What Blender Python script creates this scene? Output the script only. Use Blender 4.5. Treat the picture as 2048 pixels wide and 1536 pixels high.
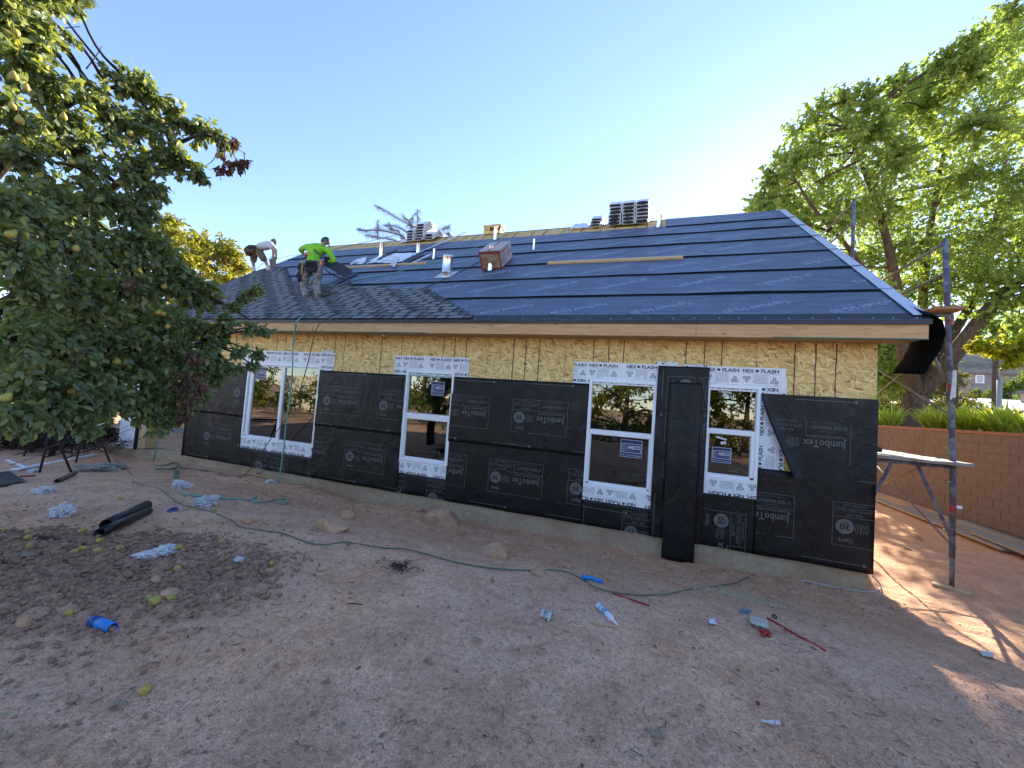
import bpy, bmesh, math, random
import numpy as np
from mathutils import Matrix, Vector

for o in list(bpy.data.objects):
    bpy.data.objects.remove(o, do_unlink=True)
SC = bpy.context.scene
COL = SC.collection
RNG = np.random.default_rng(7)
random.seed(7)
R = math.radians

# ------------------------------------------------------------------ camera
YAW, PITCH, ROLL = R(-18.963), R(2.670), R(4.209)
FPX, CW, CH = 769.0, 2048.0, 1536.0
CAM = np.array([0.0, -6.803, 1.65])
_f = np.array([math.sin(YAW)*math.cos(PITCH), math.cos(YAW)*math.cos(PITCH), math.sin(PITCH)])
_r0 = np.array([math.cos(YAW), -math.sin(YAW), 0.0]); _u0 = np.cross(_r0, _f)
CR = math.cos(ROLL)*_r0 + math.sin(ROLL)*_u0
CU = -math.sin(ROLL)*_r0 + math.cos(ROLL)*_u0
CF = _f
cd = bpy.data.cameras.new('camera'); cam = bpy.data.objects.new('camera', cd); COL.objects.link(cam)
cd.sensor_width = 36.0; cd.lens = FPX/CW*36.0; cd.clip_start = 0.05; cd.clip_end = 3000
M = Matrix(((CR[0], CU[0], -CF[0], CAM[0]), (CR[1], CU[1], -CF[1], CAM[1]), (CR[2], CU[2], -CF[2], CAM[2]), (0, 0, 0, 1)))
cam.matrix_world = M
SC.camera = cam

# ------------------------------------------------------------------ sky, sun, exposure
SUN_AZ, SUN_EL = R(17.5), R(23.8)          # azimuth from +Y towards +X
w = bpy.data.worlds.new('World'); SC.world = w; w.use_nodes = True
nt = w.node_tree
sky = nt.nodes.new('ShaderNodeTexSky'); sky.sky_type = 'NISHITA'; sky.sun_disc = False
sky.sun_elevation = SUN_EL; sky.sun_rotation = SUN_AZ
sky.altitude = 1200; sky.air_density = 1.0; sky.dust_density = 0.15; sky.ozone_density = 3.4
bg = nt.nodes['Background']; bg.inputs[1].default_value = 0.15
air = nt.nodes.new('ShaderNodeMix'); air.data_type = 'RGBA'; air.blend_type = 'MULTIPLY'; air.inputs[0].default_value = 1.0
air.inputs[7].default_value = (1.08, 0.95, 0.94, 1.0)      # dry desert air: the whole sky a little less blue
nt.links.new(sky.outputs[0], air.inputs[6]); nt.links.new(air.outputs[2], bg.inputs[0])
sd = bpy.data.lights.new('sun', 'SUN'); sun = bpy.data.objects.new('sun', sd); COL.objects.link(sun)
sd.energy = 5.0; sd.angle = R(0.53); sd.color = (1.0, 0.89, 0.74)
_s = Vector((math.sin(SUN_AZ)*math.cos(SUN_EL), math.cos(SUN_AZ)*math.cos(SUN_EL), math.sin(SUN_EL)))
sun.rotation_euler = _s.to_track_quat('Z', 'Y').to_euler()
sun.location = _s*60
SC.view_settings.view_transform = 'Standard'
try: SC.view_settings.look = 'None'
except Exception: pass
SC.view_settings.exposure = 1.72
SC.view_settings.gamma = 1.0
SC.view_settings.use_curve_mapping = False
SC.cycles.max_bounces = 8; SC.cycles.transparent_max_bounces = 24
SC.cycles.use_denoising = True

# ------------------------------------------------------------------ measuring helpers
def ray(px, py):
    return CR*((px-CW/2)/FPX) - CU*((py-CH/2)/FPX) + CF
def at_depth(px, py, d): return CAM + ray(px, py)*d
def at_y(px, py, y=0.0):
    d = ray(px, py); return CAM + d*((y-CAM[1])/d[1])
def at_x(px, py, x):
    d = ray(px, py); return CAM + d*((x-CAM[0])/d[0])
def at_z(px, py, z):
    d = ray(px, py); return CAM + d*((z-CAM[2])/d[2])
PA = R(36.87); CA, SA = math.cos(PA), math.sin(PA)
EY, EZ = -0.45, 3.095
def RP(x, s, h=0.0): return np.array([x, EY+s*CA-h*SA, EZ+s*SA+h*CA])
def on_roof(px, py, h=0.0):
    n = np.array([0, -SA, CA]); p0 = RP(0, 0, h); d = ray(px, py)
    return CAM + d*(((p0-CAM)@n)/(d@n))

# value noise -------------------------------------------------------
def _hash(i, j, seed):
    h = (i.astype(np.int64)*374761393 + j.astype(np.int64)*668265263 + seed*1442695041) & 0xFFFFFFFF
    h = ((h ^ (h >> 13))*1274126177) & 0xFFFFFFFF
    return ((h ^ (h >> 16)) & 0xFFFF)/65535.0
def vnoise(x, y, seed=0):
    x = np.asarray(x, float); y = np.asarray(y, float)
    i = np.floor(x); j = np.floor(y); u = x-i; v = y-j
    u = u*u*(3-2*u); v = v*v*(3-2*v)
    a = _hash(i, j, seed); b = _hash(i+1, j, seed); c = _hash(i, j+1, seed); d = _hash(i+1, j+1, seed)
    return (a*(1-u)+b*u)*(1-v) + (c*(1-u)+d*u)*v
def fbm(x, y, seed=0, o=4):
    t = 0; a = 0.5; f = 1.0
    for k in range(o):
        t = t + a*(vnoise(np.asarray(x)*f, np.asarray(y)*f, seed+k*17)-0.5); a *= 0.5; f *= 2.03
    return t
def sstep(a, b, x):
    t = np.clip((np.asarray(x, float)-a)/(b-a), 0, 1); return t*t*(3-2*t)
FX = [-40, -14.2, -10.5, -9.2, -6.6, -5.3, -4.2, -2.8, -1.4, 0.4, 3.1, 4.4, 7.4, 40]
FZ = [-.55, -.62, -.57, -.50, -.53, -.64, -.62, -.68, -.62, -.63, -.61, -.55, -.42, -.42]
def gbase(x, y):
    x = np.asarray(x, float); y = np.asarray(y, float)
    zw = np.interp(x, FX, FZ)
    near = -0.02 - 0.42*sstep(1.0, 5.0, x) - 0.38*sstep(-5.0, -12.0, x)
    t = sstep(-0.1, -3.6, y)
    z = zw*(1-t) + near*t
    # loose bank running along the middle of the wall
    z = z + 0.10*np.exp(-((y+0.55)/0.35)**2)*sstep(-10, -7, x)*(1-sstep(-3.2, -1.0, x))
    return z
def clodmask(x, y):
    x = np.asarray(x, float); y = np.asarray(y, float)
    n = fbm(x*1.3, y*1.3, 91, 3)
    r = ((x+4.95)*.96+(y+5.02)*.26)/1.85, (-(x+4.95)*.26+(y+5.02)*.96)/.90
    return sstep(1.30, .72, np.sqrt(r[0]**2+r[1]**2)+n*1.0)
def gz(x, y):
    x = np.asarray(x, float); y = np.asarray(y, float)
    z = gbase(x, y) + 0.12*fbm(x*0.55, y*0.55, 3, 3) + 0.045*fbm(x*2.1, y*2.1, 5, 3)
    r = fbm(x*5.5+2.5*fbm(x, y, 77, 2), y*7.5, 9, 4)
    edge = np.exp(-((y+0.7)/0.9)**2)
    z = z + (0.030+0.05*edge)*r
    z = z - 0.018*sstep(0.10, 0.22, r)
    n2 = vnoise(x*17, y*17, 31); z = z + 0.010*(n2-.5)
    n3 = vnoise(x*38, y*38, 33); z = z + 0.006*(n3-.5)
    cm = clodmask(x, y)
    z = z + cm*(0.09*np.abs(vnoise(x*8, y*8, 55)-.5) + 0.07*np.abs(vnoise(x*17, y*17, 56)-.5))
    return z
def at_ground(px, py, dz=0.0):
    d = ray(px, py); lo, hi = 0.4, 60.0
    t = lo; prev = lo
    while t < hi:
        p = CAM+d*t
        if p[2] < float(gz(p[0], p[1]))+dz: break
        prev = t; t += 0.06
    for _ in range(18):
        m = (prev+t)/2; p = CAM+d*m
        if p[2] < float(gz(p[0], p[1]))+dz: t = m
        else: prev = m
    return CAM+d*t

# ------------------------------------------------------------------ mesh builder
def tag(o, label=None, cat=None, group=None, kind=None):
    if label: o['label'] = label
    if cat: o['category'] = cat
    if group: o['group'] = group
    if kind: o['kind'] = kind
    return o
def link(o, parent=None):
    COL.objects.link(o)
    if parent is not None:
        o.parent = parent
        o.matrix_parent_inverse = Matrix.Translation(-Vector(wloc(parent)))
    return o
def wloc(o): return Vector(o.location)
def empty(name, loc):
    o = bpy.data.objects.new(name, None); o.empty_display_size = 0.2
    o.location = Vector([float(a) for a in loc]); COL.objects.link(o); return o
class MB:
    def __init__(s): s.v = []; s.f = []; s.m = []
    def add(s, vs, fs, mi=0):
        b = len(s.v); s.v += [tuple(float(c) for c in v) for v in vs]
        s.f += [tuple(b+i for i in f) for f in fs]; s.m += [mi]*len(fs); return s
    def box(s, x0, x1, y0, y1, z0, z1, mi=0, T=None):
        vs = [(x, y, z) for z in (z0, z1) for y in (y0, y1) for x in (x0, x1)]
        if T is not None: vs = [T(v) for v in vs]
        return s.add(vs, [(0, 2, 3, 1), (4, 5, 7, 6), (0, 1, 5, 4), (2, 6, 7, 3), (0, 4, 6, 2), (1, 3, 7, 5)], mi)
    def bar(s, a, b, w, h, mi=0, up=(0, 0, 1)):
        a = np.array(a, float); b = np.array(b, float); d = b-a; L = np.linalg.norm(d); d /= L
        side = np.cross(d, up); side /= np.linalg.norm(side); u = np.cross(side, d)
        T = lambda v: a + d*v[0] + side*v[1] + u*v[2]
        return s.box(0, L, -w/2, w/2, -h/2, h/2, mi, T)
    def tube(s, pts, r, n=8, mi=0, caps=True):
        pts = np.array(pts, float); k = len(pts)
        r = np.full(k, r) if np.isscalar(r) else np.array(r, float)
        tg = np.gradient(pts, axis=0); tg /= (np.linalg.norm(tg, axis=1)[:, None]+1e-9)
        ref = np.array([0, 0, 1.0]) if abs(tg[0][2]) < 0.9 else np.array([1.0, 0, 0])
        a = np.cross(tg[0], ref); a /= np.linalg.norm(a); vs = []
        for i in range(k):
            a = a - tg[i]*(a@tg[i]); a /= (np.linalg.norm(a)+1e-9); b = np.cross(tg[i], a)
            for j in range(n):
                t = 2*math.pi*j/n; vs.append(pts[i]+r[i]*(a*math.cos(t)+b*math.sin(t)))
        fs = [(i*n+j, i*n+(j+1) % n, (i+1)*n+(j+1) % n, (i+1)*n+j) for i in range(k-1) for j in range(n)]
        if caps: fs += [tuple(range(n-1, -1, -1)), tuple((k-1)*n+j for j in range(n))]
        return s.add(vs, fs, mi)
    def lathe(s, prof, n=16, mi=0, T=None):
        k = len(prof); vs = []
        for (rr, z) in prof:
            for j in range(n):
                t = 2*math.pi*j/n; vs.append((rr*math.cos(t), rr*math.sin(t), z))
        if T is not None: vs = [T(v) for v in vs]
        fs = [(i*n+j, i*n+(j+1) % n, (i+1)*n+(j+1) % n, (i+1)*n+j) for i in range(k-1) for j in range(n)]
        return s.add(vs, fs, mi)
    def grid(s, fn, nu, nv, mi=0):
        vs = [fn(i/nu, j/nv) for j in range(nv+1) for i in range(nu+1)]
        fs = [(j*(nu+1)+i, j*(nu+1)+i+1, (j+1)*(nu+1)+i+1, (j+1)*(nu+1)+i) for j in range(nv) for i in range(nu)]
        return s.add(vs, fs, mi)
    def mesh(s, name, mats, origin=None, smooth=False):
        v = np.array(s.v, float)
        if origin is not None: v = v-np.array(origin, float)
        me = bpy.data.meshes.new(name); me.from_pydata(v.tolist(), [], s.f)
        for m in (mats if isinstance(mats, (list, tuple)) else [mats]): me.materials.append(m)
        me.polygons.foreach_set('material_index', s.m)
        if smooth: me.polygons.foreach_set('use_smooth', [True]*len(s.f))
        me.update(); return me
    def build(s, name, mats, parent=None, origin=None, smooth=False, bevel=0):
        me = s.mesh(name, mats, origin, smooth)
        o = bpy.data.objects.new(name, me)
        if origin is not None: o.location = Vector([float(a) for a in origin])
        if bevel:
            md = o.modifiers.new('bevel', 'BEVEL'); md.width = bevel; md.segments = 2; md.limit_method = 'ANGLE'
        return link(o, parent)
def np_mesh(name, V, F, mats, parent=None, mi=None, smooth=False, origin=None):
    """fast mesh from arrays; F is a list of (k, n) index arrays of equal-sided faces"""
    V = np.asarray(V, np.float32)
    if origin is not None: V = V-np.array(origin, np.float32)
    me = bpy.data.meshes.new(name); me.vertices.add(len(V)); me.vertices.foreach_set('co', V.ravel())
    Fs = [np.asarray(f, np.int32) for f in F]
    nl = sum(f.size for f in Fs); npoly = sum(len(f) for f in Fs)
    me.loops.add(nl); me.polygons.add(npoly)
    me.loops.foreach_set('vertex_index', np.concatenate([f.ravel() for f in Fs]))
    tot = np.concatenate([np.full(len(f), f.shape[1], np.int32) for f in Fs])
    st = np.concatenate([[0], np.cumsum(tot)[:-1]]).astype(np.int32)
    me.polygons.foreach_set('loop_start', st); me.polygons.foreach_set('loop_total', tot)
    for m in (mats if isinstance(mats, (list, tuple)) else [mats]): me.materials.append(m)
    if mi is not None: me.polygons.foreach_set('material_index', np.asarray(mi, np.int32))
    if smooth: me.polygons.foreach_set('use_smooth', np.ones(npoly, bool))
    me.update(calc_edges=True); me.validate()
    o = bpy.data.objects.new(name, me)
    if origin is not None: o.location = Vector([float(a) for a in origin])
    return link(o, parent)
def ico(sub=1):
    bm = bmesh.new(); bmesh.ops.create_icosphere(bm, subdivisions=sub, radius=1.0)
    v = np.array([x.co[:] for x in bm.verts]); f = np.array([[y.index for y in x.verts] for x in bm.faces]); bm.free()
    return v, f
ICO0, ICO1, ICO2, ICO3 = ico(1), ico(2), ico(3), ico(4)
def smooth_path(pts, n=6):
    P = np.array(pts, float); P = np.vstack([2*P[0]-P[1], P, 2*P[-1]-P[-2]]); out = []
    for i in range(1, len(P)-2):
        for k in range(n):
            t = k/n
            out.append(0.5*((2*P[i]) + (-P[i-1]+P[i+1])*t + (2*P[i-1]-5*P[i]+4*P[i+1]-P[i+2])*t*t + (-P[i-1]+3*P[i]-3*P[i+1]+P[i+2])*t**3))
    out.append(P[-2]); return np.array(out)

# ------------------------------------------------------------------ materials
class Mat:
    def __init__(s, name, col=(.5, .5, .5), rough=.7, metal=0.0, spec=.5):
        s.m = bpy.data.materials.new(name); s.m.use_nodes = True; s.t = s.m.node_tree
        s.b = s.t.nodes['Principled BSDF']; s.out = s.t.nodes['Material Output']
        s.b.inputs['Base Color'].default_value = (*col, 1); s.b.inputs['Roughness'].default_value = rough
        s.b.inputs['Metallic'].default_value = metal; s.b.inputs['Specular IOR Level'].default_value = spec
    def n(s, t, **kw):
        nd = s.t.nodes.new(t)
        for k, v in kw.items(): setattr(nd, k, v)
        return nd
    def l(s, a, b): s.t.links.new(a, b)
    def coord(s, scale=(1, 1, 1), rot=(0, 0, 0), kind='Object', loc=(0, 0, 0)):
        if not hasattr(s, '_tc'): s._tc = s.n('ShaderNodeTexCoord')
        mp = s.n('ShaderNodeMapping'); mp.inputs['Scale'].default_value = scale
        mp.inputs['Rotation'].default_value = rot; mp.inputs['Location'].default_value = loc
        if kind == 'World':
            if not hasattr(s, '_geo'): s._geo = s.n('ShaderNodeNewGeometry')
            s.l(s._geo.outputs['Position'], mp.inputs[0])
        else: s.l(s._tc.outputs[kind], mp.inputs[0])
        return mp.outputs[0]
    def noise(s, co, scale, detail=4, rough=.55, dist=0):
        nd = s.n('ShaderNodeTexNoise'); s.l(co, nd.inputs['Vector']); nd.inputs['Scale'].default_value = scale
        nd.inputs['Detail'].default_value = detail; nd.inputs['Roughness'].default_value = rough
        nd.inputs['Distortion'].default_value = dist; return nd.outputs['Fac']
    def voro(s, co, scale, feature='F1', out='Color', rnd=1):
        nd = s.n('ShaderNodeTexVoronoi', feature=feature); s.l(co, nd.inputs['Vector'])
        nd.inputs['Scale'].default_value = scale; nd.inputs['Randomness'].default_value = rnd; return nd.outputs[out]
    def ramp(s, fac, stops, interp='LINEAR'):
        nd = s.n('ShaderNodeValToRGB'); nd.color_ramp.interpolation = interp; e = nd.color_ramp.elements
        while len(e) < len(stops): e.new(0.5)
        for el, (p, c) in zip(e, stops):
            el.position = p; el.color = (*c, 1) if len(c) == 3 else c
        s.l(fac, nd.inputs[0]); return nd.outputs[0]
    def mix(s, fac, a, b, mode='MIX'):
        nd = s.n('ShaderNodeMix', data_type='RGBA', blend_type=mode)
        for sock, v in ((nd.inputs[0], fac), (nd.inputs[6], a), (nd.inputs[7], b)):
            if isinstance(v, (int, float)): sock.default_value = v
            elif isinstance(v, tuple): sock.default_value = (*v, 1) if len(v) == 3 else v
            else: s.l(v, sock)
        return nd.outputs[2]
    def math(s, op, a, b=0.0):
        nd = s.n('ShaderNodeMath', operation=op)
        for sock, v in ((nd.inputs[0], a), (nd.inputs[1], b)):
            if isinstance(v, (int, float)): sock.default_value = v
            else: s.l(v, sock)
        return nd.outputs[0]
    def color(s, c): s.l(c, s.b.inputs['Base Color']); return s
    def roughness(s, c): s.l(c, s.b.inputs['Roughness']); return s
    def bump(s, h, strength=.3, dist=.01):
        nd = s.n('ShaderNodeBump'); nd.inputs['Strength'].default_value = strength; nd.inputs['Distance'].default_value = dist
        s.l(h, nd.inputs['Height'])
        if getattr(s, '_bm', None) is not None: s.l(s._bm, nd.inputs['Normal'])
        s._bm = nd.outputs[0]; s.l(s._bm, s.b.inputs['Normal']); return s
    def rnd_obj(s): return s.n('ShaderNodeObjectInfo').outputs['Random']
    def rnd_isl(s): return s.n('ShaderNodeNewGeometry').outputs['Random Per Island']

def noisy(name, col, var=.25, rough=.8, scale=12, metal=0, bump=.2, spec=.4, isl=False):
    m = Mat(name, col, rough, metal, spec); co = m.coord()
    f = m.noise(co, scale, 5)
    lo = tuple(max(0, c*(1-var)) for c in col); hi = tuple(min(1, c*(1+var)) for c in col)
    c = m.ramp(f, [(.3, lo), (.7, hi)])
    if isl:
        c = m.mix(m.math('MULTIPLY', m.rnd_isl(), .5), c, tuple(x*.55 for x in col))
    m.color(c)
    if bump: m.bump(m.noise(co, scale*3, 4), bump, .01)
    return m.m

def make_dirt():
    m = Mat('dirt', (.3, .2, .15), .95, 0, .15); g = m.coord(kind='World')
    big = m.noise(g, .55, 4, .6, .3); mid = m.noise(g, 3.2, 6, .65); fine = m.noise(g, 26, 6, .75); grit = m.noise(g, 120, 3, .8)
    c = m.ramp(big, [(.36, (.60, .375, .255)), (.5, (.67, .41, .27)), (.64, (.70, .40, .235))])
    c = m.mix(m.ramp(mid, [(.35, (0, 0, 0)), (.65, (.55, .55, .55))]), c, (.68, .43, .29))
    c = m.mix(.85, c, m.ramp(fine, [(.32, (.62, .60, .59)), (.5, (1, 1, 1)), (.68, (1.28, 1.27, 1.25))]), 'MULTIPLY')
    c = m.mix(.8, c, m.ramp(grit, [(.34, (.55, .55, .55)), (.5, (1, 1, 1)), (.66, (1.45, 1.45, 1.45))]), 'MULTIPLY')
    crumb = m.noise(g, 58, 2, .5); c = m.mix(m.ramp(crumb, [(.60, (0, 0, 0)), (.70, (.6, .6, .6))]), c, m.mix(1.0, c, (.5, .45, .42), 'MULTIPLY'))
    speck = m.noise(m.coord(kind='World', loc=(7, 3, 1)), 75, 2, .5); c = m.mix(m.ramp(speck, [(.68, (0, 0, 0)), (.74, (.45, .45, .45))]), c, (.80, .64, .52))
    pat = m.noise(m.coord(kind='World', loc=(3, 9, 2)), 1.9, 5, .7, .8); c = m.mix(m.ramp(pat, [(.40, (.75, .75, .75)), (.56, (0, 0, 0))]), c, m.mix(1.0, c, (.74, .69, .65), 'MULTIPLY'))
    # redder loose fill close to the foundation, darker turned soil on the left
    sep = m.n('ShaderNodeSeparateXYZ'); m.l(m.coord(kind='World'), sep.inputs[0])
    ny = m.math('ADD', sep.outputs[1], m.math('MULTIPLY', m.math('SUBTRACT', mid, .5), 2.2))
    k = m.n('ShaderNodeMapRange'); m.l(ny, k.inputs[0]); k.inputs[1].default_value = -3.0; k.inputs[2].default_value = -1.0
    c = m.mix(m.math('MULTIPLY', k.outputs[0], .6), c, m.mix(.5, c, (.70, .345, .145)))
    at = m.n('ShaderNodeAttribute'); at.attribute_name = 'turned'
    c = m.mix(m.math('MULTIPLY', at.outputs['Fac'], .5), c, (.28, .165, .10))
    m.color(c)
    m.bump(m.noise(g, 9, 6, .7), .6, .05); m.bump(fine, .6, .02); m.bump(grit, .4, .006)
    return m.m

def make_osb(name='osb', k=1.0, dirx=False):
    m = Mat(name, (.5, .36, .18), .62, 0, .35)
    base = m.coord(kind='World')
    if dirx: base = m.coord(rot=(R(90), 0, R(90)), kind='World')
    nz = m.n('ShaderNodeTexNoise'); m.l(base, nz.inputs['Vector']); nz.inputs['Scale'].default_value = 3.0
    off = m.n('ShaderNodeVectorMath', operation='MULTIPLY_ADD'); m.l(nz.outputs['Color'], off.inputs[0])
    off.inputs[1].default_value = (.10, .0, .10); m.l(base, off.inputs[2])
    cols = []
    for i, (ang, sx, sz, seed) in enumerate(((4, 46, 6.5, 0), (-44, 40, 8.5, 3.7), (34, 44, 7.5, 7.3), (80, 38, 10, 11.9))):
        mp = m.n('ShaderNodeMapping'); mp.inputs['Rotation'].default_value = (0, R(ang), 0)
        mp2 = m.n('ShaderNodeMapping'); mp2.inputs['Scale'].default_value = (sx, 1.0, sz); mp2.inputs['Location'].default_value = (seed, 0, seed*2)
        m.l(off.outputs[0], mp.inputs[0]); m.l(mp.outputs[0], mp2.inputs[0])
        v = m.n('ShaderNodeTexVoronoi', feature='F1'); m.l(mp2.outputs[0], v.inputs['Vector']); v.inputs['Scale'].default_value = 1.0
        sp = m.n('ShaderNodeSeparateColor'); m.l(v.outputs['Color'], sp.inputs[0])
        cols.append((sp.outputs[0], sp.outputs[1], v.outputs['Distance']))
    val, pick = cols[0][0], None
    for i in range(1, 4):
        sel = m.math('GREATER_THAN', cols[i][1], .58)
        nd = m.n('ShaderNodeMix', data_type='FLOAT'); m.l(sel, nd.inputs[0]); m.l(val, nd.inputs[2]); m.l(cols[i][0], nd.inputs[3]); val = nd.outputs[0]
    c = m.ramp(val, [(0, (.22*k, .12*k, .035*k)), (.10, (.42*k, .27*k, .095*k)), (.5, (.57*k, .385*k, .135*k)), (.85, (.65*k, .465*k, .185*k)), (1, (.69*k, .53*k, .245*k))])
    grain = m.noise(m.coord(scale=(60, 60, 6), kind='World'), 1.0, 3)
    c = m.mix(.5, c, m.ramp(grain, [(.3, (.8, .78, .75)), (.7, (1.12, 1.1, 1.08))]), 'MULTIPLY')
    stain = m.noise(base, 1.3, 3)
    c = m.mix(m.ramp(stain, [(.5, (0, 0, 0)), (.75, (.18, .18, .18))]), c, (.34*k, .20*k, .085*k))
    m.color(c); m.bump(val, .35, .004); return m.m

def make_wood(name, light, dark, scale=(2, 30, 30), knots=True, rough=.7):
    m = Mat(name, light, rough, 0, .3)
    g = m.coord(scale=scale)
    f = m.noise(g, 1.0, 6, .6, 1.2)
    c = m.ramp(f, [(.3, dark), (.55, light), (.75, tuple(min(1, x*1.18) for x in light))])
    if knots:
        v = m.voro(m.coord(scale=(2.2, 9, 9)), 1.0, out='Distance')
        c = m.mix(m.ramp(v, [(.035, (1, 1, 1)), (.10, (0, 0, 0))]), c, tuple(x*.22 for x in light))
    m.color(c); m.bump(f, .25, .004); return m.m

def make_leaf(name, stops, trans=.35, rough=.45, spec=.4, glow=(1.75, 1.6, .55)):
    m = Mat(name, stops[0], rough, 0, spec)
    r = m.rnd_isl(); n = len(stops)
    c = m.ramp(r, [(i/max(1, n-1), s_) for i, s_ in enumerate(stops)])
    nz = m.noise(m.coord(), 9, 3); c = m.mix(.5, c, m.ramp(nz, [(.3, (.72, .74, .7)), (.7, (1.2, 1.18, 1.1))]), 'MULTIPLY')
    m.color(c)
    tr = m.n('ShaderNodeBsdfTranslucent')
    tc = m.mix(1.0, c, glow, 'MULTIPLY'); m.l(tc, tr.inputs['Color'])
    mx = m.n('ShaderNodeMixShader'); mx.inputs[0].default_value = trans
    m.l(m.b.outputs[0], mx.inputs[1]); m.l(tr.outputs[0], mx.inputs[2]); m.l(mx.outputs[0], m.out.inputs[0])
    return m.m

def make_bark(name, a, b, sc=(9, 9, 1.6)):
    m = Mat(name, a, .95, 0, .1); f = m.noise(m.coord(scale=sc), 1.6, 7, .7, .8)
    m.color(m.ramp(f, [(.35, b), (.62, a)])); m.bump(f, .9, .05); return m.m

def make_glass():
    m = Mat('window_glass'); t = m.t; t.nodes.remove(m.b)
    tr = m.n('ShaderNodeBsdfTransparent'); tr.inputs[0].default_value = (.66, .66, .62, 1)
    gl = m.n('ShaderNodeBsdfGlossy'); gl.inputs['Roughness'].default_value = .0
    gl.inputs[0].default_value = (.95, 1, .97, 1)
    lw = m.n('ShaderNodeFresnel'); lw.inputs[0].default_value = 1.52
    bm_ = m.noise(m.coord(), 1.1, 2); nd = m.n('ShaderNodeBump'); nd.inputs['Strength'].default_value = .02; nd.inputs['Distance'].default_value = .02
    m.l(bm_, nd.inputs['Height']); m.l(nd.outputs[0], gl.inputs['Normal'])
    f = m.math('MINIMUM', m.math('MULTIPLY', lw.outputs[0], 2.3), 1.0)
    mx = m.n('ShaderNodeMixShader'); m.l(f, mx.inputs[0]); m.l(tr.outputs[0], mx.inputs[1]); m.l(gl.outputs[0], mx.inputs[2])
    m.l(mx.outputs[0], m.out.inputs[0]); return m.m

def make_under():
    m = Mat('underlayment', (.028, .031, .038), .50, 0, .5); g = m.coord(kind='World')
    f = m.noise(m.coord(scale=(2.2, 9, 9), kind='World'), 1, 6, .65); s2 = m.noise(g, 60, 3)
    c = m.ramp(f, [(.3, (.058, .074, .112)), (.55, (.082, .104, .158)), (.75, (.105, .13, .195))])
    c = m.mix(.4, c, m.ramp(s2, [(.3, (.7, .7, .7)), (.7, (1.3, 1.3, 1.3))]), 'MULTIPLY')
    m.color(c); m.roughness(m.ramp(f, [(.3, (.55, .55, .55)), (.7, (.42, .42, .42))]))
    m.bump(m.noise(g, 5, 4), .25, .03); m.bump(s2, .12, .003); return m.m

def make_paper():
    m = Mat('building_paper', (.006, .006, .006), .52, 0, .34); g = m.coord(kind='World')
    f = m.noise(g, 2.2, 5, .6); m.color(m.ramp(f, [(.3, (.0045, .0043, .0045)), (.7, (.0085, .0082, .0082))]))
    m.roughness(m.ramp(m.noise(g, 5, 4), [(.3, (.34, .34, .34)), (.7, (.54, .54, .54))]))
    m.bump(m.noise(m.coord(scale=(2.2, 1, 1.1), rot=(0, R(35), 0), kind='World'), 1.6, 4, .6, .9), .65, .05); m.bump(m.noise(g, 6, 3, .55, .8), .25, .025); m.bump(m.noise(g, 90, 2), .06, .002); return m.m

def make_shingle(name='asphalt_shingle', k=1.0):
    m = Mat(name, (.07, .08, .075), .9, 0, .2)
    r1 = m.rnd_isl(); g = m.coord(kind='World'); f = m.noise(g, 260, 2, .8)
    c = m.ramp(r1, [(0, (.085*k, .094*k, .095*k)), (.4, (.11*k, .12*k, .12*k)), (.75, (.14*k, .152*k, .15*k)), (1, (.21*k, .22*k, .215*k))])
    c = m.mix(.8, c, m.ramp(f, [(.3, (.45, .45, .45)), (.5, (1, 1, 1)), (.7, (1.7, 1.7, 1.7))]), 'MULTIPLY')
    m.color(c); m.bump(f, .5, .004); return m.m

def make_block():
    m = Mat('concrete_block', (.3, .17, .13), .95, 0, .15); g = m.coord(kind='World')
    f = m.noise(g, 40, 4, .8); st = m.noise(m.coord(scale=(1, 1, .35), kind='World'), 1.5, 4)
    r = m.rnd_isl()
    c = m.ramp(r, [(0, (.12, .090, .080)), (.5, (.16, .122, .108)), (1, (.205, .16, .142))])
    c = m.mix(.6, c, m.ramp(f, [(.3, (.75, .75, .75)), (.7, (1.25, 1.25, 1.25))]), 'MULTIPLY')
    c = m.mix(m.ramp(st, [(.52, (0, 0, 0)), (.72, (.45, .45, .45))]), c, (.135, .083, .067))
    m.color(c); m.bump(f, .5, .006); return m.m

def make_concrete():
    m = Mat('foundation_concrete', (.3, .26, .2), .9, 0, .2); g = m.coord(kind='World')
    f = m.noise(g, 14, 6, .7); d = m.noise(m.coord(scale=(1.2, 1, 3), kind='World'), 1.2, 4)
    c = m.ramp(f, [(.3, (.36, .275, .175)), (.7, (.54, .425, .275))])
    c = m.mix(m.ramp(d, [(.42, (0, 0, 0)), (.65, (.8, .8, .8))]), c, (.36, .235, .14))
    m.color(c); m.bump(f, .3, .01); return m.m

def make_bag(name, col, rough=.35):
    m = Mat(name, col, rough, 0, .5); g = m.coord()
    f = m.noise(g, 9, 4, .6, .6); v = m.noise(m.coord(scale=(16, 6, 6)), 1.4, 2, .5, 2.5)
    c = m.ramp(f, [(.3, tuple(x*.8 for x in col)), (.7, tuple(min(1, x*1.1) for x in col))])
    c = m.mix(m.ramp(v, [(.60, (0, 0, 0)), (.67, (.6, .6, .6))]), c, (.05, .09, .16))
    m.color(c)
    tr = m.n('ShaderNodeBsdfTranslucent'); m.l(c, tr.inputs['Color'])
    mx = m.n('ShaderNodeMixShader'); mx.inputs[0].default_value = .25
    m.l(m.b.outputs[0], mx.inputs[1]); m.l(tr.outputs[0], mx.inputs[2]); m.l(mx.outputs[0], m.out.inputs[0])
    m.bump(m.noise(g, 22, 4, .6, 1.5), .6, .02); return m.m

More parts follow.
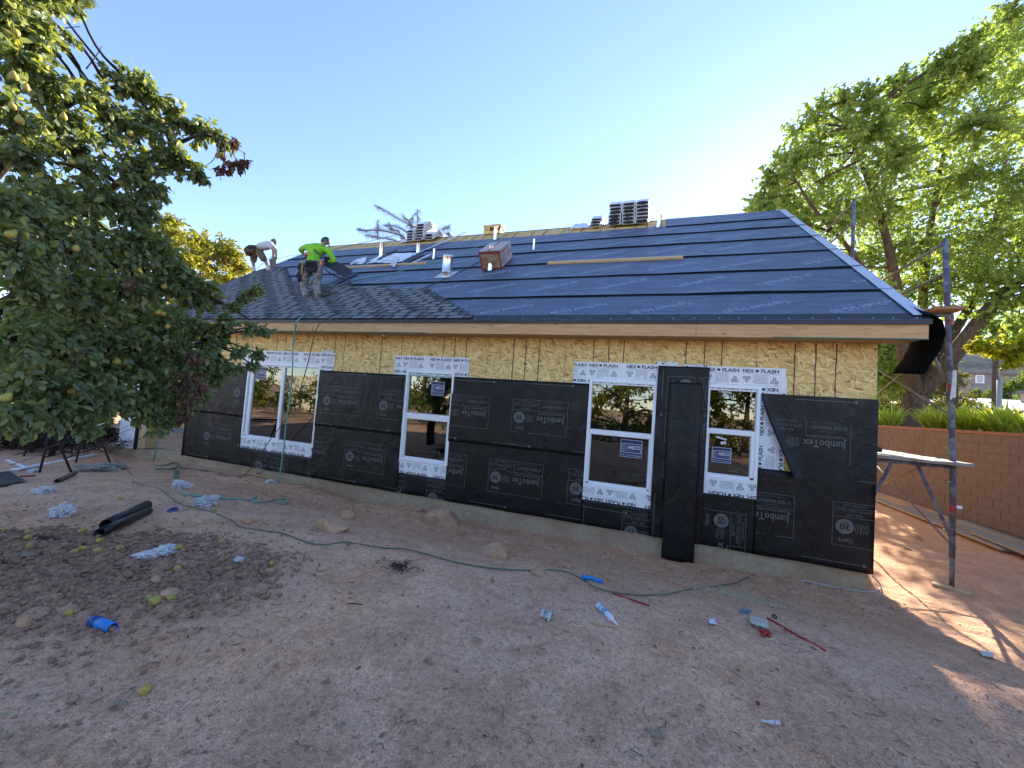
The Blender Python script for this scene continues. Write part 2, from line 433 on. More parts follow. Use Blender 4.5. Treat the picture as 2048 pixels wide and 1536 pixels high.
DIRT = make_dirt(); OSB = make_osb('osb', 1.42); OSB_ROOF = make_osb('osb_roof', 1.05)
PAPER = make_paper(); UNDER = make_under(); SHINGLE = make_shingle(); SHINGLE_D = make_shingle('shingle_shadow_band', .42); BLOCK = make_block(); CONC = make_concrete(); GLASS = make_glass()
PRINT = Mat('grey_ink', (.12, .117, .112), .6).m; PRINT_DIM = Mat('dim_ink', (.075, .073, .07), .6).m
UPRINT = Mat('pale_blue_ink', (.27, .31, .40), .6).m
BLACKBAND = noisy('selvage_shade_black', (.007, .007, .009), .3, .6, 20, 0, .1)
STARTER = noisy('starter_strip', (.022, .027, .033), .35, .6, 90, 0, .3)
TAPE = noisy('flashing_white', (.80, .81, .81), .05, .4, 8, 0, .05); TAPE_INK = Mat('flashing_ink', (.035, .04, .055), .6).m
TAPE_GREY = Mat('flashing_grey_ink', (.33, .35, .38), .6).m
VINYL = noisy('white_vinyl', (.86, .86, .85), .03, .35, 5, 0, .02)
FASCIA = make_wood('fascia_lumber', (.62, .365, .175), (.48, .255, .105)); SOFFIT = make_wood('soffit_ply', (.46, .30, .16), (.36, .22, .11))
LUMBER = make_wood('framing_lumber', (.36, .20, .095), (.26, .135, .06)); PALEWOOD = make_wood('pale_board', (.55, .41, .23), (.44, .31, .16))
GREYWOOD = make_wood('weathered_plank', (.34, .30, .255), (.19, .16, .13)); BATTEN = make_wood('roof_batten', (.56, .38, .19), (.42, .27, .12))
METALDARK = noisy('dark_drip_edge', (.02, .022, .026), .2, .35, 8, 0, .02); METALGREY = noisy('pale_rake_metal', (.52, .54, .60), .08, .38, 6, .3, .02)
GALV = Mat('galvanized', (.72, .72, .70), .22, .95); GALV = GALV.bump(GALV.noise(GALV.coord(), 14, 3), .05, .01).m
NAVY = noisy('sticker_navy', (.016, .028, .085), .15, .45, 8, 0, 0); STICKER_INK = Mat('sticker_ink', (.58, .60, .65), .5).m
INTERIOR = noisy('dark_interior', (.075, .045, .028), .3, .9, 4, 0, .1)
BLACK_PIPE = noisy('black_plastic', (.012, .0115, .011), .25, .42, 20, 0, .1)
MORTAR = noisy('mortar', (.13, .084, .068), .15, .95, 30, 0, .3)
# ================================================================== GROUND
def axis(lo, hi, d, far, grow=1.16):
    core = list(np.arange(lo, hi+1e-6, d)); st = d; x = hi; up = []
    while x < far: st *= grow; x += st; up.append(x)
    st = d; x = lo; dn = []
    while x > -far: st *= grow; x -= st; dn.append(x)
    return np.array(dn[::-1]+core+up)
gx = axis(-10.5, 6.6, 0.032, 1500); gy = axis(-5.7, 0.35, 0.03, 1500)
GX, GY = np.meshgrid(gx, gy); GZ = gz(GX, GY)
for _ in range(34):      # boot prints pressed into the soil
    fx, fy, fa = random.uniform(-4.5, 4.0), random.uniform(-5.4, -1.2), random.uniform(-.6, .6)+random.choice((0, math.pi/2))
    for side in (-1, 1):
        qx, qy = fx+math.cos(fa)*.13*side+math.sin(fa)*.3*side, fy-math.sin(fa)*.13*side+math.cos(fa)*.3*side
        u_ = (GX-qx)*math.sin(fa)+(GY-qy)*math.cos(fa); v_ = (GX-qx)*math.cos(fa)-(GY-qy)*math.sin(fa)
        d_ = np.sqrt((u_/.15)**2+(v_/(.052+.012*np.clip(u_/.15, -1, 1)))**2)
        GZ = GZ-.016*(1-sstep(.8, 1.05, d_))+.008*np.exp(-((d_-1.25)/.2)**2)
far = np.hypot(GX, GY); GZ = np.where(far > 40, GZ*np.exp(-(far-40)/60)-0.5*(1-np.exp(-(far-40)/60)), GZ)
nxg, nyg = len(gx), len(gy)
idx = np.arange(nxg*nyg).reshape(nyg, nxg)
ground = np_mesh('ground', np.stack([GX.ravel(), GY.ravel(), GZ.ravel()], 1),
                 [np.stack([idx[:-1, :-1].ravel(), idx[:-1, 1:].ravel(), idx[1:, 1:].ravel(), idx[1:, :-1].ravel()], 1)], DIRT, smooth=True)
at_ = ground.data.attributes.new('turned', 'FLOAT', 'POINT'); at_.data.foreach_set('value', clodmask(GX, GY).ravel().astype(np.float32))
tag(ground, kind='structure')

# ================================================================== PRINT (flat lettering)
_tc = {}
def text2d(s, size=1.0, bold=0.0, sx=1.0):
    key = (s, bold)
    if key not in _tc:
        cu = bpy.data.curves.new('lettering', 'FONT'); cu.body = s; cu.size = 1.0; cu.offset = bold; cu.resolution_u = 2
        ob = bpy.data.objects.new('lettering', cu); me = bpy.data.meshes.new_from_object(ob)
        v = np.array([q.co[:2] for q in me.vertices]) if len(me.vertices) else np.zeros((0, 2))
        f = [tuple(p.vertices) for p in me.polygons]
        bpy.data.objects.remove(ob); bpy.data.meshes.remove(me); bpy.data.curves.remove(cu); _tc[key] = (v, f)
    v, f = _tc[key]; return v*np.array([size*sx, size]), f
class Print2D:
    def __init__(s): s.items = []
    def text(s, t, x, y, h, w=None, bold=0.0, mi=0):
        v, f = text2d(t, 1.0, bold)
        if not len(v): return s
        lo, hi = v.min(0), v.max(0); cap = 0.70
        k = h/cap; kx = k if w is None else w/(hi[0]-lo[0])
        s.items.append(((v-np.array([lo[0], 0]))*np.array([kx, k])+np.array([x, y]), f, mi)); return s
    def rect(s, x0, y0, x1, y1, mi=0):
        s.items.append((np.array([(x0, y0), (x1, y0), (x1, y1), (x0, y1)]), [(0, 1, 2, 3)], mi)); return s
    def frame(s, x0, y0, x1, y1, t, mi=0):
        s.rect(x0, y0, x1, y0+t, mi); s.rect(x0, y1-t, x1, y1, mi); s.rect(x0, y0, x0+t, y1, mi); s.rect(x1-t, y0, x1, y1, mi); return s
    def disc(s, x, y, r, n=28, mi=0, r2=None):
        t = np.linspace(0, 2*math.pi, n, endpoint=False); c = np.stack([np.cos(t), np.sin(t)], 1)
        if r2 is None: s.items.append((c*r+np.array([x, y]), [tuple(range(n))], mi))
        else:
            v = np.vstack([c*r, c*r2])+np.array([x, y]); s.items.append((v, [(i, (i+1) % n, n+(i+1) % n, n+i) for i in range(n)], mi))
        return s
    def line(s, pts, t, mi=0):
        for a, b in zip(pts[:-1], pts[1:]):
            a = np.array(a, float); b = np.array(b, float); d = b-a; d /= np.linalg.norm(d); q = np.array([-d[1], d[0]])*t/2
            s.items.append((np.array([a-q, b-q, b+q, a+q]), [(0, 1, 2, 3)], mi))
        return s
    def put(s, other, x, y, ang=0.0, k=1.0):
        c, q = math.cos(ang), math.sin(ang); Rm = np.array([[c, q], [-q, c]])
        for v, f, mi in other.items: s.items.append(((v*k)@Rm+np.array([x, y]), f, mi))
        return s
    def clipped(s, x0, x1, y0, y1):
        """cut the print at the edges of the sheet it is on"""
        V, Fc, Mi = [], [], []
        for v, f, mi in s.items:
            lo, hi = v.min(0), v.max(0)
            if hi[0] <= x0 or lo[0] >= x1 or hi[1] <= y0 or lo[1] >= y1: continue
            if lo[0] >= x0 and hi[0] <= x1 and lo[1] >= y0 and hi[1] <= y1:
                b = len(V); V += v.tolist(); Fc += [tuple(b+i for i in q) for q in f]; Mi += [mi]*len(f); continue
            bm = bmesh.new(); bv = [bm.verts.new((p[0], p[1], 0)) for p in v]
            for q in f:
                try: bm.faces.new([bv[i] for i in q])
                except ValueError: pass
            for co, no in (((x0, 0, 0), (-1, 0, 0)), ((x1, 0, 0), (1, 0, 0)), ((0, y0, 0), (0, -1, 0)), ((0, y1, 0), (0, 1, 0))):
                bmesh.ops.bisect_plane(bm, geom=bm.verts[:]+bm.edges[:]+bm.faces[:], plane_co=co, plane_no=no, clear_outer=True)
            bm.verts.index_update(); b = len(V)
            V += [(p.co.x, p.co.y) for p in bm.verts]
            for q in bm.faces: Fc.append(tuple(b+p.index for p in q.verts)); Mi.append(mi)
            bm.free()
        return V, Fc, Mi
    def build(s, name, rect, fn, mats, parent=None):
        V, Fc, Mi = s.clipped(*rect)
        if not V: return None
        mb = MB(); mb.v = [tuple(float(c) for c in fn(x, y)) for x, y in V]; mb.f = Fc; mb.m = Mi
        o = mb.build(name, mats, parent); o['kind'] = 'stuff'; return o

# the label printed on the building paper, upright reading order, 1.04 x 0.61 m
JT = Print2D(); t_ = .006
JT.frame(0, 0, 1.04, .61, t_); JT.rect(0, .2, 1.04, .2+t_); JT.rect(.535, 0, .535+t_, .2); JT.rect(.535, .072, 1.04, .072+t_*.8)
JT.text('JumboTex', .05, .295, .105, .52, .012)
for dx, dy in ((0, 0),):
    JT.line([(.63, .29), (.63, .40), (.655, .40), (.655, .358), (.675, .358), (.675, .40), (.70, .40), (.70, .29), (.675, .29), (.675, .332), (.655, .332), (.655, .29), (.63, .29)], .006)
    JT.line([(.712, .29), (.712, .40), (.755, .40), (.772, .38), (.772, .31), (.755, .29), (.712, .29)], .006); JT.line([(.736, .318), (.736, .372), (.748, .372), (.748, .318), (.736, .318)], .005)
JT.text('Weather-Resistive Barrier', .05, .225, .036, .50, .006)
CIR = Print2D(); CIR.disc(.895, .335, .105, 32)
JT.put(CIR, 0, 0)
JT.text('Henry', .80, .505, .062, .17, .012); JT.rect(.80, .485, .90, .488)
JT.text('May be exposed for', .19, .158, .018); JT.text('15 YEAR WARRANTY', .05, .085, .052, .44, .004); JT.text('See www.henry.com for details', .12, .035, .018, .37)
JT.text('ESR-1027', .70, .152, .032, .19); JT.text('ASTM E 2556, Type II', .58, .09, .036, .43); JT.text('www.henry.com', .66, .025, .032, .26)
JT_DARK = Print2D(); JT_DARK.text('30', .835, .305, .078, .12, .02); JT_DARK.text('MINUTE', .855, .272, .02, .08, .004)
NAILMARK = Print2D(); NAILMARK.rect(0, -.004, .72, .004); NAILMARK.disc(.735, 0, .022, 12)

# ================================================================== HOUSE
XL, XR, XS = -13.05, 3.45, 3.115        # roof ends, right wall face
house = empty('house', (XS, 0, -.62))
tag(house, 'single storey house under construction with black paper on its walls and a half shingled roof', 'house')
H = house
OPEN = [(-9.13, -6.92, .34, 2.12), (-4.61, -3.56, .34, 2.13), (-.88, .18, .32, 2.13), (.97, 1.67, .70, 2.14)]
def cut_boxes(x0, x1, z0, z1):
    rs = [(x0, x1, z0, z1)]
    for (a, b, c, d) in OPEN:
        out = []
        for (p, q, r, s_) in rs:
            if q <= a or p >= b or s_ <= c or r >= d: out.append((p, q, r, s_)); continue
            if p < a: out.append((p, a, r, s_))
            if q > b: out.append((b, q, r, s_))
            m0, m1 = max(p, a), min(q, b)
            if r < c: out.append((m0, m1, r, c))
            if s_ > d: out.append((m0, m1, d, s_))
        rs = out
    return rs
# sheathing panels with nailing lines
LINEB = noisy('line_brown', (.10, .05, .04), .3, .8, 30, 0, 0)
SEAMS = [-11.2, -10.06, -8.82, -7.58, -6.36, -5.08, -3.86, -2.60, -1.37, .12, 1.62, 3.115]
LINES = [-10.6, -10.2, -9.70, -9.31, -8.32, -8.05, -6.82, -6.57, -6.31, -5.33, -4.82, -3.84, -3.59, -3.34, -2.35, -2.11, -1.85, -.87, -.61, -.36, .62, .89, 1.14, 2.12, 2.38, 2.63]
for i in range(len(SEAMS)-1):
    a, b = SEAMS[i]+.0025, SEAMS[i+1]-.0025
    groups = []     # rectangles of one sheet that touch stay one piece; a window that cuts right through leaves two
    for bx_ in sorted(cut_boxes(a, b, -.36, 2.86), key=lambda q: -q[3]):
        hit = [g for g in groups if any(bx_[0] < t[1]+1e-6 and t[0] < bx_[1]+1e-6 and bx_[2] < t[3]+1e-6 and t[2] < bx_[3]+1e-6 for t in g)]
        new = [bx_]
        for g in hit: new += g; groups.remove(g)
        groups.append(new)
    groups.sort(key=lambda g: -max(t[3] for t in g)); pn = None
    for g in groups:
        mb = MB()
        for (p, q, r, s_) in g: mb.box(p, q, 0, .012, r, s_)
        o = mb.build('sheathing_panel', OSB, H); pn = pn or o
    for lx in LINES:
        if a < lx < b:
            k = MB(); z = 2.845; pts = []
            while z > 1.9: pts.append((lx+random.uniform(-.005, .005), z)); z -= .09
            for (x1_, z1_), (x2_, z2_) in zip(pts[:-1], pts[1:]):
                ww = .007+random.uniform(-.0015, .0025)
                k.add([(x1_-ww, -.0015, z1_), (x2_-ww, -.0015, z2_), (x2_+ww, -.0015, z2_), (x1_+ww, -.0015, z1_)], [(0, 1, 2, 3)])
            k.build('nailing_line', LINEB, pn)
# gable, end wall, back wall, return at the porch
mb = MB(); DEP = 11.94
mb.box(XS-.012, XS, .014, DEP, -.36, 2.86); mb.box(-11.2, XS, DEP, DEP+.012, -.36, 2.86); mb.box(-11.2, -11.188, .014, DEP, -.36, 2.86)
for xg in (XS-.012, -12.9):
    mb.add([(xg, .0, 2.862), (xg, DEP, 2.862), (xg, DEP-.2, 3.1), (xg, 5.52, 7.40), (xg, .0+.1, 3.2), (xg+.012, .0, 2.862), (xg+.012, DEP, 2.862), (xg+.012, DEP-.2, 3.1), (xg+.012, 5.52, 7.40), (xg+.012, .1, 3.2)],
           [(4, 3, 2, 1, 0), (5, 6, 7, 8, 9), (0, 1, 6, 5), (1, 2, 7, 6), (2, 3, 8, 7), (3, 4, 9, 8), (4, 0, 5, 9)])
mb.build('side_wall', OSB, H)
# foundation & porch slab & sill flashing
mb = MB(); mb.box(-11.2, 3.085, .015, 11.9, -1.1, -.36); mb.box(-14.6, -11.2, .02, 3.4, -1.1, -.385); mb.box(-20, -14.602, .9, 3.4, -1.1, -.386)
mb.build('foundation', CONC, H, bevel=.006)
mb = MB(); mb.box(-11.0, 3.10, -.010, .014, -.366, -.352); mb.build('sill_flashing', noisy('sill_metal', (.34, .31, .26), .2, .6, 9, .2, .05), H)
# floor and dark room shell
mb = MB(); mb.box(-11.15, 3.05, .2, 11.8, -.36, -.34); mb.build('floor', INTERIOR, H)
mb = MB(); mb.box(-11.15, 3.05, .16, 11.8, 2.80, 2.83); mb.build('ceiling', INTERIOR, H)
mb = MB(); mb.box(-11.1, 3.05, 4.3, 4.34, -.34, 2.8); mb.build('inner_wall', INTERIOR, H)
def stud(x, y0, y1, z0, z1, w_=.038, par=H):
    m2 = MB(); m2.box(x-w_/2, x+w_/2, y0, y1, z0, z1); return m2.build('stud', LUMBER, par)
xs = -11.0
while xs < 3.1:
    if not any(a-.03 < xs < b+.03 for a, b, _, _ in OPEN): stud(xs, .016, .155, -.34, 2.8)
    xs += .4064
for xx in (-4.75, -4.42, -4.12, -3.75, -3.45, -3.1): stud(xx, 2.1, 2.19, -.34, 2.8)
for xx in (-8.8, -8.4, -8.0, -7.2, .3, -.1, -.5, -.9): stud(xx, 3.4, 3.49, -.34, 2.8)
for (a, b, c, d) in OPEN:
    for xx in (a-.02, b+.02): stud(xx, .016, .155, -.34, 2.8)
    m2 = MB(); m2.box(a, b, .016, .155, c-.05, c-.012); m2.build('rough_sill', LUMBER, H)
    m2 = MB(); m2.box(a, b, .016, .155, d+.012, d+.2); m2.build('header', LUMBER, H)

# ------------------------------------------------------------ windows
def window(name, x0, x1, z0, z1, panes, rails, label):
    """panes: glass rectangles; rails: (x0,x1,z0,z1,proud) bars"""
    mb = MB(); fw = .047
    # outer frame ring with a stepped profile
    for (a, b, c, d) in ((x0, x1, z1-fw, z1), (x0, x1, z0, z0+fw+.01), (x0, x0+fw, z0+fw+.01, z1-fw), (x1-fw, x1, z0+fw+.01, z1-fw)):
        mb.box(a, b, -.035, .075, c, d)
    fr = mb.build('window', VINYL, H, bevel=.004); fr['label'] = label
    for (a, b, c, d, pr) in rails:
        m2 = MB(); m2.box(a, b, -pr, .055, c, d); m2.build('sash_rail', VINYL, fr, bevel=.003)
    for (a, b, c, d, yy) in panes:
        m2 = MB(); m2.box(a-.012, b+.012, yy, yy+.006, c-.012, d+.012); m2.build('pane', GLASS, fr)
        g = MB(); e = .011
        for (p, q, r, s_) in ((a-e, b+e, c-e, c), (a-e, b+e, d, d+e), (a-e, a, c, d), (b, b+e, c, d)): g.box(p, q, yy-.006, yy+.012, r, s_)
        g.build('glazing_bead', Mat('bead_grey', (.55, .56, .58), .5).m if 'bead_grey' not in bpy.data.materials else bpy.data.materials['bead_grey'], fr)
    return fr
w1 = window('w1', -9.15, -6.90, .315, 2.145, [(-8.98, -8.065, .40, 2.085, .030), (-7.965, -6.965, .385, 2.095, .012)],
            [(-9.085, -8.99, .372, 2.098, .004), (-8.05, -7.975, .372, 2.098, .022), (-9.085, -8.055, .372, .39, .004)], 'wide two pane sliding window')
w2 = window('w2', -4.635, -3.535, .315, 2.15, [(-4.575, -3.60, 1.29, 2.09, .030), (-4.545, -3.625, .40, 1.155, .012)],
            [(-4.588, -3.582, 1.165, 1.275, .018), (-4.588, -4.556, .372, 1.164, .012), (-3.614, -3.582, .372, 1.164, .012), (-4.588, -3.582, .372, .39, .012)], 'narrow window by the stud framing')
w3 = window('w3', -.90, .205, .295, 2.15, [(-.845, .155, 1.29, 2.09, .030), (-.815, .122, .40, 1.195, .012)],
            [(-.853, .158, 1.205, 1.28, .018), (-.853, -.826, .352, 1.204, .012), (.133, .158, .352, 1.204, .012), (-.853, .158, .352, .39, .012)], 'window reflecting green trees')
w4 = window('w4', .95, 1.695, .675, 2.16, [(.995, 1.640, 1.475, 2.10, .030), (1.02, 1.585, .775, 1.385, .012)],
            [(.997, 1.648, 1.395, 1.465, .018), (.997, 1.010, .732, 1.394, .012), (1.596, 1.648, .732, 1.394, .012), (.997, 1.648, .732, .765, .012)], 'small window with paper tabs on its glass')
# teal screen bar at the head of the second window, paint cup on its sill
mb = MB(); mb.box(-4.585, -3.59, -.012, .02, 2.035, 2.075); mb.build('screen_bar', noisy('pale_teal', (.34, .46, .45), .1, .5, 6, 0, 0), w2)
def sticker(win, x0, x1, z0, z1, y=-.002, dim=1.0):
    W_, H_ = x1-x0, z1-z0; p = Print2D(); mb = MB()
    mb.box(x0, x1, y-.002, y, z0, z1, 0)
    p.frame(.01*W_, .02*H_, .99*W_, .98*H_, .006, 1)
    p.line([(.08*W_, .30*H_), (.08*W_, .72*H_), (.10*W_, .76*H_), (.92*W_, .76*H_), (.94*W_, .72*H_), (.94*W_, .30*H_), (.92*W_, .27*H_), (.10*W_, .27*H_), (.08*W_, .30*H_)], .008, 1)
    p.text('AMSCO', .32*W_, .47*H_, .20*H_, .57*W_, .03, 1); p.text('WINDOWS', .32*W_, .325*H_, .10*H_, .57*W_, 0, 2)
    for k in range(4): p.rect(.12*W_, (.33+.10*k)*H_, .20*W_, (.40+.10*k)*H_, 2); p.rect(.215*W_, (.33+.10*k)*H_, .285*W_, (.40+.10*k)*H_, 2)
    p.text('Make Your Home a Masterpiece', .07*W_, .11*H_, .055*H_, .86*W_, .02, 1)
    p.text('amsco', .44*W_, .85*H_, .05*H_, .12*W_, 0, 2)
    V, Fc, Mi = p.clipped(0, W_, 0, H_); mb2 = MB(); mb2.v = list(mb.v); mb2.f = list(mb.f); mb2.m = list(mb.m)
    b = len(mb2.v); mb2.v += [(x0+q[0], y-.0035, z0+q[1]) for q in V]; mb2.f += [tuple(b+i for i in q) for q in Fc]; mb2.m += Mi
    mb2.build('sticker', [NAVY, STICKER_INK, bpy.data.materials.get('sticker_dim') or Mat('sticker_dim', (.17, .21, .33), .5).m], win)
sticker(w3, -.325, .03, .865, 1.165, .009); sticker(w4, 1.065, 1.34, .94, 1.185, .009)
sticker(w2, -4.06, -3.76, 1.66, 1.95, .026); sticker(w1, -8.93, -8.62, 1.74, 2.05, .026)
# paper tabs on the small window
TABW = noisy('tab_white', (.6, .6, .56), .1, .7, 8, 0, 0); mb = MB(); ti = Matrix.Rotation(R(-4), 3, 'Y')
for (cx, cz, ww, hh, an) in ((1.20, 2.055, .17, .026, -2), (1.225, 2.0, .085, .045, -14), (1.19, 1.325, .155, .026, -12), (1.22, 1.255, .075, .045, 18)):
    c_, s_ = math.cos(R(an)), math.sin(R(an)); yy = .024 if cz > 1.4 else .006
    mb = MB(); mb.add([(cx+u*c_-v*s_, yy, cz+u*s_+v*c_) for u, v in ((-ww/2, -hh/2), (ww/2, -hh/2), (ww/2, hh/2), (-ww/2, hh/2))], [(0, 1, 2, 3)]); mb.build('paper_tab', TABW, w4)

# ------------------------------------------------------------ flashing tape
NF = Print2D()
def nf_half(p, y, up=True):
    q = Print2D(); q.text('NEX', 0, 0, .052, .155, .028); q.disc(.192, .026, .023, 12); q.rect(.165, .02, .22, .032); q.text('FLASH', .245, 0, .052, .235, .028)
    p.put(q, 0 if up else .48, y if up else y+.052, 0 if up else math.pi)
nf_half(NF, .30); nf_half(NF, .022, False)
NF.rect(0, .279, .48, .283, 1); NF.rect(.0, .102, .48, .105, 1)
for cx, cy, fl in ((.055, .195, 1), (.425, .185, -1)):
    for dx, dy in ((-.028, .024*fl), (.028, .024*fl), (0, -.022*fl)): NF.disc(cx+dx, cy+dy, .023, 14, 0, .0135)
for k in range(7):
    q = .07+.035*abs(k-3)/3; NF.rect(.13+random.uniform(0, .03), .255-.02*k, .35-random.uniform(0, .03), .262-.02*k, 1)
def tape(x0, x1, z0, z1, y, ox=0.0, vert=False, zoff=0.0, flip=False):
    mb = MB(); nx, nz = max(2, int((x1-x0)/.06)), max(2, int((z1-z0)/.06))
    dy = lambda x, z: .0018*math.sin(x*31+z*17)+.0015*math.sin(z*43-x*9)
    mb.grid(lambda u, v: (x0+(x1-x0)*u, -y+dy(x0+(x1-x0)*u, z0+(z1-z0)*v), z0+(z1-z0)*v), nx, nz)
    o = mb.build('flashing_tape', TAPE, H)
    p = Print2D()
    if not vert:
        n = 0; x = x0+ox
        while x < x1:
            p.put(NF, x, z0+zoff if not flip else z0+zoff+.38, 0 if not flip else 0); x += .53+.10*(n % 2); n += 1
    else:
        z = z0-.3+ox; n = 0
        while z < z1: p.put(NF, x0+.38-.03+zoff, z, math.pi/2, .95); z += .53+.08*(n % 2); n += 1
    p.build('tape_print', (x0, x1, z0, z1), lambda x, z: (x, -y-.0028+dy(x, z), z), [TAPE_INK, TAPE_GREY], o)
# side strips first, then heads over them, sills
tape(-9.36, -9.10, .1, 2.5, .006, .1, True, .0); tape(-6.93, -6.62, .1, 2.51, .006, .25, True, .03)
tape(-4.95, -4.60, .02, 2.3, .006, .2, True); tape(-3.56, -3.235, .0, 2.3, .006, .05, True, .02)
tape(-1.175, -.87, -.1, 2.3, .006, .0, True, -.02); tape(.19, .5, 0, 2.50, .006, .15, True, .05); tape(.60, .93, 1.2, 2.47, .006, .2, True, .0)
tape(1.665, 2.03, .36, 2.3, .006, .22, True, .02)
tape(-9.37, -6.54, 2.07, 2.45, .011, -.40); tape(-4.97, -3.24, 2.065, 2.445, .011, -.31); tape(-1.195, .56, 2.07, 2.45, .011, -.26); tape(.93, 2.01, 2.075, 2.455, .011, -.02)
tape(-9.14, -6.89, .085, .34, .028, -.15, False, -.03); tape(-4.65, -3.53, .055, .34, .028, -.33, False, -.03)
tape(-.915, .205, .075, .33, .028, -.12, False, -.02); tape(.945, 1.70, .455, .70, .028, .1, False, -.03)

# ------------------------------------------------------------ building paper sheets
def pdisp(x, z):
    return 0.016*fbm(x*1.3+z*.6, z*1.1-x*.3, 21, 3)+.009*fbm(x*4.5+z*2, z*2.2, 22, 3)
def paper(x0, x1, z0, z1, y, prints=(), marks=(), ang=None, name='building_paper', nxz=None, extra=None, label=None):
    mb = MB(); nx, nz = nxz or (max(3, int((x1-x0)/.07)), max(3, int((z1-z0)/.07)))
    def f(x, z):
        d = float(pdisp(x, z)); e = extra(x, z) if extra else 0.0
        zz = z + .004*math.sin(x*5+y*90) if z == z0 else z
        return (x, -y-d-e, zz)
    mb.grid(lambda u, v: f(x0+(x1-x0)*u, z0+(z1-z0)*v), nx, nz)
    o = mb.build(name, PAPER, H, smooth=True)
    sol = o.modifiers.new('thickness', 'SOLIDIFY'); sol.thickness = .0012; sol.offset = 1
    if label: o['label'] = label
    p, q = Print2D(), Print2D()
    for it in prints:
        bx, bz, an = it if len(it) == 3 else (*it, math.pi)
        if an == math.pi: p.put(JT, bx+1.04, bz+.61, math.pi); q.put(JT_DARK, bx+1.04, bz+.61, math.pi)
        else: p.put(JT, bx, bz, an); q.put(JT_DARK, bx, bz, an)
    for it in marks:
        mx_, mz_, an = it if len(it) == 3 else (*it, 0.0)
        p.put(NAILMARK, mx_, mz_, an)
    rs_ = random.Random(int(abs(x0*977+z0*131)))
    for _ in range(int((x1-x0)*(z1-z0)*9)): a_, b_ = rs_.uniform(x0, x1), rs_.choice((rs_.uniform(z0, z1), z1-rs_.uniform(.02, .06), z0+rs_.uniform(.03, .07))); p.rect(a_, b_, a_+.011, b_+.004)
    rect = (x0+.003, x1-.003, z0+.003, z1-.003)
    g = lambda h: (lambda x, z: (x, -y-float(pdisp(x, z))-(extra(x, z) if extra else 0)-h, z))
    p.build('paper_print', rect, g(.0035), PRINT, o); q.build('paper_print', rect, g(.0055), PAPER, o)
    return o
ZL, ZM, ZT = -.35, .80, 2.045
# lower course, then the upper course lapped over it
paper(-11.2, -9.13, ZL, ZM+.06, .014, [(-10.51, -.04), (-9.01, -.04)], [(-11.0, -.28), (-9.5, -.28)])
paper(-6.92, -4.62, ZL, ZM+.06, .030, [(-7.53, -.04), (-6.02, -.04), (-4.52, -.04)], [(-6.42, -.28), (-4.95, -.28)])
paper(-3.55, -.90, ZL, ZM+.06, .030, [(-4.17, -.04), (-2.66, -.04), (-1.165, -.04)], [(-3.02, -.28), (-1.52, -.28)])
paper(-9.16, -6.88, ZL, .10, .018, [(-8.63, -.55), (-7.0, -.55), (-10.2, -.55)], [])
paper(-4.66, -3.50, ZL, .07, .018, [(-5.5, -.62), (-3.95, -.62)], [])
paper(-.93, .25, ZL, .09, .018, [(-1.9, -.62), (-.22, -.62)], [(-.9, -.05)])
up_z0 = ZM
paper(-11.2, -9.14, up_z0, ZT, .022, [(-11.09, 1.105), (-9.59, 1.105)], [(-10.9, 2.0), (-9.75, .87), (-11.1, .87)])
paper(-6.91, -4.655, up_z0, ZT, .035, [(-6.775, 1.105), (-5.27, 1.105)], [(-6.4, 2.0), (-7.2, .87), (-5.68, .87), (-4.95, 2.0)])
paper(-3.56, -.905, up_z0, ZT+.02, .035, [(-3.785, 1.105), (-2.285, 1.105), (-.785, 1.105)], [(-3.42, 2.0), (-1.92, 2.01), (-2.64, .87), (-4.14, .87), (-1.14, .87)])
paper(1.69, 3.118, ZL, .93, .034, [(1.135, -.035), (2.635, -.03)], [(2.28, -.26)])
# the loose sheet right of the small window: torn back at its lower left corner
def torn():
    x0, x1, z0, z1 = 1.69, 3.12, .865, 2.06
    edge = lambda z: 1.70 + .40*max(0, min(1, (1.98-z)/1.08))**1.15
    mb = MB(); nx, nz = 26, 20
    def f(u, v):
        z = z0+(z1-z0)*v; xa = edge(z); x = xa+(x1-xa)*u
        lift = .085*math.exp(-((x-xa)/.10)**2)*max(0, min(1, (2.0-z)/.7))
        return (x, -.046-float(pdisp(x, z))-lift, z-.012*(1-u)*(z < .9))
    mb.grid(f, nx, nz); o = mb.build('building_paper', PAPER, H, smooth=True); o['label'] = 'loose paper sheet with one corner folded back'
    fl = MB()   # the folded flap: a narrow curl of the paper's back, falling away from the torn edge
    def g(u, v):
        z = z0+.02+(1.98-z0-.02)*v; xa = edge(z); k = (1-v)**.8; wd = .03+.17*k
        t = u*math.pi*.9; x = xa+.012-wd*.35*math.sin(t)+wd*.75*u; y = -.135-.05*k*math.sin(t)+.03*v
        return (x, y, z-.035*u*k)
    fl.grid(g, 8, 16); fl.build('folded_flap', PAPER, o, smooth=True)
    p, q = Print2D(), Print2D(); p.put(JT, 1.775+1.04, 1.11+.61, math.pi); q.put(JT_DARK, 2.815, 1.72, math.pi); p.put(NAILMARK, 2.13, 2.0); p.put(NAILMARK, 2.90, .90)
    def fn(h):
        def k(x, z):
            xa = edge(z); lift = .085*math.exp(-((x-xa)/.10)**2)*max(0, min(1, (2.0-z)/.7)); return (x, -.046-float(pdisp(x, z))-lift-h, z)
        return k
    for pr, h, mt in ((p, .004, PRINT), (q, .007, PAPER)):
        V, Fc, Mi = pr.clipped(1.70, 3.115, .87, 2.055)
        m2 = MB(); keep = [all(V[i][0] > edge(V[i][1])+.03 for i in f_) for f_ in Fc]
        m2.v = [tuple(float(c) for c in fn(h)(x, z)) for x, z in V]; m2.f = [f_ for f_, k in zip(Fc, keep) if k]; m2.m = [0]*len(m2.f)
        m2.build('paper_print', mt, o)['kind'] = 'stuff'
torn()
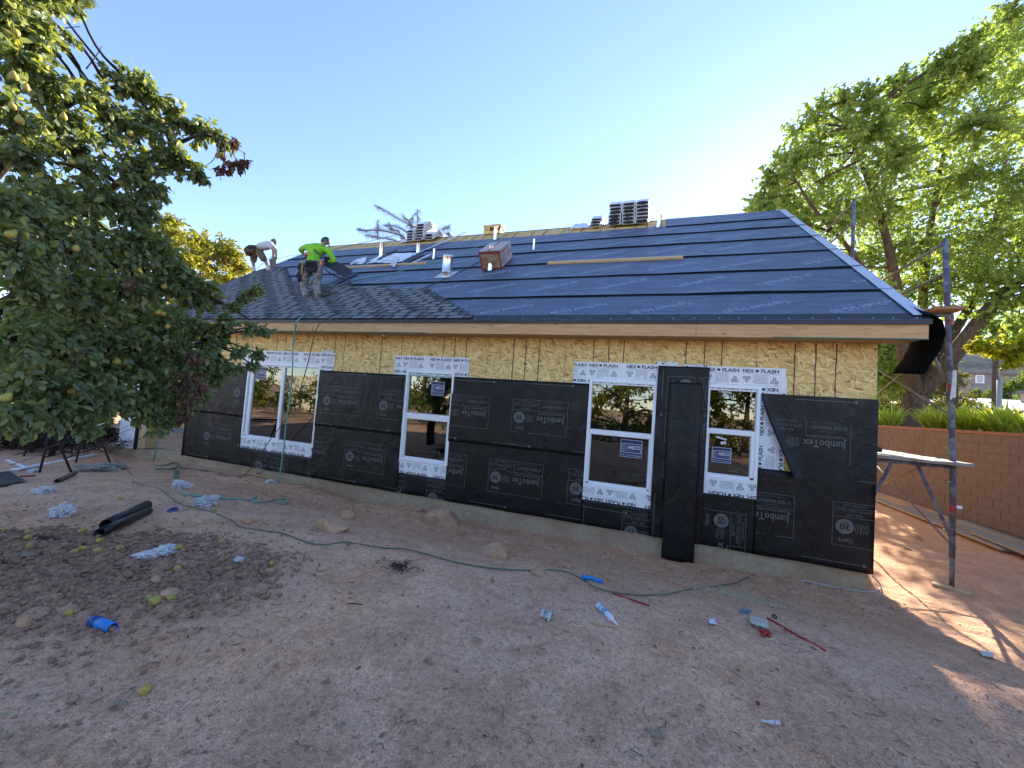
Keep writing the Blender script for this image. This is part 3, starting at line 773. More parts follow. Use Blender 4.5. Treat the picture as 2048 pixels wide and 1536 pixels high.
# under the small window: piece with the label running up the wall
paper(.80, 1.71, ZL, .50, .022, [(1.57, -.83, math.pi/2)], [], label='paper piece with its label turned on end')
# tall strip between the two right windows and the folded length hung in front of it
def crinkle(x, z): return .02*float(fbm(x*9, z*5, 44, 3))+.012*math.sin(z*9+x*14)*math.exp(-((x-.25)/.12)**2)+.01
paper(.205, .965, -.34, 2.425, .05, [(.965, .62, math.pi/2), (.965, 2.12-.9, math.pi/2)], [(.29, 2.36, -math.pi/2), (.26, .35, -math.pi/2)], extra=crinkle, nxz=(22, 60), label='crinkled upright paper strip')
def bow(x, z): return .03+.07*max(0, (.6-z))*.35+.02*math.sin(z*2.2)+.012*float(fbm(x*4, z*3, 45, 3))+.03*math.sin((x-.40)/.47*math.pi)
paper(.40, .87, -.63, 2.165, .075, [], [], extra=bow, nxz=(14, 44), label='long loose paper strip hanging to the ground')
# the left corner, wrapped round towards the porch
mb = MB(); mb.grid(lambda u, v: (-11.205-.16*u, -.02+.12*u*u, ZL-.02+(2.0-ZL)*v), 4, 12); o_ = mb.build('building_paper', PAPER, H, smooth=True); o_['label'] = 'paper end wrapped round the porch corner'
pj = Print2D(); pj.put(JT, -11.21+.15, .57, math.pi); pj.build('paper_print', (-11.36, -11.21, -.3, .9), lambda x, z: (x, -.027+.12*((-11.205-x)/.16)**2, z), PRINT, o_)

# ------------------------------------------------------------ porch at the left end
mb = MB(); mb.box(-13.14, -12.83, .03, .30, -.383, 2.86); mb.build('porch_post', PALEWOOD, H)
mb = MB(); mb.box(-13.22, -13.145, -.02, .06, -.42, 1.95); mb.build('corner_trim', BLACK_PIPE, H)
mb = MB(); mb.box(-13.95, -13.225, .0, .05, -.41, 1.7); o_ = mb.build('white_panel', VINYL, H)
mb = MB(); mb.box(-20, -11.2, 3.02, 3.06, -.38, .75); mb.build('porch_back_wall', OSB, H)
for k, xx in enumerate(np.linspace(-19.6, -11.3, 20)): stud(xx, 2.93, 3.02, -.30, .75)
mb = MB(); mb.box(-20, -11.2, 2.88, 3.02, -.385, -.25); mb.build('porch_sill', noisy('blue_sill', (.20, .22, .27), .1, .6, 8, 0, .05), H)
mb = MB(); mb.box(-20, -11.2, 2.90, 3.06, .752, .80); mb.build('porch_ledge', noisy('greenish_ledge', (.20, .27, .22), .1, .6, 8, 0, .05), H)

# ------------------------------------------------------------ eave
for a, b, fill in ((XL+.02, -8.6, 0), (-8.597, -4.4, 0), (-4.397, .70, 0), (.703, 3.43, 0)):
    mb = MB(); mb.box(a, b, -.44, -.40, 2.845, 3.045); mb.build('fascia_board', FASCIA, H, bevel=.003)
mb = MB(); mb.box(XL+.03, 3.42, -.395, -.002, 2.862, 2.874); mb.build('soffit', SOFFIT, H)
mb = MB(); mb.box(-8.9, -4.0, -.4425, -.3985, 2.8435, 2.8565); mb.box(1.7, 3.42, -.4425, -.3985, 2.8435, 2.8565); mb.build('green_edge_stripe', noisy('edge_green', (.05, .16, .11), .2, .7, 20, 0, 0), H)
mb = MB(); mb.box(XS-.002, XS+.004, .003, .016, 2.0, 2.86); mb.build('panel_edge', bpy.data.materials['edge_green'], H)
mb = MB()   # metal drip edge: flange on the deck, nose, drop
prof = [RP(0, .07, .012), RP(0, -.018, .012), RP(0, -.022, .004), RP(0, -.022, .004)+np.array([0, 0, -.045]), RP(0, -.012, 0)+np.array([0, 0, -.050])]
mb.add([(x, p[1], p[2]) for x in (XL, XR) for p in prof], [(i, i+1, 5+i+1, 5+i) for i in range(4)])
mb.build('drip_edge', METALDARK, H)
mb = MB(); mb.bar(RP(XL, -.019, .0125), RP(XR, -.019, .0125), .006, .003); mb.build('drip_edge_lip', noisy('lip_blue_grey', (.16, .19, .26), .1, .35, 8, .3, 0), H)

# ------------------------------------------------------------ roof deck
RIDGE = (5.52-EY)/CA
mb = MB()
mb.add([RP(XL, -.01, -.02), RP(XR, -.01, -.02), RP(XR, RIDGE, -.02), RP(XL, RIDGE, -.02), RP(XL, -.01, .0), RP(XR, -.01, .0), RP(XR, RIDGE, .0), RP(XL, RIDGE, .0)],
       [(0, 3, 2, 1), (0, 1, 5, 4), (1, 2, 6, 5), (3, 0, 4, 7)])
roof = mb.build('roof_deck', OSB_ROOF, H)
mb = MB(); rz = RP(0, RIDGE, 0); yb = 11.94+.45
mb.add([(XL, 5.52, rz[2]), (XR, 5.52, rz[2]), (XR, yb, EZ), (XL, yb, EZ), (XL, 5.52, rz[2]-.03), (XR, 5.52, rz[2]-.03), (XR, yb, EZ-.03), (XL, yb, EZ-.03)], [(0, 1, 2, 3), (4, 7, 6, 5), (1, 5, 6, 2), (0, 3, 7, 4), (3, 2, 6, 7)])
mb.build('rear_roof_slope', UNDER, H)
mb = MB(); dk = bpy.data.materials['line_brown']   # chalk lines and panel joints on the bare strip at the ridge
p = Print2D(); xx = -12.6
while xx < .6: p.line([(xx, 6.3), (xx+.0, RIDGE)], .018 if random.random() < .8 else .03); xx += random.choice((.405, .405, .61, .31))
p.line([(-12.9, 6.98), (.9, 6.98)], .012)
p.build('chalk_line', (XL, 1.0, 6.2, RIDGE-.01), lambda x, s: RP(x, s, .0015), dk, roof)
# rafters' tails / bottom of the overhang at the right rake
mb = MB(); mb.add([RP(XR-.03, -.005, -.022), RP(XR-.03, RIDGE, -.022), RP(XR-.03, RIDGE, -.20), RP(XR-.03, .15, -.20), RP(XR, -.005, -.022), RP(XR, RIDGE, -.022), RP(XR, RIDGE, -.20), RP(XR, .15, -.20)],
                  [(0, 1, 2, 3), (4, 7, 6, 5), (0, 4, 5, 1), (1, 5, 6, 2), (2, 6, 7, 3), (3, 7, 4, 0)]); mb.build('rake_board', FASCIA, H)
mb = MB(); mb.add([RP(x, s, h) for (x, s, h) in ((XR-.15, .10, .030), (XR+.012, .10, .030), (XR+.012, RIDGE, .030), (XR-.15, RIDGE, .030), (XR+.012, .10, -.05), (XR+.012, RIDGE, -.05))],
                  [(0, 1, 2, 3), (1, 4, 5, 2)]); mb.build('rake_flashing', METALGREY, H)
mb = MB(); mb.add([RP(x, s, h) for (x, s, h) in ((XL+.15, .0, .030), (XL-.012, .0, .030), (XL-.012, RIDGE, .030), (XL+.15, RIDGE, .030), (XL-.012, .0, -.05), (XL-.012, RIDGE, -.05))],
                  [(0, 3, 2, 1), (1, 2, 5, 4)]); mb.build('rake_flashing', METALGREY, H)
# underlayment courses, each lower edge curling up over a black band: bare selvage with shade painted in
TS = Print2D(); TS.text('TopShield SG-30', 0, 0, .11, 1.04, .025); TS_C = Print2D(); TS_C.text('Synthetic Underlayment', .12, -.075, .036, .84, .004)
TS.put(TS_C, 0, 0)
SK = [.0, 1.07, 2.20, 3.30, 4.40, 5.45, 6.12]
ENDS = [.0, 1.07, 2.20, 3.30, 4.40, 5.45, 6.36, RIDGE]
rr = random.Random(4)
BX = [(-.2, -3.30), (1.60, -4.95), (1.62, -5.6), (1.86, -6.65), (2.05, -7.6), (2.34, -8.57), (2.56, -9.5), (3.05, -10.7), (4.18, -12.39), (4.32, -12.95)]
for k in range(7):
    s0 = ENDS[k]; s1 = ENDS[k+1]+.10 if k < 6 else RIDGE
    segs = [(XL+.01, XR-.0)] if k < 6 else [(.35, XR)]
    if k == 5: s1 = 6.50
    for (xa, xb) in segs:
        base = .004+.002*k
        xlap = float(np.interp(s0, [b[0] for b in BX], [b[1] for b in BX])) if s0 < 4.3 else -20.0
        def hgt(x, s, k=k, s0=s0, base=base):
            lift = (.020+.014*float(vnoise(x*.8, k*3.1, 61)))*math.exp(-((s-s0)/.10)**2) if k > 0 else .004*math.exp(-((s-s0)/.1)**2)
            lift *= float(sstep(xlap, xlap+.25, x))
            return base+.004*float(vnoise(x*1.7, s*2.2, 63))+lift
        mb = MB(); ss = [s0-.0, s0+.02, s0+.05, s0+.09, s0+.16]+list(np.linspace(s0+.28, s1, 7)); nx = int((xb-xa)/.25)
        vs = [RP(xa+(xb-xa)*i/nx, s+(.012*math.sin(xa*3+i*.9+k)+.02*(float(vnoise(i*.35, k, 65))-.5) if j == 0 else 0), hgt(xa+(xb-xa)*i/nx, s)) for j, s in enumerate(ss) for i in range(nx+1)]
        fs = [(j*(nx+1)+i, j*(nx+1)+i+1, (j+1)*(nx+1)+i+1, (j+1)*(nx+1)+i) for j in range(len(ss)-1) for i in range(nx)]
        mb.add(vs, fs); o = mb.build('underlayment_strip', UNDER, H, smooth=True)
        p = Print2D(); top = ENDS[k+1] if k < 6 else RIDGE
        x = xa+rr.uniform(-.9, -.1) if k else -13.0+.43
        while x < xb:
            if k % 2 == 0: p.put(TS, x+.95, s0+.40*(top-s0)/1.07+.33, math.pi+R(23))
            else: p.put(TS, x, s0+.33, R(27))
            x += 1.365
        # dashed print along both edges and staple caps
        for yy in ((s0+.05 if k else s0+.215), top-.115):
            x = xa
            while x < xb: L_ = rr.uniform(.10, .34); p.rect(x, yy-.005, x+L_, yy+.005); x += L_+rr.uniform(.03, .12)
        for _ in range(int((xb-xa)*4.2)):
            p.disc(rr.uniform(xa, xb), rr.choice((s0+.14, s0+.55, top-.22))+rr.uniform(-.03, .03), .012, 7)
        p.build('underlayment_print', (xa+.02, xb-.16, s0+.015, min(top, s1)-.075), lambda x, s: RP(x, s, hgt(x, s)+.0035), UPRINT, o)
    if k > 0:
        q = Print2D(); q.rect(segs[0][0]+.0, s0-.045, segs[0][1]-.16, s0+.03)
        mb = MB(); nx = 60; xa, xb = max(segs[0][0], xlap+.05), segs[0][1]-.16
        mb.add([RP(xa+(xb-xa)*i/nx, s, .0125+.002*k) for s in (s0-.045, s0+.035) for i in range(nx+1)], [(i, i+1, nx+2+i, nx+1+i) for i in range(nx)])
        mb.build('selvage_shade_band', BLACKBAND, H)  # black strip: the bare lap, and painted shade under the curled edge
mb = MB(); nx = 70; mb.add([RP(-4.2+(XR+4.2)*i/nx, s, .014) for s in (-.012, .195) for i in range(nx+1)], [(i, i+1, nx+2+i, nx+1+i) for i in range(nx)])
st_ = mb.build('starter_strip', STARTER, H)
mb = MB(); x = -3.0
while x < XR: mb.lathe([(.0, .004), (.011, .003), (.011, 0)], 6, 0, (lambda x: lambda v: RP(x+v[0], .03+v[1], .016+v[2]))(x)); x += random.uniform(.2, .42)
mb.build('roofing_nail', GALV, st_)['kind'] = 'stuff'

# ------------------------------------------------------------ shingles, one by one
def shingle_mesh(i):
    r = random.Random(50+i); mb = MB(); th = .005
    def T(v): x, s, h = v; return np.array([x, s*CA-h*SA, s*SA+h*CA])
    def slab(x0, x1, s0, s1, h0, h1, mi=0): mb.add([T(v) for v in ((x0, s0, h0), (x1, s0, h0), (x1, s1, h1), (x0, s1, h1), (x0, s0, h0+th), (x1, s0, h0+th), (x1, s1, h1+th), (x0, s1, h1+th))],
                                             [(0, 1, 5, 4), (1, 2, 6, 5), (3, 0, 4, 7), (4, 5, 6, 7)], mi)
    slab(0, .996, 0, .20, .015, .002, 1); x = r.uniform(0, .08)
    while x < .9:
        w_ = r.uniform(.12, .30); slab(x, min(.996, x+w_), -.004, .15, .022, .009); x += w_+r.uniform(.03, .12)
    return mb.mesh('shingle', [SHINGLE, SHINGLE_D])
SM = [shingle_mesh(i) for i in range(9)]
EXPO = .1435
BX_ = [(-.2, -3.30), (1.60, -4.95), (1.62, -5.6), (1.86, -6.65), (2.05, -7.6), (2.34, -8.57), (2.56, -9.5), (3.05, -10.7), (4.18, -12.39), (4.32, -12.95)]
nsh = 0; k = 0
while k*EXPO < 4.25:
    s = k*EXPO-.012; xe = float(np.interp(s, [b[0] for b in BX_], [b[1] for b in BX_])); x = XL-.02-(k % 6)*.165
    while x < xe-.45:
        a = max(x, XL-.02)
        o = bpy.data.objects.new('shingle', SM[(nsh*5+k*3) % 9]); o.location = Vector([float(c) for c in RP(a if x >= XL-.03 else XL-.02, s, .024)])
        if x < XL-.03: o.scale = (max(.1, x+1-a), 1, 1)
        o.location.z += random.uniform(-.0008, .0008)
        link(o, H); nsh += 1; x += 1.0
    k += 1

# ------------------------------------------------------------ vent pipes
def pipe(px, py, h, dia, name='vent_pipe', fl=True, cap=False, lean=0.0):
    b = on_roof(px, py); mb = MB(); r_ = dia/2
    T = lambda v: (b[0]+v[0]+lean*v[2], b[1]+v[1], b[2]+v[2])
    prof = [(r_*.97, -.15), (r_, h-.015), (r_*1.03, h-.012), (r_*1.03, h), (r_*.9, h), (r_*.88, h-.25)]
    if dia > .2: prof = [(r_*.95, -.15), (r_*.95, .06), (r_*1.02, .065), (r_*1.02, .08), (r_, .085), (r_, h-.05), (r_*1.03, h-.045), (r_*1.03, h-.03), (r_, h-.025), (r_, h), (r_*.93, h), (r_*.9, h-.3)]
    mb.lathe(prof, 18, 0, T); o = mb.build(name, GALV, H, smooth=True)
    mb = MB(); q = r_*1.9; mb.add([b+np.array([0, 0, .0])+RP(dx, ds, .022)-RP(0, 0, 0) for dx, ds in ((-q, -q), (q, -q), (q, q), (-q, q))], [(0, 1, 2, 3)])
    mb.build('pipe_flashing', METALDARK if not cap else METALGREY, o); return o
pipe(893, 551, .52, .25, cap=True)['label'] = 'widest metal vent pipe'
pipe(980, 541, .62, .135); pipe(762, 514, .50, .14); pipe(836, 507, .33, .13); pipe(867, 519, .33, .07); pipe(1067, 501, .33, .065); pipe(990, 480, .46, .13)
pipe(1315, 455, .34, .13, lean=.15)
# the black membrane left hanging at the right corner of the eave, and a pipe stub at the end wall
mb = MB()
def hang(u, v):
    pts = [(3.38, .02, 3.145), (3.47, .02, 3.16), (3.555, 0, 3.10), (3.59, 0, 2.96), (3.55, 0, 2.76), (3.47, 0, 2.60), (3.42, 0, 2.46)]
    t = v*(len(pts)-1); i = min(int(t), len(pts)-2); f = t-i; a, b = pts[i], pts[i+1]
    y = -.43+.50*u; up = .75*(y-EY)*(1-min(1, v*1.3))*.9
    return (a[0]+(b[0]-a[0])*f+.02*math.sin(u*5+v*3)-.10*u*v, y+.05*v, a[2]+(b[2]-a[2])*f+up-.06*(1-u)*v)
mb.grid(hang, 8, 18); o = mb.build('hanging_membrane', noisy('dull_black', (.003, .003, .003), .2, .95, 9, 0, 0, .1), H, smooth=True); md = o.modifiers.new('t', 'SOLIDIFY'); md.thickness = .012
mb = MB(); mb.tube([(3.0, .12, 1.36), (3.2, .12, 1.36), (3.235, .12, 1.36)], .036, 12); mb.build('pipe_stub', BLACK_PIPE, H, smooth=True)

# ================================================================== THINGS ON THE ROOF
WRAP = noisy('bundle_wrap', (.60, .62, .64), .15, .4, 14, 0, .2); BUNDLE = noisy('bundle_ends', (.018, .018, .019), .4, .9, 60, 0, .5)
def bundle_mesh(w_, h_, seed):
    r = random.Random(seed); ys = np.linspace(-.50, .50, 15)
    zc = lambda y: -.75*(math.sqrt(y*y+.09**2)-.09)
    n = 20; mb, core = MB(), MB()
    def ring(y, k, rx=1.0, rz=1.0, dy=0.0):
        out = []
        for j in range(n):
            t = 2*math.pi*j/n; c, s_ = math.cos(t), math.sin(t)
            x = w_/2*math.copysign(abs(c)**.35, c)*rx; z = h_/2*math.copysign(abs(s_)**.45, s_)*rz
            out.append((x+r.uniform(-.004, .004), y+dy, zc(y)+h_/2+z+r.uniform(-.003, .003)))
        return out
    for k_, y in enumerate(ys):
        mb.v += ring(y, k_)
    e0 = len(mb.v); mb.v += ring(ys[0], 0, .86, .70, -.012); e1 = len(mb.v); mb.v += ring(ys[-1], 0, .86, .70, .012)
    for i in range(len(ys)-1):
        for j in range(n): mb.f.append((i*n+j, i*n+(j+1) % n, (i+1)*n+(j+1) % n, (i+1)*n+j)); mb.m.append(0)
    l = (len(ys)-1)*n
    for j in range(n):
        mb.f.append((j, e0+j, e0+(j+1) % n, (j+1) % n)); mb.m.append(0)
        mb.f.append((l+j, l+(j+1) % n, e1+(j+1) % n, e1+j)); mb.m.append(0)
    a = r.uniform(.70, .90); b = r.uniform(.50, .92); jag = [r.uniform(.86, 1.08) for _ in range(n)]
    def cring(y, dy, k=1.0):
        return [(w_/2*a*k*math.copysign(abs(math.cos(2*math.pi*j/n))**.6, math.cos(2*math.pi*j/n))*jag[j], y+dy, zc(y)+h_/2+h_/2*b*k*math.sin(2*math.pi*j/n)*jag[j]) for j in range(n)]
    for y, dy in ((ys[0], -.022), (ys[-1], .022)):
        b0 = len(core.v); core.v += cring(y, dy); core.v += cring(y, -dy*.5)
        core.f.append(tuple(range(b0, b0+n)) if dy > 0 else tuple(range(b0+n-1, b0-1, -1))); core.m.append(0)
        for j in range(n): core.f.append((b0+j, b0+(j+1) % n, b0+n+(j+1) % n, b0+n+j)); core.m.append(0)
    return mb.mesh('shingle_bundle', WRAP, smooth=True), core.mesh('shingle_ends', BUNDLE)
RZ = RP(0, RIDGE, 0)[2]
def bundle(x, lvl, y=5.52, h_=.115, w_=.385, z0=.02, seed=1, label='', group='', jx=0.0):
    a, b = bundle_mesh(w_, h_, seed)
    o = bpy.data.objects.new('shingle_bundle', a); o.location = (x+jx, y, RZ+z0+lvl*h_*.985); COL.objects.link(o)
    tag(o, label, 'shingle bundle', group)
    c = bpy.data.objects.new('shingle_ends', b); c.location = o.location; link(c, o)
    return o
ordn = ['bottom', 'second', 'third', 'fourth', 'fifth', 'top']
coln = ['left', 'middle', 'right']
for c in range(3):
    for l in range(6):
        nm = ordn[l]+(' from the bottom' if 0 < l < 5 else '')
        bundle(-1.13+.395*c, l, seed=100+c*7+l, jx=random.uniform(-.015, .015), group='white wrapped shingle bundles in the tall stack on the ridge',
               label='white wrapped shingle bundle, %s in %s column of tall ridge stack' % (nm, coln[c]))
for l in range(3):
    bundle(-1.72, l, seed=140+l, w_=.33, h_=.092, jx=.02*l, group='shingle bundles in the short stack on the ridge', label='white wrapped shingle bundle, %s of the short three bundle stack beside the tall one' % ['lowest', 'middle', 'topmost'][l])
lc = [(-8.45, 4, .30), (-8.06, 6, .36), (-7.66, 2, .36)]
for ci, (x, n_, w_) in enumerate(lc):
    for l in range(n_):
        p_ = 'lowest' if l == 0 else ('topmost' if l == n_-1 else ordn[l]+' from the bottom')
        bundle(x, l, seed=160+ci*9+l, w_=w_, h_=.105, jx=random.uniform(-.02, .02), group='shingle bundles in the ridge stack in front of the spruce',
               label='shingle bundle, %s in %s column of the stack by the spruce' % (p_, ['left', 'middle', 'right'][ci]))
def crumple(pts_fn, nu, nv, amp, seed, freq=6.0):
    mb = MB()
    def f(u, v):
        p = np.array(pts_fn(u, v), float); n = fbm(u*freq, v*freq, seed, 4); m_ = fbm(u*freq*2.3+9, v*freq*2.3, seed+5, 3)
        return p+np.array([m_*amp*.8, n*amp*.5, abs(n)*amp*2.2+abs(m_)*amp])
    mb.grid(f, nu, nv); return mb
def bil(a, b, c, d): return lambda u, v: (np.array(a)*(1-u)+np.array(b)*u)*(1-v)+(np.array(d)*(1-u)+np.array(c)*u)*v
WHITEPL = make_bag('white_plastic', (.80, .80, .79)); CLEARPL = make_bag('dusty_plastic', (.42, .40, .35))
SHEET = Mat('white_sheet', (.62, .65, .72), .4); SHEET.bump(SHEET.noise(SHEET.coord(), 14, 4, .6, 1), .5, .02); SHEET = SHEET.m
def thing(o, label, cat, group=None): return tag(o, label, cat, group)
rp = lambda px, py, h=.02: on_roof(px, py, h)
# white wrapper sheet draped down beside the left ridge stack
mb = crumple(bil((-7.88, 5.25, RZ+.62), (-7.15, 5.35, RZ-.05), (-7.0, 5.95, RZ-.16), (-7.8, 5.9, RZ+.52)), 14, 12, .05, 3)
thing(mb.build('plastic_sheet', SHEET, None, (-7.5, 5.5, RZ)), 'white plastic wrapper draped over the right side of the left ridge stack', 'plastic sheet')
mb = crumple(bil(RP(-8.95, RIDGE-.55, .03), RP(-8.62, RIDGE-.55, .03), RP(-8.62, RIDGE-.03, .03), RP(-9.0, RIDGE-.03, .03)), 10, 10, .05, 13)
thing(mb.build('plastic_sheet', SHEET, None, RP(-8.8, RIDGE-.3)), 'folded pale wrapper lying flat left of the ridge stack by the spruce', 'plastic sheet')
mb = crumple(bil(rp(1140, 458, .03), rp(1178, 455, .03), rp(1174, 447, .03), rp(1150, 448, .03)), 10, 8, .04, 23)
thing(mb.build('plastic_sheet', SHEET, None, rp(1155, 452)), 'pale wrapper lying on the bare ridge boards beside the short bundle stack', 'plastic sheet')
mb = crumple(bil(rp(731, 528, .02), rp(800, 526, .02), rp(838, 506, .02), rp(764, 508, .02)), 26, 18, .05, 33)
thing(mb.build('plastic_sheet', SHEET, None, rp(780, 518)), 'large crumpled white wrapper caught above the toe board near the green shirted roofer', 'plastic sheet')
mb = crumple(bil(rp(697, 530, .02), rp(730, 528, .02), rp(733, 515, .02), rp(712, 520, .02)), 16, 10, .07, 43)
thing(mb.build('plastic_scrap', SHEET, None, rp(715, 524)), 'ragged white plastic scrap at the left end of the toe board', 'plastic scrap')
mb = crumple(bil(rp(780, 532, .05), rp(790, 536, .05), rp(797, 515, .06), rp(786, 514, .06)), 10, 12, .08, 53)
thing(mb.build('plastic_scrap', WHITEPL, None, rp(788, 525)), 'translucent plastic scrap hanging over the middle of the toe board', 'plastic scrap')
mb = MB(); mb.bar(rp(688, 535, .03), rp(853, 526, .03), .09, .05, up=(0, -SA, CA)); thing(mb.build('toe_board', BATTEN, None, rp(770, 530), bevel=.004), 'wooden toe board below the crumpled white wrapper', 'board', 'wooden boards on the roof')
mb = MB(); mb.bar(rp(1096, 526, .035), rp(1366, 514.5, .035), .14, .045, up=(0, -SA, CA)); thing(mb.build('toe_board', BATTEN, None, rp(1230, 521), bevel=.004), 'long wooden toe board alone on the dark underlayment', 'board', 'wooden boards on the roof')
mb = MB(); mb.bar(rp(832, 507, .05), rp(932, 464, .12), .10, .004, up=(0, -SA, CA)); thing(mb.build('metal_flashing_strip', METALGREY, None, rp(880, 488)), 'long grey metal strip lying uphill to the ridge', 'metal strip')
mb = MB(); mb.bar(rp(822, 527, .03), rp(861, 509, .05), .05, .03, up=(0, -SA, CA)); thing(mb.build('rolled_wrapper', SHEET, None, rp(842, 518)), 'thin rolled white wrapper strip right of the crumpled sheet', 'wrapper')
def loose_shingle(a, b, c, d, name, label, mt=None):
    mb = MB(); V = [np.array(q) for q in (a, b, c, d)]; mb.grid(lambda u, v: bil(*V)(u, v)+np.array([0, 0, .02*math.sin(u*3.1)]), 6, 2)
    o = mb.build(name, mt or STARTER, None, V[0]); md = o.modifiers.new('t', 'SOLIDIFY'); md.thickness = .008; return thing(o, label, 'shingle')
loose_shingle(rp(752, 522, .04), rp(790, 504, .05), rp(796, 497, .06), rp(763, 512, .04), 'loose_shingle', 'dark shingle standing on edge behind the large white wrapper')
loose_shingle(rp(664, 573, .03), rp(716, 547, .05), rp(709, 545, .05), rp(655, 568, .03), 'loose_shingle', 'dark shingle lying slanted on the roof right of the green shirted roofer')
loose_shingle(rp(812, 527, .03), rp(850, 510, .04), rp(838, 507, .04), rp(800, 525, .03), 'loose_shingle', 'grey shingle between the white wrapper and the rolled strip')
# plywood crate at the ridge
b = RP(-5.35, RIDGE-.12, 0); mb = MB()
for bx in ((-.32, .30, -.02, .0, .05, .30), (-.32, .30, .34, .36, .05, .30), (-.32, -.30, .0, .34, .05, .30), (.28, .30, .0, .34, .05, .30), (-.34, .33, -.04, .38, .305, .325)):
    if bx[0] == -.32 and bx[2] == -.02: mb.box(b[0]-.32, b[0]-.1, b[1]-.02, b[1], b[2]+.0, b[2]+.30); mb.box(b[0]-.1, b[0]+.3, b[1]-.02, b[1], b[2]+.0, b[2]+.1); continue
    mb.box(b[0]+bx[0], b[0]+bx[1], b[1]+bx[2], b[1]+bx[3], b[2]+bx[4]-.06, b[2]+bx[5])
thing(mb.build('plywood_crate', OSB_ROOF, None, b), 'small strand board crate perched on the roof ridge', 'crate')
# cardboard carton
KRAFT = noisy('kraft_card', (.31, .20, .125), .12, .8, 6, 0, .05); CARTON_W = noisy('carton_side', (.42, .36, .34), .1, .7, 6, 0, .03); CRED = Mat('carton_red', (.20, .035, .03), .6).m; CINK = Mat('carton_ink', (.10, .04, .035), .7).m
x0, x1, s0, s1, hh = -4.06, -3.51, 3.06, 3.95, .47
mb = MB(); P8 = [RP(x, s, h) for h in (.015, hh) for s in (s0, s1) for x in (x0, x1)]
mb.add(P8, [(0, 2, 3, 1)], 0); mb.add(P8, [(4, 5, 7, 6)], 1); mb.add(P8, [(0, 1, 5, 4)], 0); mb.add(P8, [(2, 6, 7, 3)], 0); mb.add(P8, [(0, 4, 6, 2)], 0); mb.add(P8, [(1, 3, 7, 5)], 1)
carton = mb.build('cardboard_carton', [KRAFT, CARTON_W], None, RP((x0+x1)/2, s0, 0)); thing(carton, 'brown cardboard carton with red printed edges wedged behind a vent pipe', 'carton')
p = Print2D(); W_ = x1-x0
p.rect(0, hh-.08, W_, hh-.015, 1); p.rect(0, .015, .035, hh, 1); p.rect(W_-.035, .015, W_, hh, 1); p.rect(0, .015, W_, .05, 1)
p.text('Do It', .05, hh-.068, .04, None, .01, 2); p.line([(.36, .33), (.43, .38), (.50, .33)], .012, 1); p.disc(.46, .24, .035, 18, 0, .026)
for k in range(7): p.rect(.30, .06+.022*k, .30+random.uniform(.1, .18), .068+.022*k, 0)
p.rect(.06, .10, .2, .3, 1); p.rect(.075, .12, .185, .28, 3)
p.build('carton_print', (0, W_, 0, hh), lambda x, h: RP(x0+x, s0-.003, h+.0), [CINK, CRED, CARTON_W, KRAFT], carton)
p = Print2D(); L_ = s1-s0
p.text('MEMBRANE', .06, hh-.10, .05, .6, .02, 1); p.rect(.0, .02, L_, .05, 1); p.rect(0, .02, .02, hh, 1)
for k in range(11): p.rect(.06, .10+.022*k, .06+random.uniform(.22, .42), .108+.022*k, 0)
p.line([(.55, .30), (.62, .18), (.70, .32)], .03, 1); p.disc(.78, .27, .05, 20, 1, .035)
p.build('carton_print', (0, L_, 0, hh), lambda s, h: RP(x1+.003, s0+s, h), [CINK, CRED], carton)
p = Print2D(); p.rect(.235, 0, .275, L_, 0)
for k in range(4): p.rect(.05, .15+k*.2, .19, .18+k*.2, 1); p.rect(.33, .15+k*.2, .47, .18+k*.2, 1)
p.build('carton_tape', (0, W_, 0, L_), lambda x, s: RP(x0+x, s0+s, hh+.003), [CINK, CARTON_W], carton)
# nail gun / harness tools beside the roofer's shoe
mb = MB(); t0 = rp(650, 591, .06)
mb.bar(t0+np.array([-.12, 0, .02]), t0+np.array([.10, .05, .05]), .07, .09); mb.bar(t0+np.array([.06, .03, .02]), t0+np.array([.30, .14, .10]), .045, .05); mb.bar(t0+np.array([-.08, 0, .03]), t0+np.array([-.2, -.04, -.02]), .05, .05)
mb.tube([t0+np.array([-.1, .02, .06]), t0+np.array([0, .02, .13]), t0+np.array([.10, .05, .09])], .014, 6)
thing(mb.build('nail_gun', BLACK_PIPE, None, t0, bevel=.01), 'black nail gun lying on the shingles at the roofer\'s shoe', 'nail gun')

# ================================================================== PEOPLE
def skin(chains, name, mat, parent, sub=2, root=0):
    """chains: lists of (point, radius); equal points are shared"""
    V, Rr, E, key = [], [], [], {}
    for ch in chains:
        pv = None
        for p_, r_ in ch:
            k_ = tuple(round(float(c), 4) for c in p_)
            if k_ not in key: key[k_] = len(V); V.append(k_); Rr.append(r_)
            i = key[k_]
            if pv is not None: E.append((pv, i))
            pv = i
    me = bpy.data.meshes.new(name); me.from_pydata(V, E, []); o = bpy.data.objects.new(name, me); COL.objects.link(o)
    md = o.modifiers.new('skin', 'SKIN'); md.use_smooth_shade = True
    for i, sv in enumerate(me.skin_vertices[0].data):
        r_ = Rr[i]; sv.radius = (r_, r_) if np.isscalar(r_) else r_; sv.use_root = (i == root)
    ss = o.modifiers.new('sub', 'SUBSURF'); ss.levels = sub; ss.render_levels = sub
    bpy.context.view_layer.update()
    dg = bpy.context.evaluated_depsgraph_get(); m2 = bpy.data.meshes.new_from_object(o.evaluated_get(dg))
    bpy.data.objects.remove(o, do_unlink=True); bpy.data.meshes.remove(me); m2.name = name
    m2.materials.clear(); m2.materials.append(mat); o = bpy.data.objects.new(name, m2); link(o, parent)
    for pl in m2.polygons: pl.use_smooth = True
    return o
SKINM = noisy('skin_tone', (.34, .19, .125), .08, .55, 12, 0, 0); HAIR = noisy('dark_hair', (.02, .015, .012), .3, .6, 40, 0, .2)
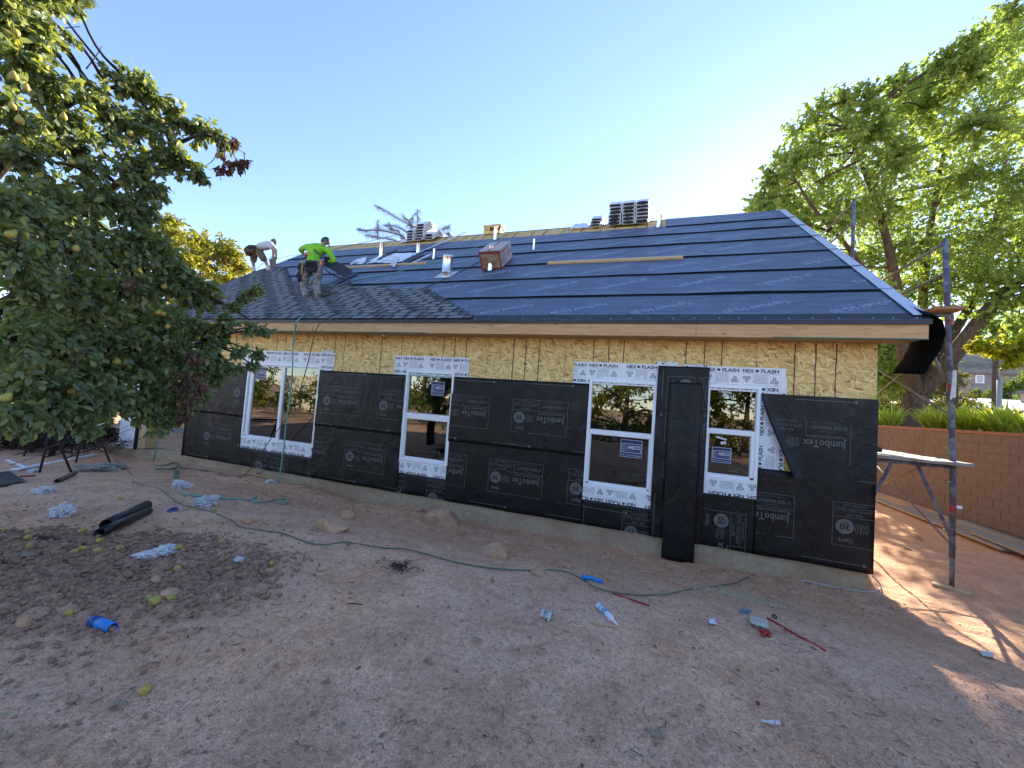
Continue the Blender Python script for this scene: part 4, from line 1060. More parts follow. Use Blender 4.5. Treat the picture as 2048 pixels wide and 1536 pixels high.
def head_mb(c, fwd, up, k=1.0):
    fwd = np.array(fwd, float); fwd /= np.linalg.norm(fwd); up = np.array(up, float); up -= fwd*(up@fwd); up /= np.linalg.norm(up); sd_ = np.cross(fwd, up)
    L = lambda f, s, u: np.array(c)+k*(fwd*f+sd_*s+up*u); mb = MB(); v, f = ICO2
    vs = []
    for x, y, z in v:
        nar = 1-.28*max(0, -z)*(1 if x > -.2 else .6)
        vs.append(L(x*.100*nar+.012*max(0, x)*max(0, -z), y*.078*nar, z*.125))
    mb.add(vs, [tuple(q) for q in f], 0)
    mb.add([L(.098, -.014, -.02), L(.098, .014, -.02), L(.128, 0, -.022), L(.104, 0, .03)], [(0, 1, 2), (0, 2, 3), (1, 3, 2)], 0)
    for s_ in (-1, 1):
        mb.lathe([(.0, .012), (.018, .01), (.024, 0), (.016, -.01)], 8, 0, lambda q, s_=s_: L(-.01+q[0], s_*.078+q[2]*s_*.7, .0+q[1]*1.4))
        mb.add([L(.097+dx, s_*.031+dy, .018+dz) for dx, dy, dz in ((0, -.012, 0), (.004, 0, .007), (0, .012, 0), (.004, 0, -.007))], [(0, 1, 2, 3)], 1)
    mb.add([L(.094, -.022, -.062), L(.100, 0, -.058), L(.094, .022, -.062), L(.098, 0, -.070)], [(0, 1, 2, 3)], 2)
    return mb, L
def hand_mb(wr, d, n):
    d = np.array(d, float); d /= np.linalg.norm(d); n = np.array(n, float); n -= d*(n@d); n /= np.linalg.norm(n); s_ = np.cross(d, n); wr = np.array(wr, float); mb = MB()
    mb.tube([wr-d*.02, wr+d*.03, wr+d*.085], [.026, .036, .032], 8)
    for k, (off, ln) in enumerate(((-.030, .062), (-.010, .074), (.011, .070), (.030, .054))):
        b_ = wr+d*.075+s_*off; mb.tube([b_, b_+d*ln*.5-n*.006, b_+d*ln*.8-n*.025, b_+d*ln*.9-n*.045], [.010, .0095, .0085, .006], 6)
    b_ = wr+d*.02-s_*.034; mb.tube([b_, b_-s_*.025+d*.03-n*.005, b_-s_*.030+d*.06-n*.018], [.013, .011, .008], 6)
    return mb
def shoe(par, ankle, d, mat, name='shoe', k=1.0):
    d = np.array(d, float); d /= np.linalg.norm(d); upv = np.array([0, 0, 1.0]); s_ = np.cross(d, upv); s_ /= np.linalg.norm(s_); u = np.cross(s_, d); a = np.array(ankle, float); mb = MB()
    for (w0, h0, mi) in ((.052, .0, 1), (.047, .024, 0)):
        prof = [(-.085, .7, .085), (-.06, .95, .105), (0, .95, .11), (.06, 1.0, .075), (.13, 1.05, .055), (.175, .85, .045), (.195, .4, .03)]
        for sgn in (0,):
            vs = []
            for (t, wk, hk) in prof:
                top = .024 if mi == 1 else hk
                for (q, z) in ((-1, h0), (-1, top*.8+h0*.2 if mi == 0 else top), (-.55, top), (.55, top), (1, top*.8+h0*.2 if mi == 0 else top), (1, h0)):
                    vs.append(a+k*(d*t+s_*q*w0*wk+u*(z-.10)))
            n = 6; fs = [(i*n+j, i*n+(j+1) % n, (i+1)*n+(j+1) % n, (i+1)*n+j) for i in range(len(prof)-1) for j in range(n)]
            fs += [tuple(range(n)), tuple((len(prof)-1)*n+n-1-j for j in range(n))]; mb.add(vs, fs, mi)
    return mb.build(name, [mat, BLACK_PIPE], par, bevel=.008)
def pouch(par, c, d, w_, h_, t, mat, name='tool_pouch'):
    """a sagging open-topped leather pouch; d points out from the hip"""
    d = np.array(d, float); d /= np.linalg.norm(d); s_ = np.cross((0, 0, 1.0), d); s_ /= np.linalg.norm(s_); c = np.array(c, float); mb = MB()
    prof = [(0, .92, .75), (-.25, 1.0, .95), (-.6, 1.05, 1.1), (-.85, .9, 1.0), (-1, .6, .6)]; n = 14; vs = []
    for z, kw, kt in prof:
        for j in range(n):
            a = 2*math.pi*j/n; cx, sx_ = math.cos(a), math.sin(a)
            vs.append(c+s_*math.copysign(abs(cx)**.5, cx)*w_/2*kw+d*(t/2+math.copysign(abs(sx_)**.6, sx_)*t/2*kt)+np.array([0, 0, z*h_]))
    fs = [(i*n+j, i*n+(j+1) % n, (i+1)*n+(j+1) % n, (i+1)*n+j) for i in range(len(prof)-1) for j in range(n)]+[tuple((len(prof)-1)*n+j for j in range(n))]
    mb.add(vs, fs); q = c+d*(t*1.02); mb.add([q-s_*w_*.4+np.array([0, 0, -.1*h_]), q+s_*w_*.4+np.array([0, 0, -.1*h_]), q+s_*w_*.42+d*.03+np.array([0, 0, -.62*h_]), q-s_*w_*.42+d*.03+np.array([0, 0, -.62*h_])], [(0, 1, 2, 3), (3, 2, 1, 0)])
    return mb.build(name, mat, par, smooth=False, bevel=.006)
def cap_mb(L, brim=.10, h=.085, bd=0.0):
    mb = MB(); v, f = ICO2; vs = []; keep = {}
    for i, (x, y, z) in enumerate(v):
        if z > -.12: keep[i] = len(vs); vs.append(L(x*.112, y*.09, z*.13+.014))
    mb.add(vs, [tuple(keep[j] for j in q) for q in f if all(j in keep for j in q)])
    n = 10; a = [(-.62+1.24*i/n) for i in range(n+1)]
    top = [L(.108*math.cos(t)*.98, .092*math.sin(t)*1.0, .006) for t in a]; out = [L(.108*math.cos(t)+brim*math.cos(t*.8), .092*math.sin(t)*1.12, -.02) for t in a]
    bot = [np.array(q)+(L(0, 0, -.008)-L(0, 0, 0)) for q in out]
    mb.add(top+out+bot, [(i, i+1, n+2+i, n+1+i) for i in range(n)]+[(n+1+i, n+2+i, 2*n+3+i, 2*n+2+i) for i in range(n)]+[(2*n+2+i, 2*n+3+i, i+1, i) for i in range(n)])
    return mb
def camo(name, a, b, c, sc=16):
    m = Mat(name, a, .9, 0, .2); f = m.noise(m.coord(), sc, 3, .6, .6); m.color(m.ramp(f, [(.38, b), (.48, a), (.58, c)], 'LINEAR')); m.bump(m.noise(m.coord(), sc*1.5, 4), .5, .03); return m.m
LIME = noisy('lime_shirt', (.21, .52, .02), .22, .85, 14, 0, .6); CAMO = camo('camo_cloth', (.19, .175, .15), (.10, .09, .08), (.30, .28, .25)); LEATHER_B = noisy('black_pouch', (.014, .014, .016), .4, .6, 12, 0, .3)
ORANGE = noisy('orange_strap', (.75, .22, .02), .1, .7, 12, 0, 0); GREENCAP = noisy('green_cap', (.012, .075, .04), .2, .6, 10, 0, .1); BOOT = noisy('tan_shoe', (.13, .095, .07), .3, .7, 14, 0, .2)
Y = lambda px, py, y: at_y(px, py, y)
# --- roofer in the lime shirt
fl, fr = on_roof(610, 601.5), on_roof(634, 601.5)
gm = empty('person', (fl+fr)/2); tag(gm, 'roofer in a lime green shirt, green cap and harness, holding a shingle', 'person', 'roofers at work on the roof')
aL, aR = fl+np.array([0, .03, .12]), fr+np.array([0, .03, .12])
kL, kR = Y(607, 570, .70), Y(633, 569, .72); hL, hR = Y(615, 539, .70), Y(638, 539, .70); pel = Y(626, 530, .72)
wst, chs, nk = Y(627, 516, .82), Y(632, 500, 1.02), Y(644, 490.5, 1.14); hd = Y(650.5, 483, 1.20)
sL, sR = Y(615, 494, 1.10), Y(655, 499, 1.02); eL, eR = Y(600, 499, 1.26), Y(670, 523, 1.05); wL, wR = Y(611, 512, 1.36), Y(652, 524, 1.14)
hmb, HL = head_mb(hd, (.62, .55, -.55), (.25, .35, .9)); hmb.m = [{0: 0, 1: 1, 2: 2}[q] for q in hmb.m]
body = skin([[(pel, .13), (wst, .125), (chs, .15), (nk, .065), (hd, .07)], [(chs, .15), (sL, .07), (eL, .048), (wL, .034)], [(chs, .15), (sR, .07), (eR, .048), (wR, .034)],
             [(pel, .13), (hL, .10), (kL, .066), (aL, .045)], [(pel, .13), (hR, .10), (kR, .066), (aR, .045)]], 'body', SKINM, gm)
def join_into(o, mbs, mats):
    bm = bmesh.new(); bm.from_mesh(o.data)
    base = len(o.data.materials)
    for mt in mats: o.data.materials.append(mt)
    for mb, mo in mbs:
        me = bpy.data.meshes.new('tmp'); me.from_pydata(mb.v, [], mb.f)
        for pl, mi in zip(me.polygons, mb.m): pl.material_index = mo[mi]; pl.use_smooth = True
        bm.from_mesh(me); bpy.data.meshes.remove(me)
    bm.to_mesh(o.data); bm.free()
EYE = Mat('eye_dark', (.02, .015, .01), .3).m; LIP = Mat('lip', (.25, .10, .08), .6).m
join_into(body, [(hmb, {0: 0, 1: 1, 2: 2}), (hand_mb(wL, wL-eL, (0, 0, 1)), {0: 0}), (hand_mb(wR, wR-eR, (0, 0, 1)), {0: 0})], [EYE, LIP])
skin([[(pel*1.15-wst*.15, .17), (wst*.5+pel*.5, .168), (wst, .16), (chs*.5+wst*.5, .165), (chs, .18), (nk, .085)], [(chs, .18), (sL, .095), (sL*.5+eL*.5, .075), (eL, .068), (eL*.35+wL*.65, .055)], [(chs, .18), (sR, .095), (sR*.5+eR*.5, .075), (eR, .068), (eR*.35+wR*.65, .055)]], 'shirt', LIME, gm)
skin([[(wst*.85+pel*.15, .15), (pel, .165), (hL, .125), (hL*.5+kL*.5, .108), (kL, .092), (kL*.4+aL*.6, .086), (aL+np.array([0, 0, -.02]), .088)], [(pel, .165), (hR, .125), (hR*.5+kR*.5, .108), (kR, .092), (kR*.4+aR*.6, .086), (aR+np.array([0, 0, -.02]), .088)]], 'trousers', CAMO, gm)
shoe(gm, aL+np.array([.02, 0, -.01]), (.75, .3, .10), BOOT); shoe(gm, aR+np.array([.02, 0, -.01]), (.9, .2, .08), BOOT)
cap_mb(HL, .075).build('cap', GREENCAP, gm, smooth=True)
mb = MB(); v, f = ICO2; vs = []; kp = {}
for i, (x, y, z) in enumerate(v):
    if x < .25 and z < .45: kp[i] = len(vs); vs.append(HL(x*.104-.004, y*.083, z*.11))
mb.add(vs, [tuple(kp[j] for j in q) for q in f if all(j in kp for j in q)]); mb.build('hair', HAIR, gm, smooth=True)
bk = np.array([0, -.16, .05])
def strap(pts, par, mat, w_=.045, name='harness_strap'):
    P_ = smooth_path(pts, 5); mb = MB()
    for i in range(len(P_)-1):
        d = P_[i+1]-P_[i]; s_ = np.cross(d, (0, 1, .3)); s_ /= (np.linalg.norm(s_)+1e-9); mb.add([P_[i]-s_*w_/2, P_[i]+s_*w_/2, P_[i+1]+s_*w_/2, P_[i+1]-s_*w_/2], [(0, 1, 2, 3)])
    o = mb.build(name, mat, par); md = o.modifiers.new('t', 'SOLIDIFY'); md.thickness = .012; return o
B_ = lambda px, py, y: Y(px, py, y)
strap([B_(640, 493, .93), B_(628, 500, .83), B_(617, 508, .72), B_(610, 517, .62)], gm, LEATHER_B); strap([B_(619, 491, .97), B_(628, 499, .82), B_(640, 510, .72), B_(643, 519, .63)], gm, LEATHER_B)
strap([B_(648, 493, .95), B_(640, 492, .93), B_(631, 496, .86)], gm, LEATHER_B); strap([B_(611, 505, .70), B_(616, 507, .68), B_(620, 511, .66)], gm, ORANGE, .06); strap([B_(641, 521, .60), B_(643, 528, .58), B_(644, 531, .57)], gm, ORANGE, .05)
mb = MB(); n = 18; ring = [pel+np.array([.19*math.cos(2*math.pi*j/n), .175*math.sin(2*math.pi*j/n), .03]) for j in range(n)]
mb.add([r_+np.array([0, 0, z]) for z in (-.035, .035) for r_ in ring], [(j, (j+1) % n, n+(j+1) % n, n+j) for j in range(n)]); o = mb.build('tool_belt', LEATHER_B, gm); md = o.modifiers.new('t', 'SOLIDIFY'); md.thickness = .012
pouch(gm, pel+np.array([-.20, -.08, .02]), (-.8, -.6, 0), .24, .30, .10, LEATHER_B); pouch(gm, pel+np.array([.12, -.13, .02]), (.35, -.9, 0), .30, .28, .10, LEATHER_B); pouch(gm, pel+np.array([-.24, -.08, -.22]), (-.8, -.6, 0), .16, .24, .10, LEATHER_B)
mb = MB(); hp = pel+np.array([-.10, -.22, .0]); mb.bar(hp, hp+np.array([.01, -.01, -.33]), .028, .03, up=(0, 1, 0)); mb.bar(hp+np.array([-.07, 0, .0]), hp+np.array([.07, 0, .0]), .03, .03); mb.build('hammer', noisy('hammer_yellow', (.35, .28, .10), .2, .6, 10, 0, 0), gm)
# shingle held in both hands, safety line
V_ = [Y(648, 512, 1.16), Y(705.5, 541, 1.02), Y(689, 556, .86), Y(650, 533, .98)]
loose_shingle(*V_, 'held_shingle', 'dark shingle held by the roofer in the lime shirt')
# --- roofer in the white shirt at the left rake
fl2, fr2 = on_roof(505.5, 545), on_roof(535, 542.5)
wm = empty('person', (fl2+fr2)/2); tag(wm, 'roofer in a white shirt and shorts stooping at the left roof edge', 'person', 'roofers at work on the roof')
yy = float(fl2[1]); aL, aR = fl2+np.array([0, .02, .13]), fr2+np.array([0, .02, .13]); kL, kR = Y(506.5, 523, yy+.05), Y(530, 521, yy); hL, hR = Y(509, 505, yy-.05), Y(518, 504, yy-.2); pel = Y(513, 500, yy-.13)
wst, chs, nk, hd = Y(522, 493.5, yy-.15), Y(535, 489, yy-.12), Y(543, 487.5, yy-.1), Y(546, 485, yy-.05)
sR, sL = Y(543, 492, yy-.3), Y(541, 488, yy+.08); eR, eL = Y(551.5, 500, yy-.34), Y(547, 502, yy+.12); wR, wL = Y(552, 513, yy-.32), Y(546, 515, yy+.05)
hmb, HL = head_mb(hd, (.75, .1, -.65), (.6, .2, .7))
body = skin([[(pel, .13), (wst, .12), (chs, .15), (nk, .06), (hd, .07)], [(chs, .15), (sL, .065), (eL, .045), (wL, .033)], [(chs, .15), (sR, .065), (eR, .045), (wR, .033)], [(pel, .13), (hL, .10), (kL, .066), (aL, .042)], [(pel, .13), (hR, .10), (kR, .066), (aR, .042)]], 'body', SKINM, wm)
join_into(body, [(hmb, {0: 0, 1: 1, 2: 2}), (hand_mb(wL, wL-eL, (0, 1, 0)), {0: 0}), (hand_mb(wR, wR-eR, (0, 1, 0)), {0: 0})], [EYE, LIP])
skin([[(pel*.4+wst*.6, .15), (wst, .15), (chs, .175), (nk, .08)], [(chs, .175), (sL, .095), (sL*.4+eL*.6, .085)], [(chs, .175), (sR, .095), (sR*.4+eR*.6, .085)]], 'shirt', noisy('white_shirt', (.44, .45, .48), .12, .8, 9, 0, .3), wm)
SHORT = camo('brown_shorts', (.16, .125, .095), (.10, .08, .06), (.22, .18, .14))
skin([[(wst*.6+pel*.4, .145), (pel, .165), (hL, .13), (kL*.65+hL*.35, .118), (kL+np.array([0, 0, -.05]), .115)], [(pel, .165), (hR, .13), (kR*.65+hR*.35, .118), (kR+np.array([0, 0, -.05]), .115)]], 'shorts', SHORT, wm)
for a in (aL, aR):
    shoe(wm, a+np.array([.02, 0, -.02]), (.8, -.2, .0), noisy('white_shoe', (.5, .5, .48), .1, .6, 9, 0, 0)); mb = MB(); mb.tube([a+np.array([0, 0, -.03]), a+np.array([0, 0, .03]), a+np.array([0, 0, .09])], [.052, .055, .053], 10); mb.build('sock', noisy('sock_white', (.55, .55, .53), .1, .9, 9, 0, 0), wm)
LEATHER = noisy('brown_pouch', (.085, .055, .038), .3, .7, 12, 0, .3)
pouch(wm, pel+np.array([-.16, -.10, .05]), (-.7, -.7, 0), .26, .28, .14, LEATHER); pouch(wm, pel+np.array([.05, -.16, .07]), (.2, -1, 0), .26, .25, .12, LEATHER); pouch(wm, pel+np.array([-.26, .0, .02]), (-1, -.1, 0), .24, .22, .12, LEATHER)
cap_mb(HL, .06).build('cap', noisy('grey_cap', (.10, .11, .13), .2, .7, 9, 0, 0), wm, smooth=True)
loose_shingle(Y(538, 520, yy-.3), Y(551, 513, yy-.38), Y(553, 530, yy-.3), Y(543, 539, yy-.22), 'held_shingle', 'dark shingle bent in the hands of the roofer in the white shirt', BLACK_PIPE)

# ================================================================== ROPES AND CORDS
TEAL = noisy('teal_rope', (.13, .37, .30), .2, .7, 60, 0, .3); TEAL2 = noisy('green_rope', (.07, .22, .14), .25, .7, 60, 0, .3); OLIVE = noisy('olive_cord', (.065, .075, .045), .3, .7, 40, 0, .1); OLIVE2 = noisy('green_cord', (.085, .155, .095), .25, .6, 40, 0, .1); BROWNC = noisy('brown_cord', (.10, .078, .05), .3, .7, 40, 0, .1)
def cord(name, pts, r_, mat, label, cat='rope', n=6, k=7, par=None):
    P_ = smooth_path(pts, k); mb = MB(); mb.tube(P_, r_, n)
    o = mb.build(name, mat, par, P_[0], smooth=True); return thing(o, label, cat)
G = lambda px, py, dz=.012: at_ground(px, py, dz)
cord('rope', [rp(1012, 468), rp(940, 500), rp(870, 525), rp(790, 545), rp(702, 562), rp(668, 585), rp(640, 606), rp(610, 628, .03), rp(594, 643, .05), Y(590, 655, -.52), Y(586, 690, -.54), Y(585, 740, -.55), Y(580, 790, -.56), Y(572, 850, -.58), Y(567, 900, -.6), Y(560, 950, -.62), Y(557, 990, -.66), G(561, 1008), G(577, 1004), G(568, 998), G(548, 1000), G(530, 1004), G(508, 1004), G(504, 998), G(514, 994), G(500, 1000), G(470, 998), G(430, 995), G(380, 990), G(364, 985)],
     .0135, TEAL, 'teal safety rope running from the ridge over the eave and down past the wide window', 'rope')
cord('rope', [rp(1000, 496), rp(960, 522), rp(935, 536), rp(880, 562), rp(790, 600), rp(700, 628), rp(648, 642, .05), Y(632, 660, -.52), Y(624, 690, -.53), Y(612, 740, -.5), Y(596, 790, -.45), Y(570, 840, -.35), Y(540, 880, -.3), Y(510, 925, -.3), G(480, 955), G(440, 950), G(400, 940), G(360, 935)],
     .0095, OLIVE, 'thin dark rope slanting across the roof and down the paper beside the wide window', 'rope')
cord('rope', [Y(594, 650, -.5), Y(588, 668, -.55), Y(590, 682, -.6), Y(602, 686, -.62), Y(616, 680, -.6), Y(627, 655, -.52)], .007, BROWNC, 'short brown cord sagging in a loop below the eave', 'cord')
cord('rope', [rp(735, 478), rp(790, 471), rp(710, 489), rp(665, 500)][1:], .010, OLIVE, 'dark rope lying at the ridge above the lime shirted roofer', 'rope')
cord('rope', [rp(558, 515, .05)-np.array([0, .0, -.3]), rp(500, 548), rp(450, 588), rp(405, 622), rp(380, 640)], .011, TEAL, 'teal rope running down the left shingles from the white shirted roofer', 'rope')
cord('rope', [rp(530, 545), rp(480, 585), rp(430, 625), rp(400, 642)], .008, OLIVE, 'thin grey rope running down the left shingles beside the teal one', 'rope')
cord('safety_lanyard', [Y(645, 531, .6), Y(655, 542, .68), Y(672, 553, .8), Y(690, 559, .9), rp(700, 561, .03)], .016, BLACK_PIPE, 'black and white lanyard joining the lime shirted roofer to the teal rope', 'lanyard')
cord('rope', [rp(640, 516.5), rp(600, 517, .0)+np.array([-.1, 0, .15]), Y(555, 517, 2.6)], .006, OLIVE, 'thin line stretched from the left rake to the white shirted roofer', 'line')
cord('garden_hose', [Y(319, 810, .9), Y(321, 830, .6), Y(318, 860, .25), Y(312, 890, -.05), Y(311, 905, -.15), G(306, 922), G(312, 930), G(330, 930), G(350, 925), G(356, 932), G(340, 938), G(312, 937), G(318, 939), G(350, 938), G(372, 938)], .014, TEAL2, 'green hose hanging by the porch and coiled on the soil below it', 'hose')
cord('garden_hose', [G(350, 940), G(348, 955), G(352, 966), G(357, 958), G(356, 942), G(352, 948), G(351, 962), G(352, 972)], .012, TEAL2, 'short looped green hose end above the grey plastic bundle', 'hose')
cord('extension_cord', [G(x, y) for x, y in ((228, 918), (245, 930), (262, 948), (266, 960), (285, 970), (320, 978), (336, 990), (355, 1005), (380, 1014), (410, 1020), (440, 1030), (465, 1041), (480, 1053), (520, 1060), (562, 1066), (590, 1075), (620, 1086), (650, 1089), (690, 1084), (730, 1090), (770, 1096), (812, 1098), (860, 1110), (910, 1124), (960, 1133), (1005, 1138), (1060, 1141), (1100, 1140), (1130, 1143), (1160, 1156), (1185, 1172), (1215, 1182), (1260, 1189), (1300, 1190), (1340, 1187), (1380, 1178), (1430, 1172), (1470, 1166), (1492, 1155), (1512, 1147))],
     .0065, OLIVE2, 'long olive green extension cord winding across the dirt to the foundation', 'cord', 6, 5)
cord('extension_cord', [G(410, 940), G(440, 946), G(475, 952), G(510, 948), Y(535, 940, -.12)], .007, BROWNC, 'thin brown cord curving along the foundation below the wide window', 'cord')
cord('cable', [Y(1744, 1150, -.02), Y(1756, 1163, -.06), G(1762, 1174), G(1755, 1181), G(1735, 1184), G(1690, 1178), G(1640, 1168), G(1600, 1160)], .010, noisy('white_cable', (.45, .47, .42), .1, .5, 10, 0, 0), 'white cable hooked round the right foundation corner', 'cable')

# ================================================================== SCAFFOLD
BLUEP = camo('scaffold_blue', (.095, .105, .155), (.12, .085, .095), (.20, .21, .235), 6); STEELP = noisy('scaffold_brace', (.22, .19, .17), .35, .5, 14, .5, .1); REDP = noisy('red_band', (.30, .04, .04), .2, .5, 8, 0, 0); GREYP = noisy('grey_leg', (.17, .165, .16), .35, .6, 10, .3, .1)
scaf = empty('scaffold', (4.39, .74, -.55)); tag(scaf, 'tall blue and red tube scaffold frame standing at the right end of the house', 'scaffold')
YN, YF = .74, 3.96
def tubepart(name, pts, r_, mat, par=scaf, n=10):
    mb = MB(); mb.tube(pts, r_, n); return mb.build(name, mat, par, smooth=True)
p1 = tubepart('pole', [(4.385, YN, -.15), (4.37, YN, 1.3), (4.30, YN, 3.0), (4.235, YN, 4.62)], .034, BLUEP)
tubepart('leg_extension', [(4.39, YN, -.55), (4.386, YN, -.12)], .028, GREYP)
p2 = tubepart('pole', [(3.26, YN, -.55), (3.26, YN, 1.3), (3.26, YN, 2.6)], .032, BLUEP)
p3 = tubepart('pole', [(4.40, YF, -.45), (4.40, YF, 3), (4.40, YF, 6.95)], .034, BLUEP); p4 = tubepart('pole', [(3.26, YF, -.5), (3.26, YF, 2.6)], .032, BLUEP)
for yy_, top in ((YN, 1), (YF, 1)):
    tubepart('ledger', [(3.26, yy_, 1.17), (4.37, yy_, 1.17)], .030, BLUEP); tubepart('ledger', [(3.6, yy_, 3.44), (4.30, yy_, 3.44)], .030, BLUEP)
    tubepart('truss_leg', [(3.97, yy_, 1.15), (4.36, yy_, .16)], .022, BLUEP); tubepart('truss_leg', [(3.66, yy_, 1.15), (3.29, yy_, .2)], .022, BLUEP)
tubepart('ledger', [(3.6, YF, 5.42), (4.40, YF, 5.42)], .03, BLUEP); tubepart('truss_leg', [(4.05, YN, 3.02), (4.27, YN, 2.45)], .020, STEELP)
for a_, b_ in (((4.40, YN, 1.42), (4.42, YF, -.05)), ((4.42, YN, -.02), (4.42, YF, 1.45)), ((4.38, YN, 1.90), (4.42, YF, 3.35)), ((4.36, YN, 3.2), (4.42, YF, 1.85))):
    tubepart('cross_brace', [a_, b_], .015, STEELP, n=8)
for z_ in (4.58, 4.10): tubepart('guard_rail', [(4.25, YN, z_), (4.40, YF, z_)], .022, STEELP, n=8)
for z_ in (6.88, 6.40): tubepart('guard_rail', [(4.40, YF, z_), (4.40, 6.9, z_)], .022, STEELP, n=8)
for (x_, y_, z_, mt) in ((4.375, YN, .56, REDP), (4.30, YN, 3.33, REDP), (4.33, YN, 2.35, REDP)):
    mb = MB(); mb.tube([(x_, y_, z_-.05), (x_, y_, z_+.05)], .040, 12); mb.build('red_coupler', mt, scaf)
mb = MB(); mb.box(4.40, 4.46, YN-.05, YN-.035, .58, .62); mb.build('tape_tail', VINYL, scaf)
for (y_, z_) in ((YN, .95), (YN, .25), (YN, 1.44), (YN, 4.12)):
    mb = MB(); mb.bar((4.36, y_-.01, z_), (4.27, y_-.02, z_), .014, .014); mb.build('brace_pin', STEELP, scaf)
mb = crumple(bil((4.30, YN-.05, 2.15), (4.36, YN-.06, 2.2), (4.37, YN-.05, 2.6), (4.33, YN-.04, 2.6)), 4, 8, .02, 9); mb.build('rag', WHITEPL, scaf)
def plank(x0_, x1_, y0_, y1_, z0_, t, label, mat=GREYWOOD, sk=0.0):
    mb = MB(); T = lambda v: (v[0]+sk*(v[1]-y0_), v[1], v[2]); mb.box(x0_, x1_, y0_, y1_, z0_, z0_+t, 0, T)
    return thing(mb.build('scaffold_plank', mat, None, ((x0_+x1_)/2, y0_, z0_), bevel=.006), label, 'plank', 'planks laid on the scaffold')
plank(4.20, 4.48, .52, 4.3, 1.205, .05, 'weathered outer plank on the lower scaffold level'); plank(3.89, 4.18, .55, 4.35, 1.205, .045, 'weathered middle plank on the lower scaffold level'); plank(3.40, 3.86, .62, 4.2, 1.205, .05, 'weathered inner plank on the lower scaffold level nearest the house')
plank(4.02, 4.36, .50, 4.2, 3.475, .05, 'brown outer plank on the upper scaffold level', LUMBER); plank(3.72, 4.00, .62, 4.2, 3.475, .05, 'brown inner plank on the upper scaffold level', LUMBER); plank(3.75, 4.15, 3.7, 7.0, 5.46, .05, 'brown plank at the highest scaffold level beside the rake', LUMBER)
mb = MB(); c_ = at_ground(1905, 1180); 
mb.box(-.20, .18, -.09, .09, 0, .035, 0, lambda v: (c_[0]+v[0]*.8+v[1]*.4, c_[1]-v[0]*.55+v[1]*.6, c_[2]+v[2]-.005-.02*v[0])); thing(mb.build('base_pad', PALEWOOD, None, c_), 'pale wooden pad under the foot of the scaffold pole', 'wooden pad')
mb = MB()

# ================================================================== BLOCK WALL
WX = 7.4; wall_ = empty('block_wall', (WX, 6, -.5)); tag(wall_, 'reddish brown concrete block garden wall to the right of the house', 'wall')
mb = MB(); mb.box(WX+.008, WX+.19, -8, 22, -.9, 1.70); mb.build('mortar_core', MORTAR, wall_)
def blk(seed):
    r = random.Random(seed); mb = MB(); mb.box(0, .19, 0, .396, 0, .193); return mb.mesh('block', BLOCK)
bms = [blk(i) for i in range(3)]; rest = MB(); nb = 0
for rw in range(13):
    z = 1.70-.203*(rw+1)+.005; off = .203*(rw % 2); y = -8.0+off
    while y < 21.6:
        if 3.2 < y < 9.9 and nb < 250:
            o = bpy.data.objects.new('block', bms[nb % 3]); o.location = (WX+random.uniform(-.002, .002), y, z); link(o, wall_); nb += 1
        else: rest.box(WX, WX+.19, y, y+.396, z, z+.193)
        y += .406
o = rest.build('block', BLOCK, wall_); o['kind'] = 'stuff'
capm = noisy('cap_block', (.235, .115, .085), .12, .9, 20, 0, .3); y = -8.0; rest = MB()
capme = MB().box(0, .22, 0, .60, 0, .075).mesh('cap_stone', capm)
while y < 21.5:
    if 3 < y < 10: o = bpy.data.objects.new('cap_stone', capme); o.location = (WX-.015, y, 1.703); link(o, wall_)
    else: rest.box(WX-.015, WX+.205, y, y+.60, 1.703, 1.778)
    y += .606
o = rest.build('cap_stone', capm, wall_); o['kind'] = 'stuff'
# planks on the ground along the wall
def gplank(a, b, w_, t, z, label):
    mb = MB(); A_, B_ = np.array([*a, z]), np.array([*b, z-.02]); n = 14
    d = (B_-A_); L = np.linalg.norm(d); d /= L; s_ = np.array([d[1], -d[0], 0])
    for i in range(n): 
        pa, pb = A_+d*L*i/n, A_+d*L*(i+1)/n
        mb.add([pa-s_*w_/2, pa+s_*w_/2, pb+s_*w_/2, pb-s_*w_/2]+[q+np.array([0, 0, t]) for q in (pa-s_*w_/2, pa+s_*w_/2, pb+s_*w_/2, pb-s_*w_/2)], [(4, 7, 6, 5), (0, 1, 5, 4), (2, 3, 7, 6), (1, 2, 6, 5), (3, 0, 4, 7)])
    thing(mb.build('ground_plank', GREYWOOD, None, A_, bevel=0), label, 'plank', 'weathered planks on the ground along the block wall')
gplank((6.55, 7.4), (6.52, 3.0), .26, .045, -.40, 'long grey plank lying on the soil, the one farthest from the block wall'); gplank((6.86, 6.6), (6.93, 2.0), .24, .045, -.39, 'long grey plank lying in the middle of three beside the block wall')
gplank((7.10, 5.2), (7.18, 1.2), .20, .045, -.36, 'long grey plank lying nearest the foot of the block wall'); gplank((6.62, 3.9), (6.45, 0.8), .26, .045, -.345, 'short grey plank lapped over the outer plank by the wall')
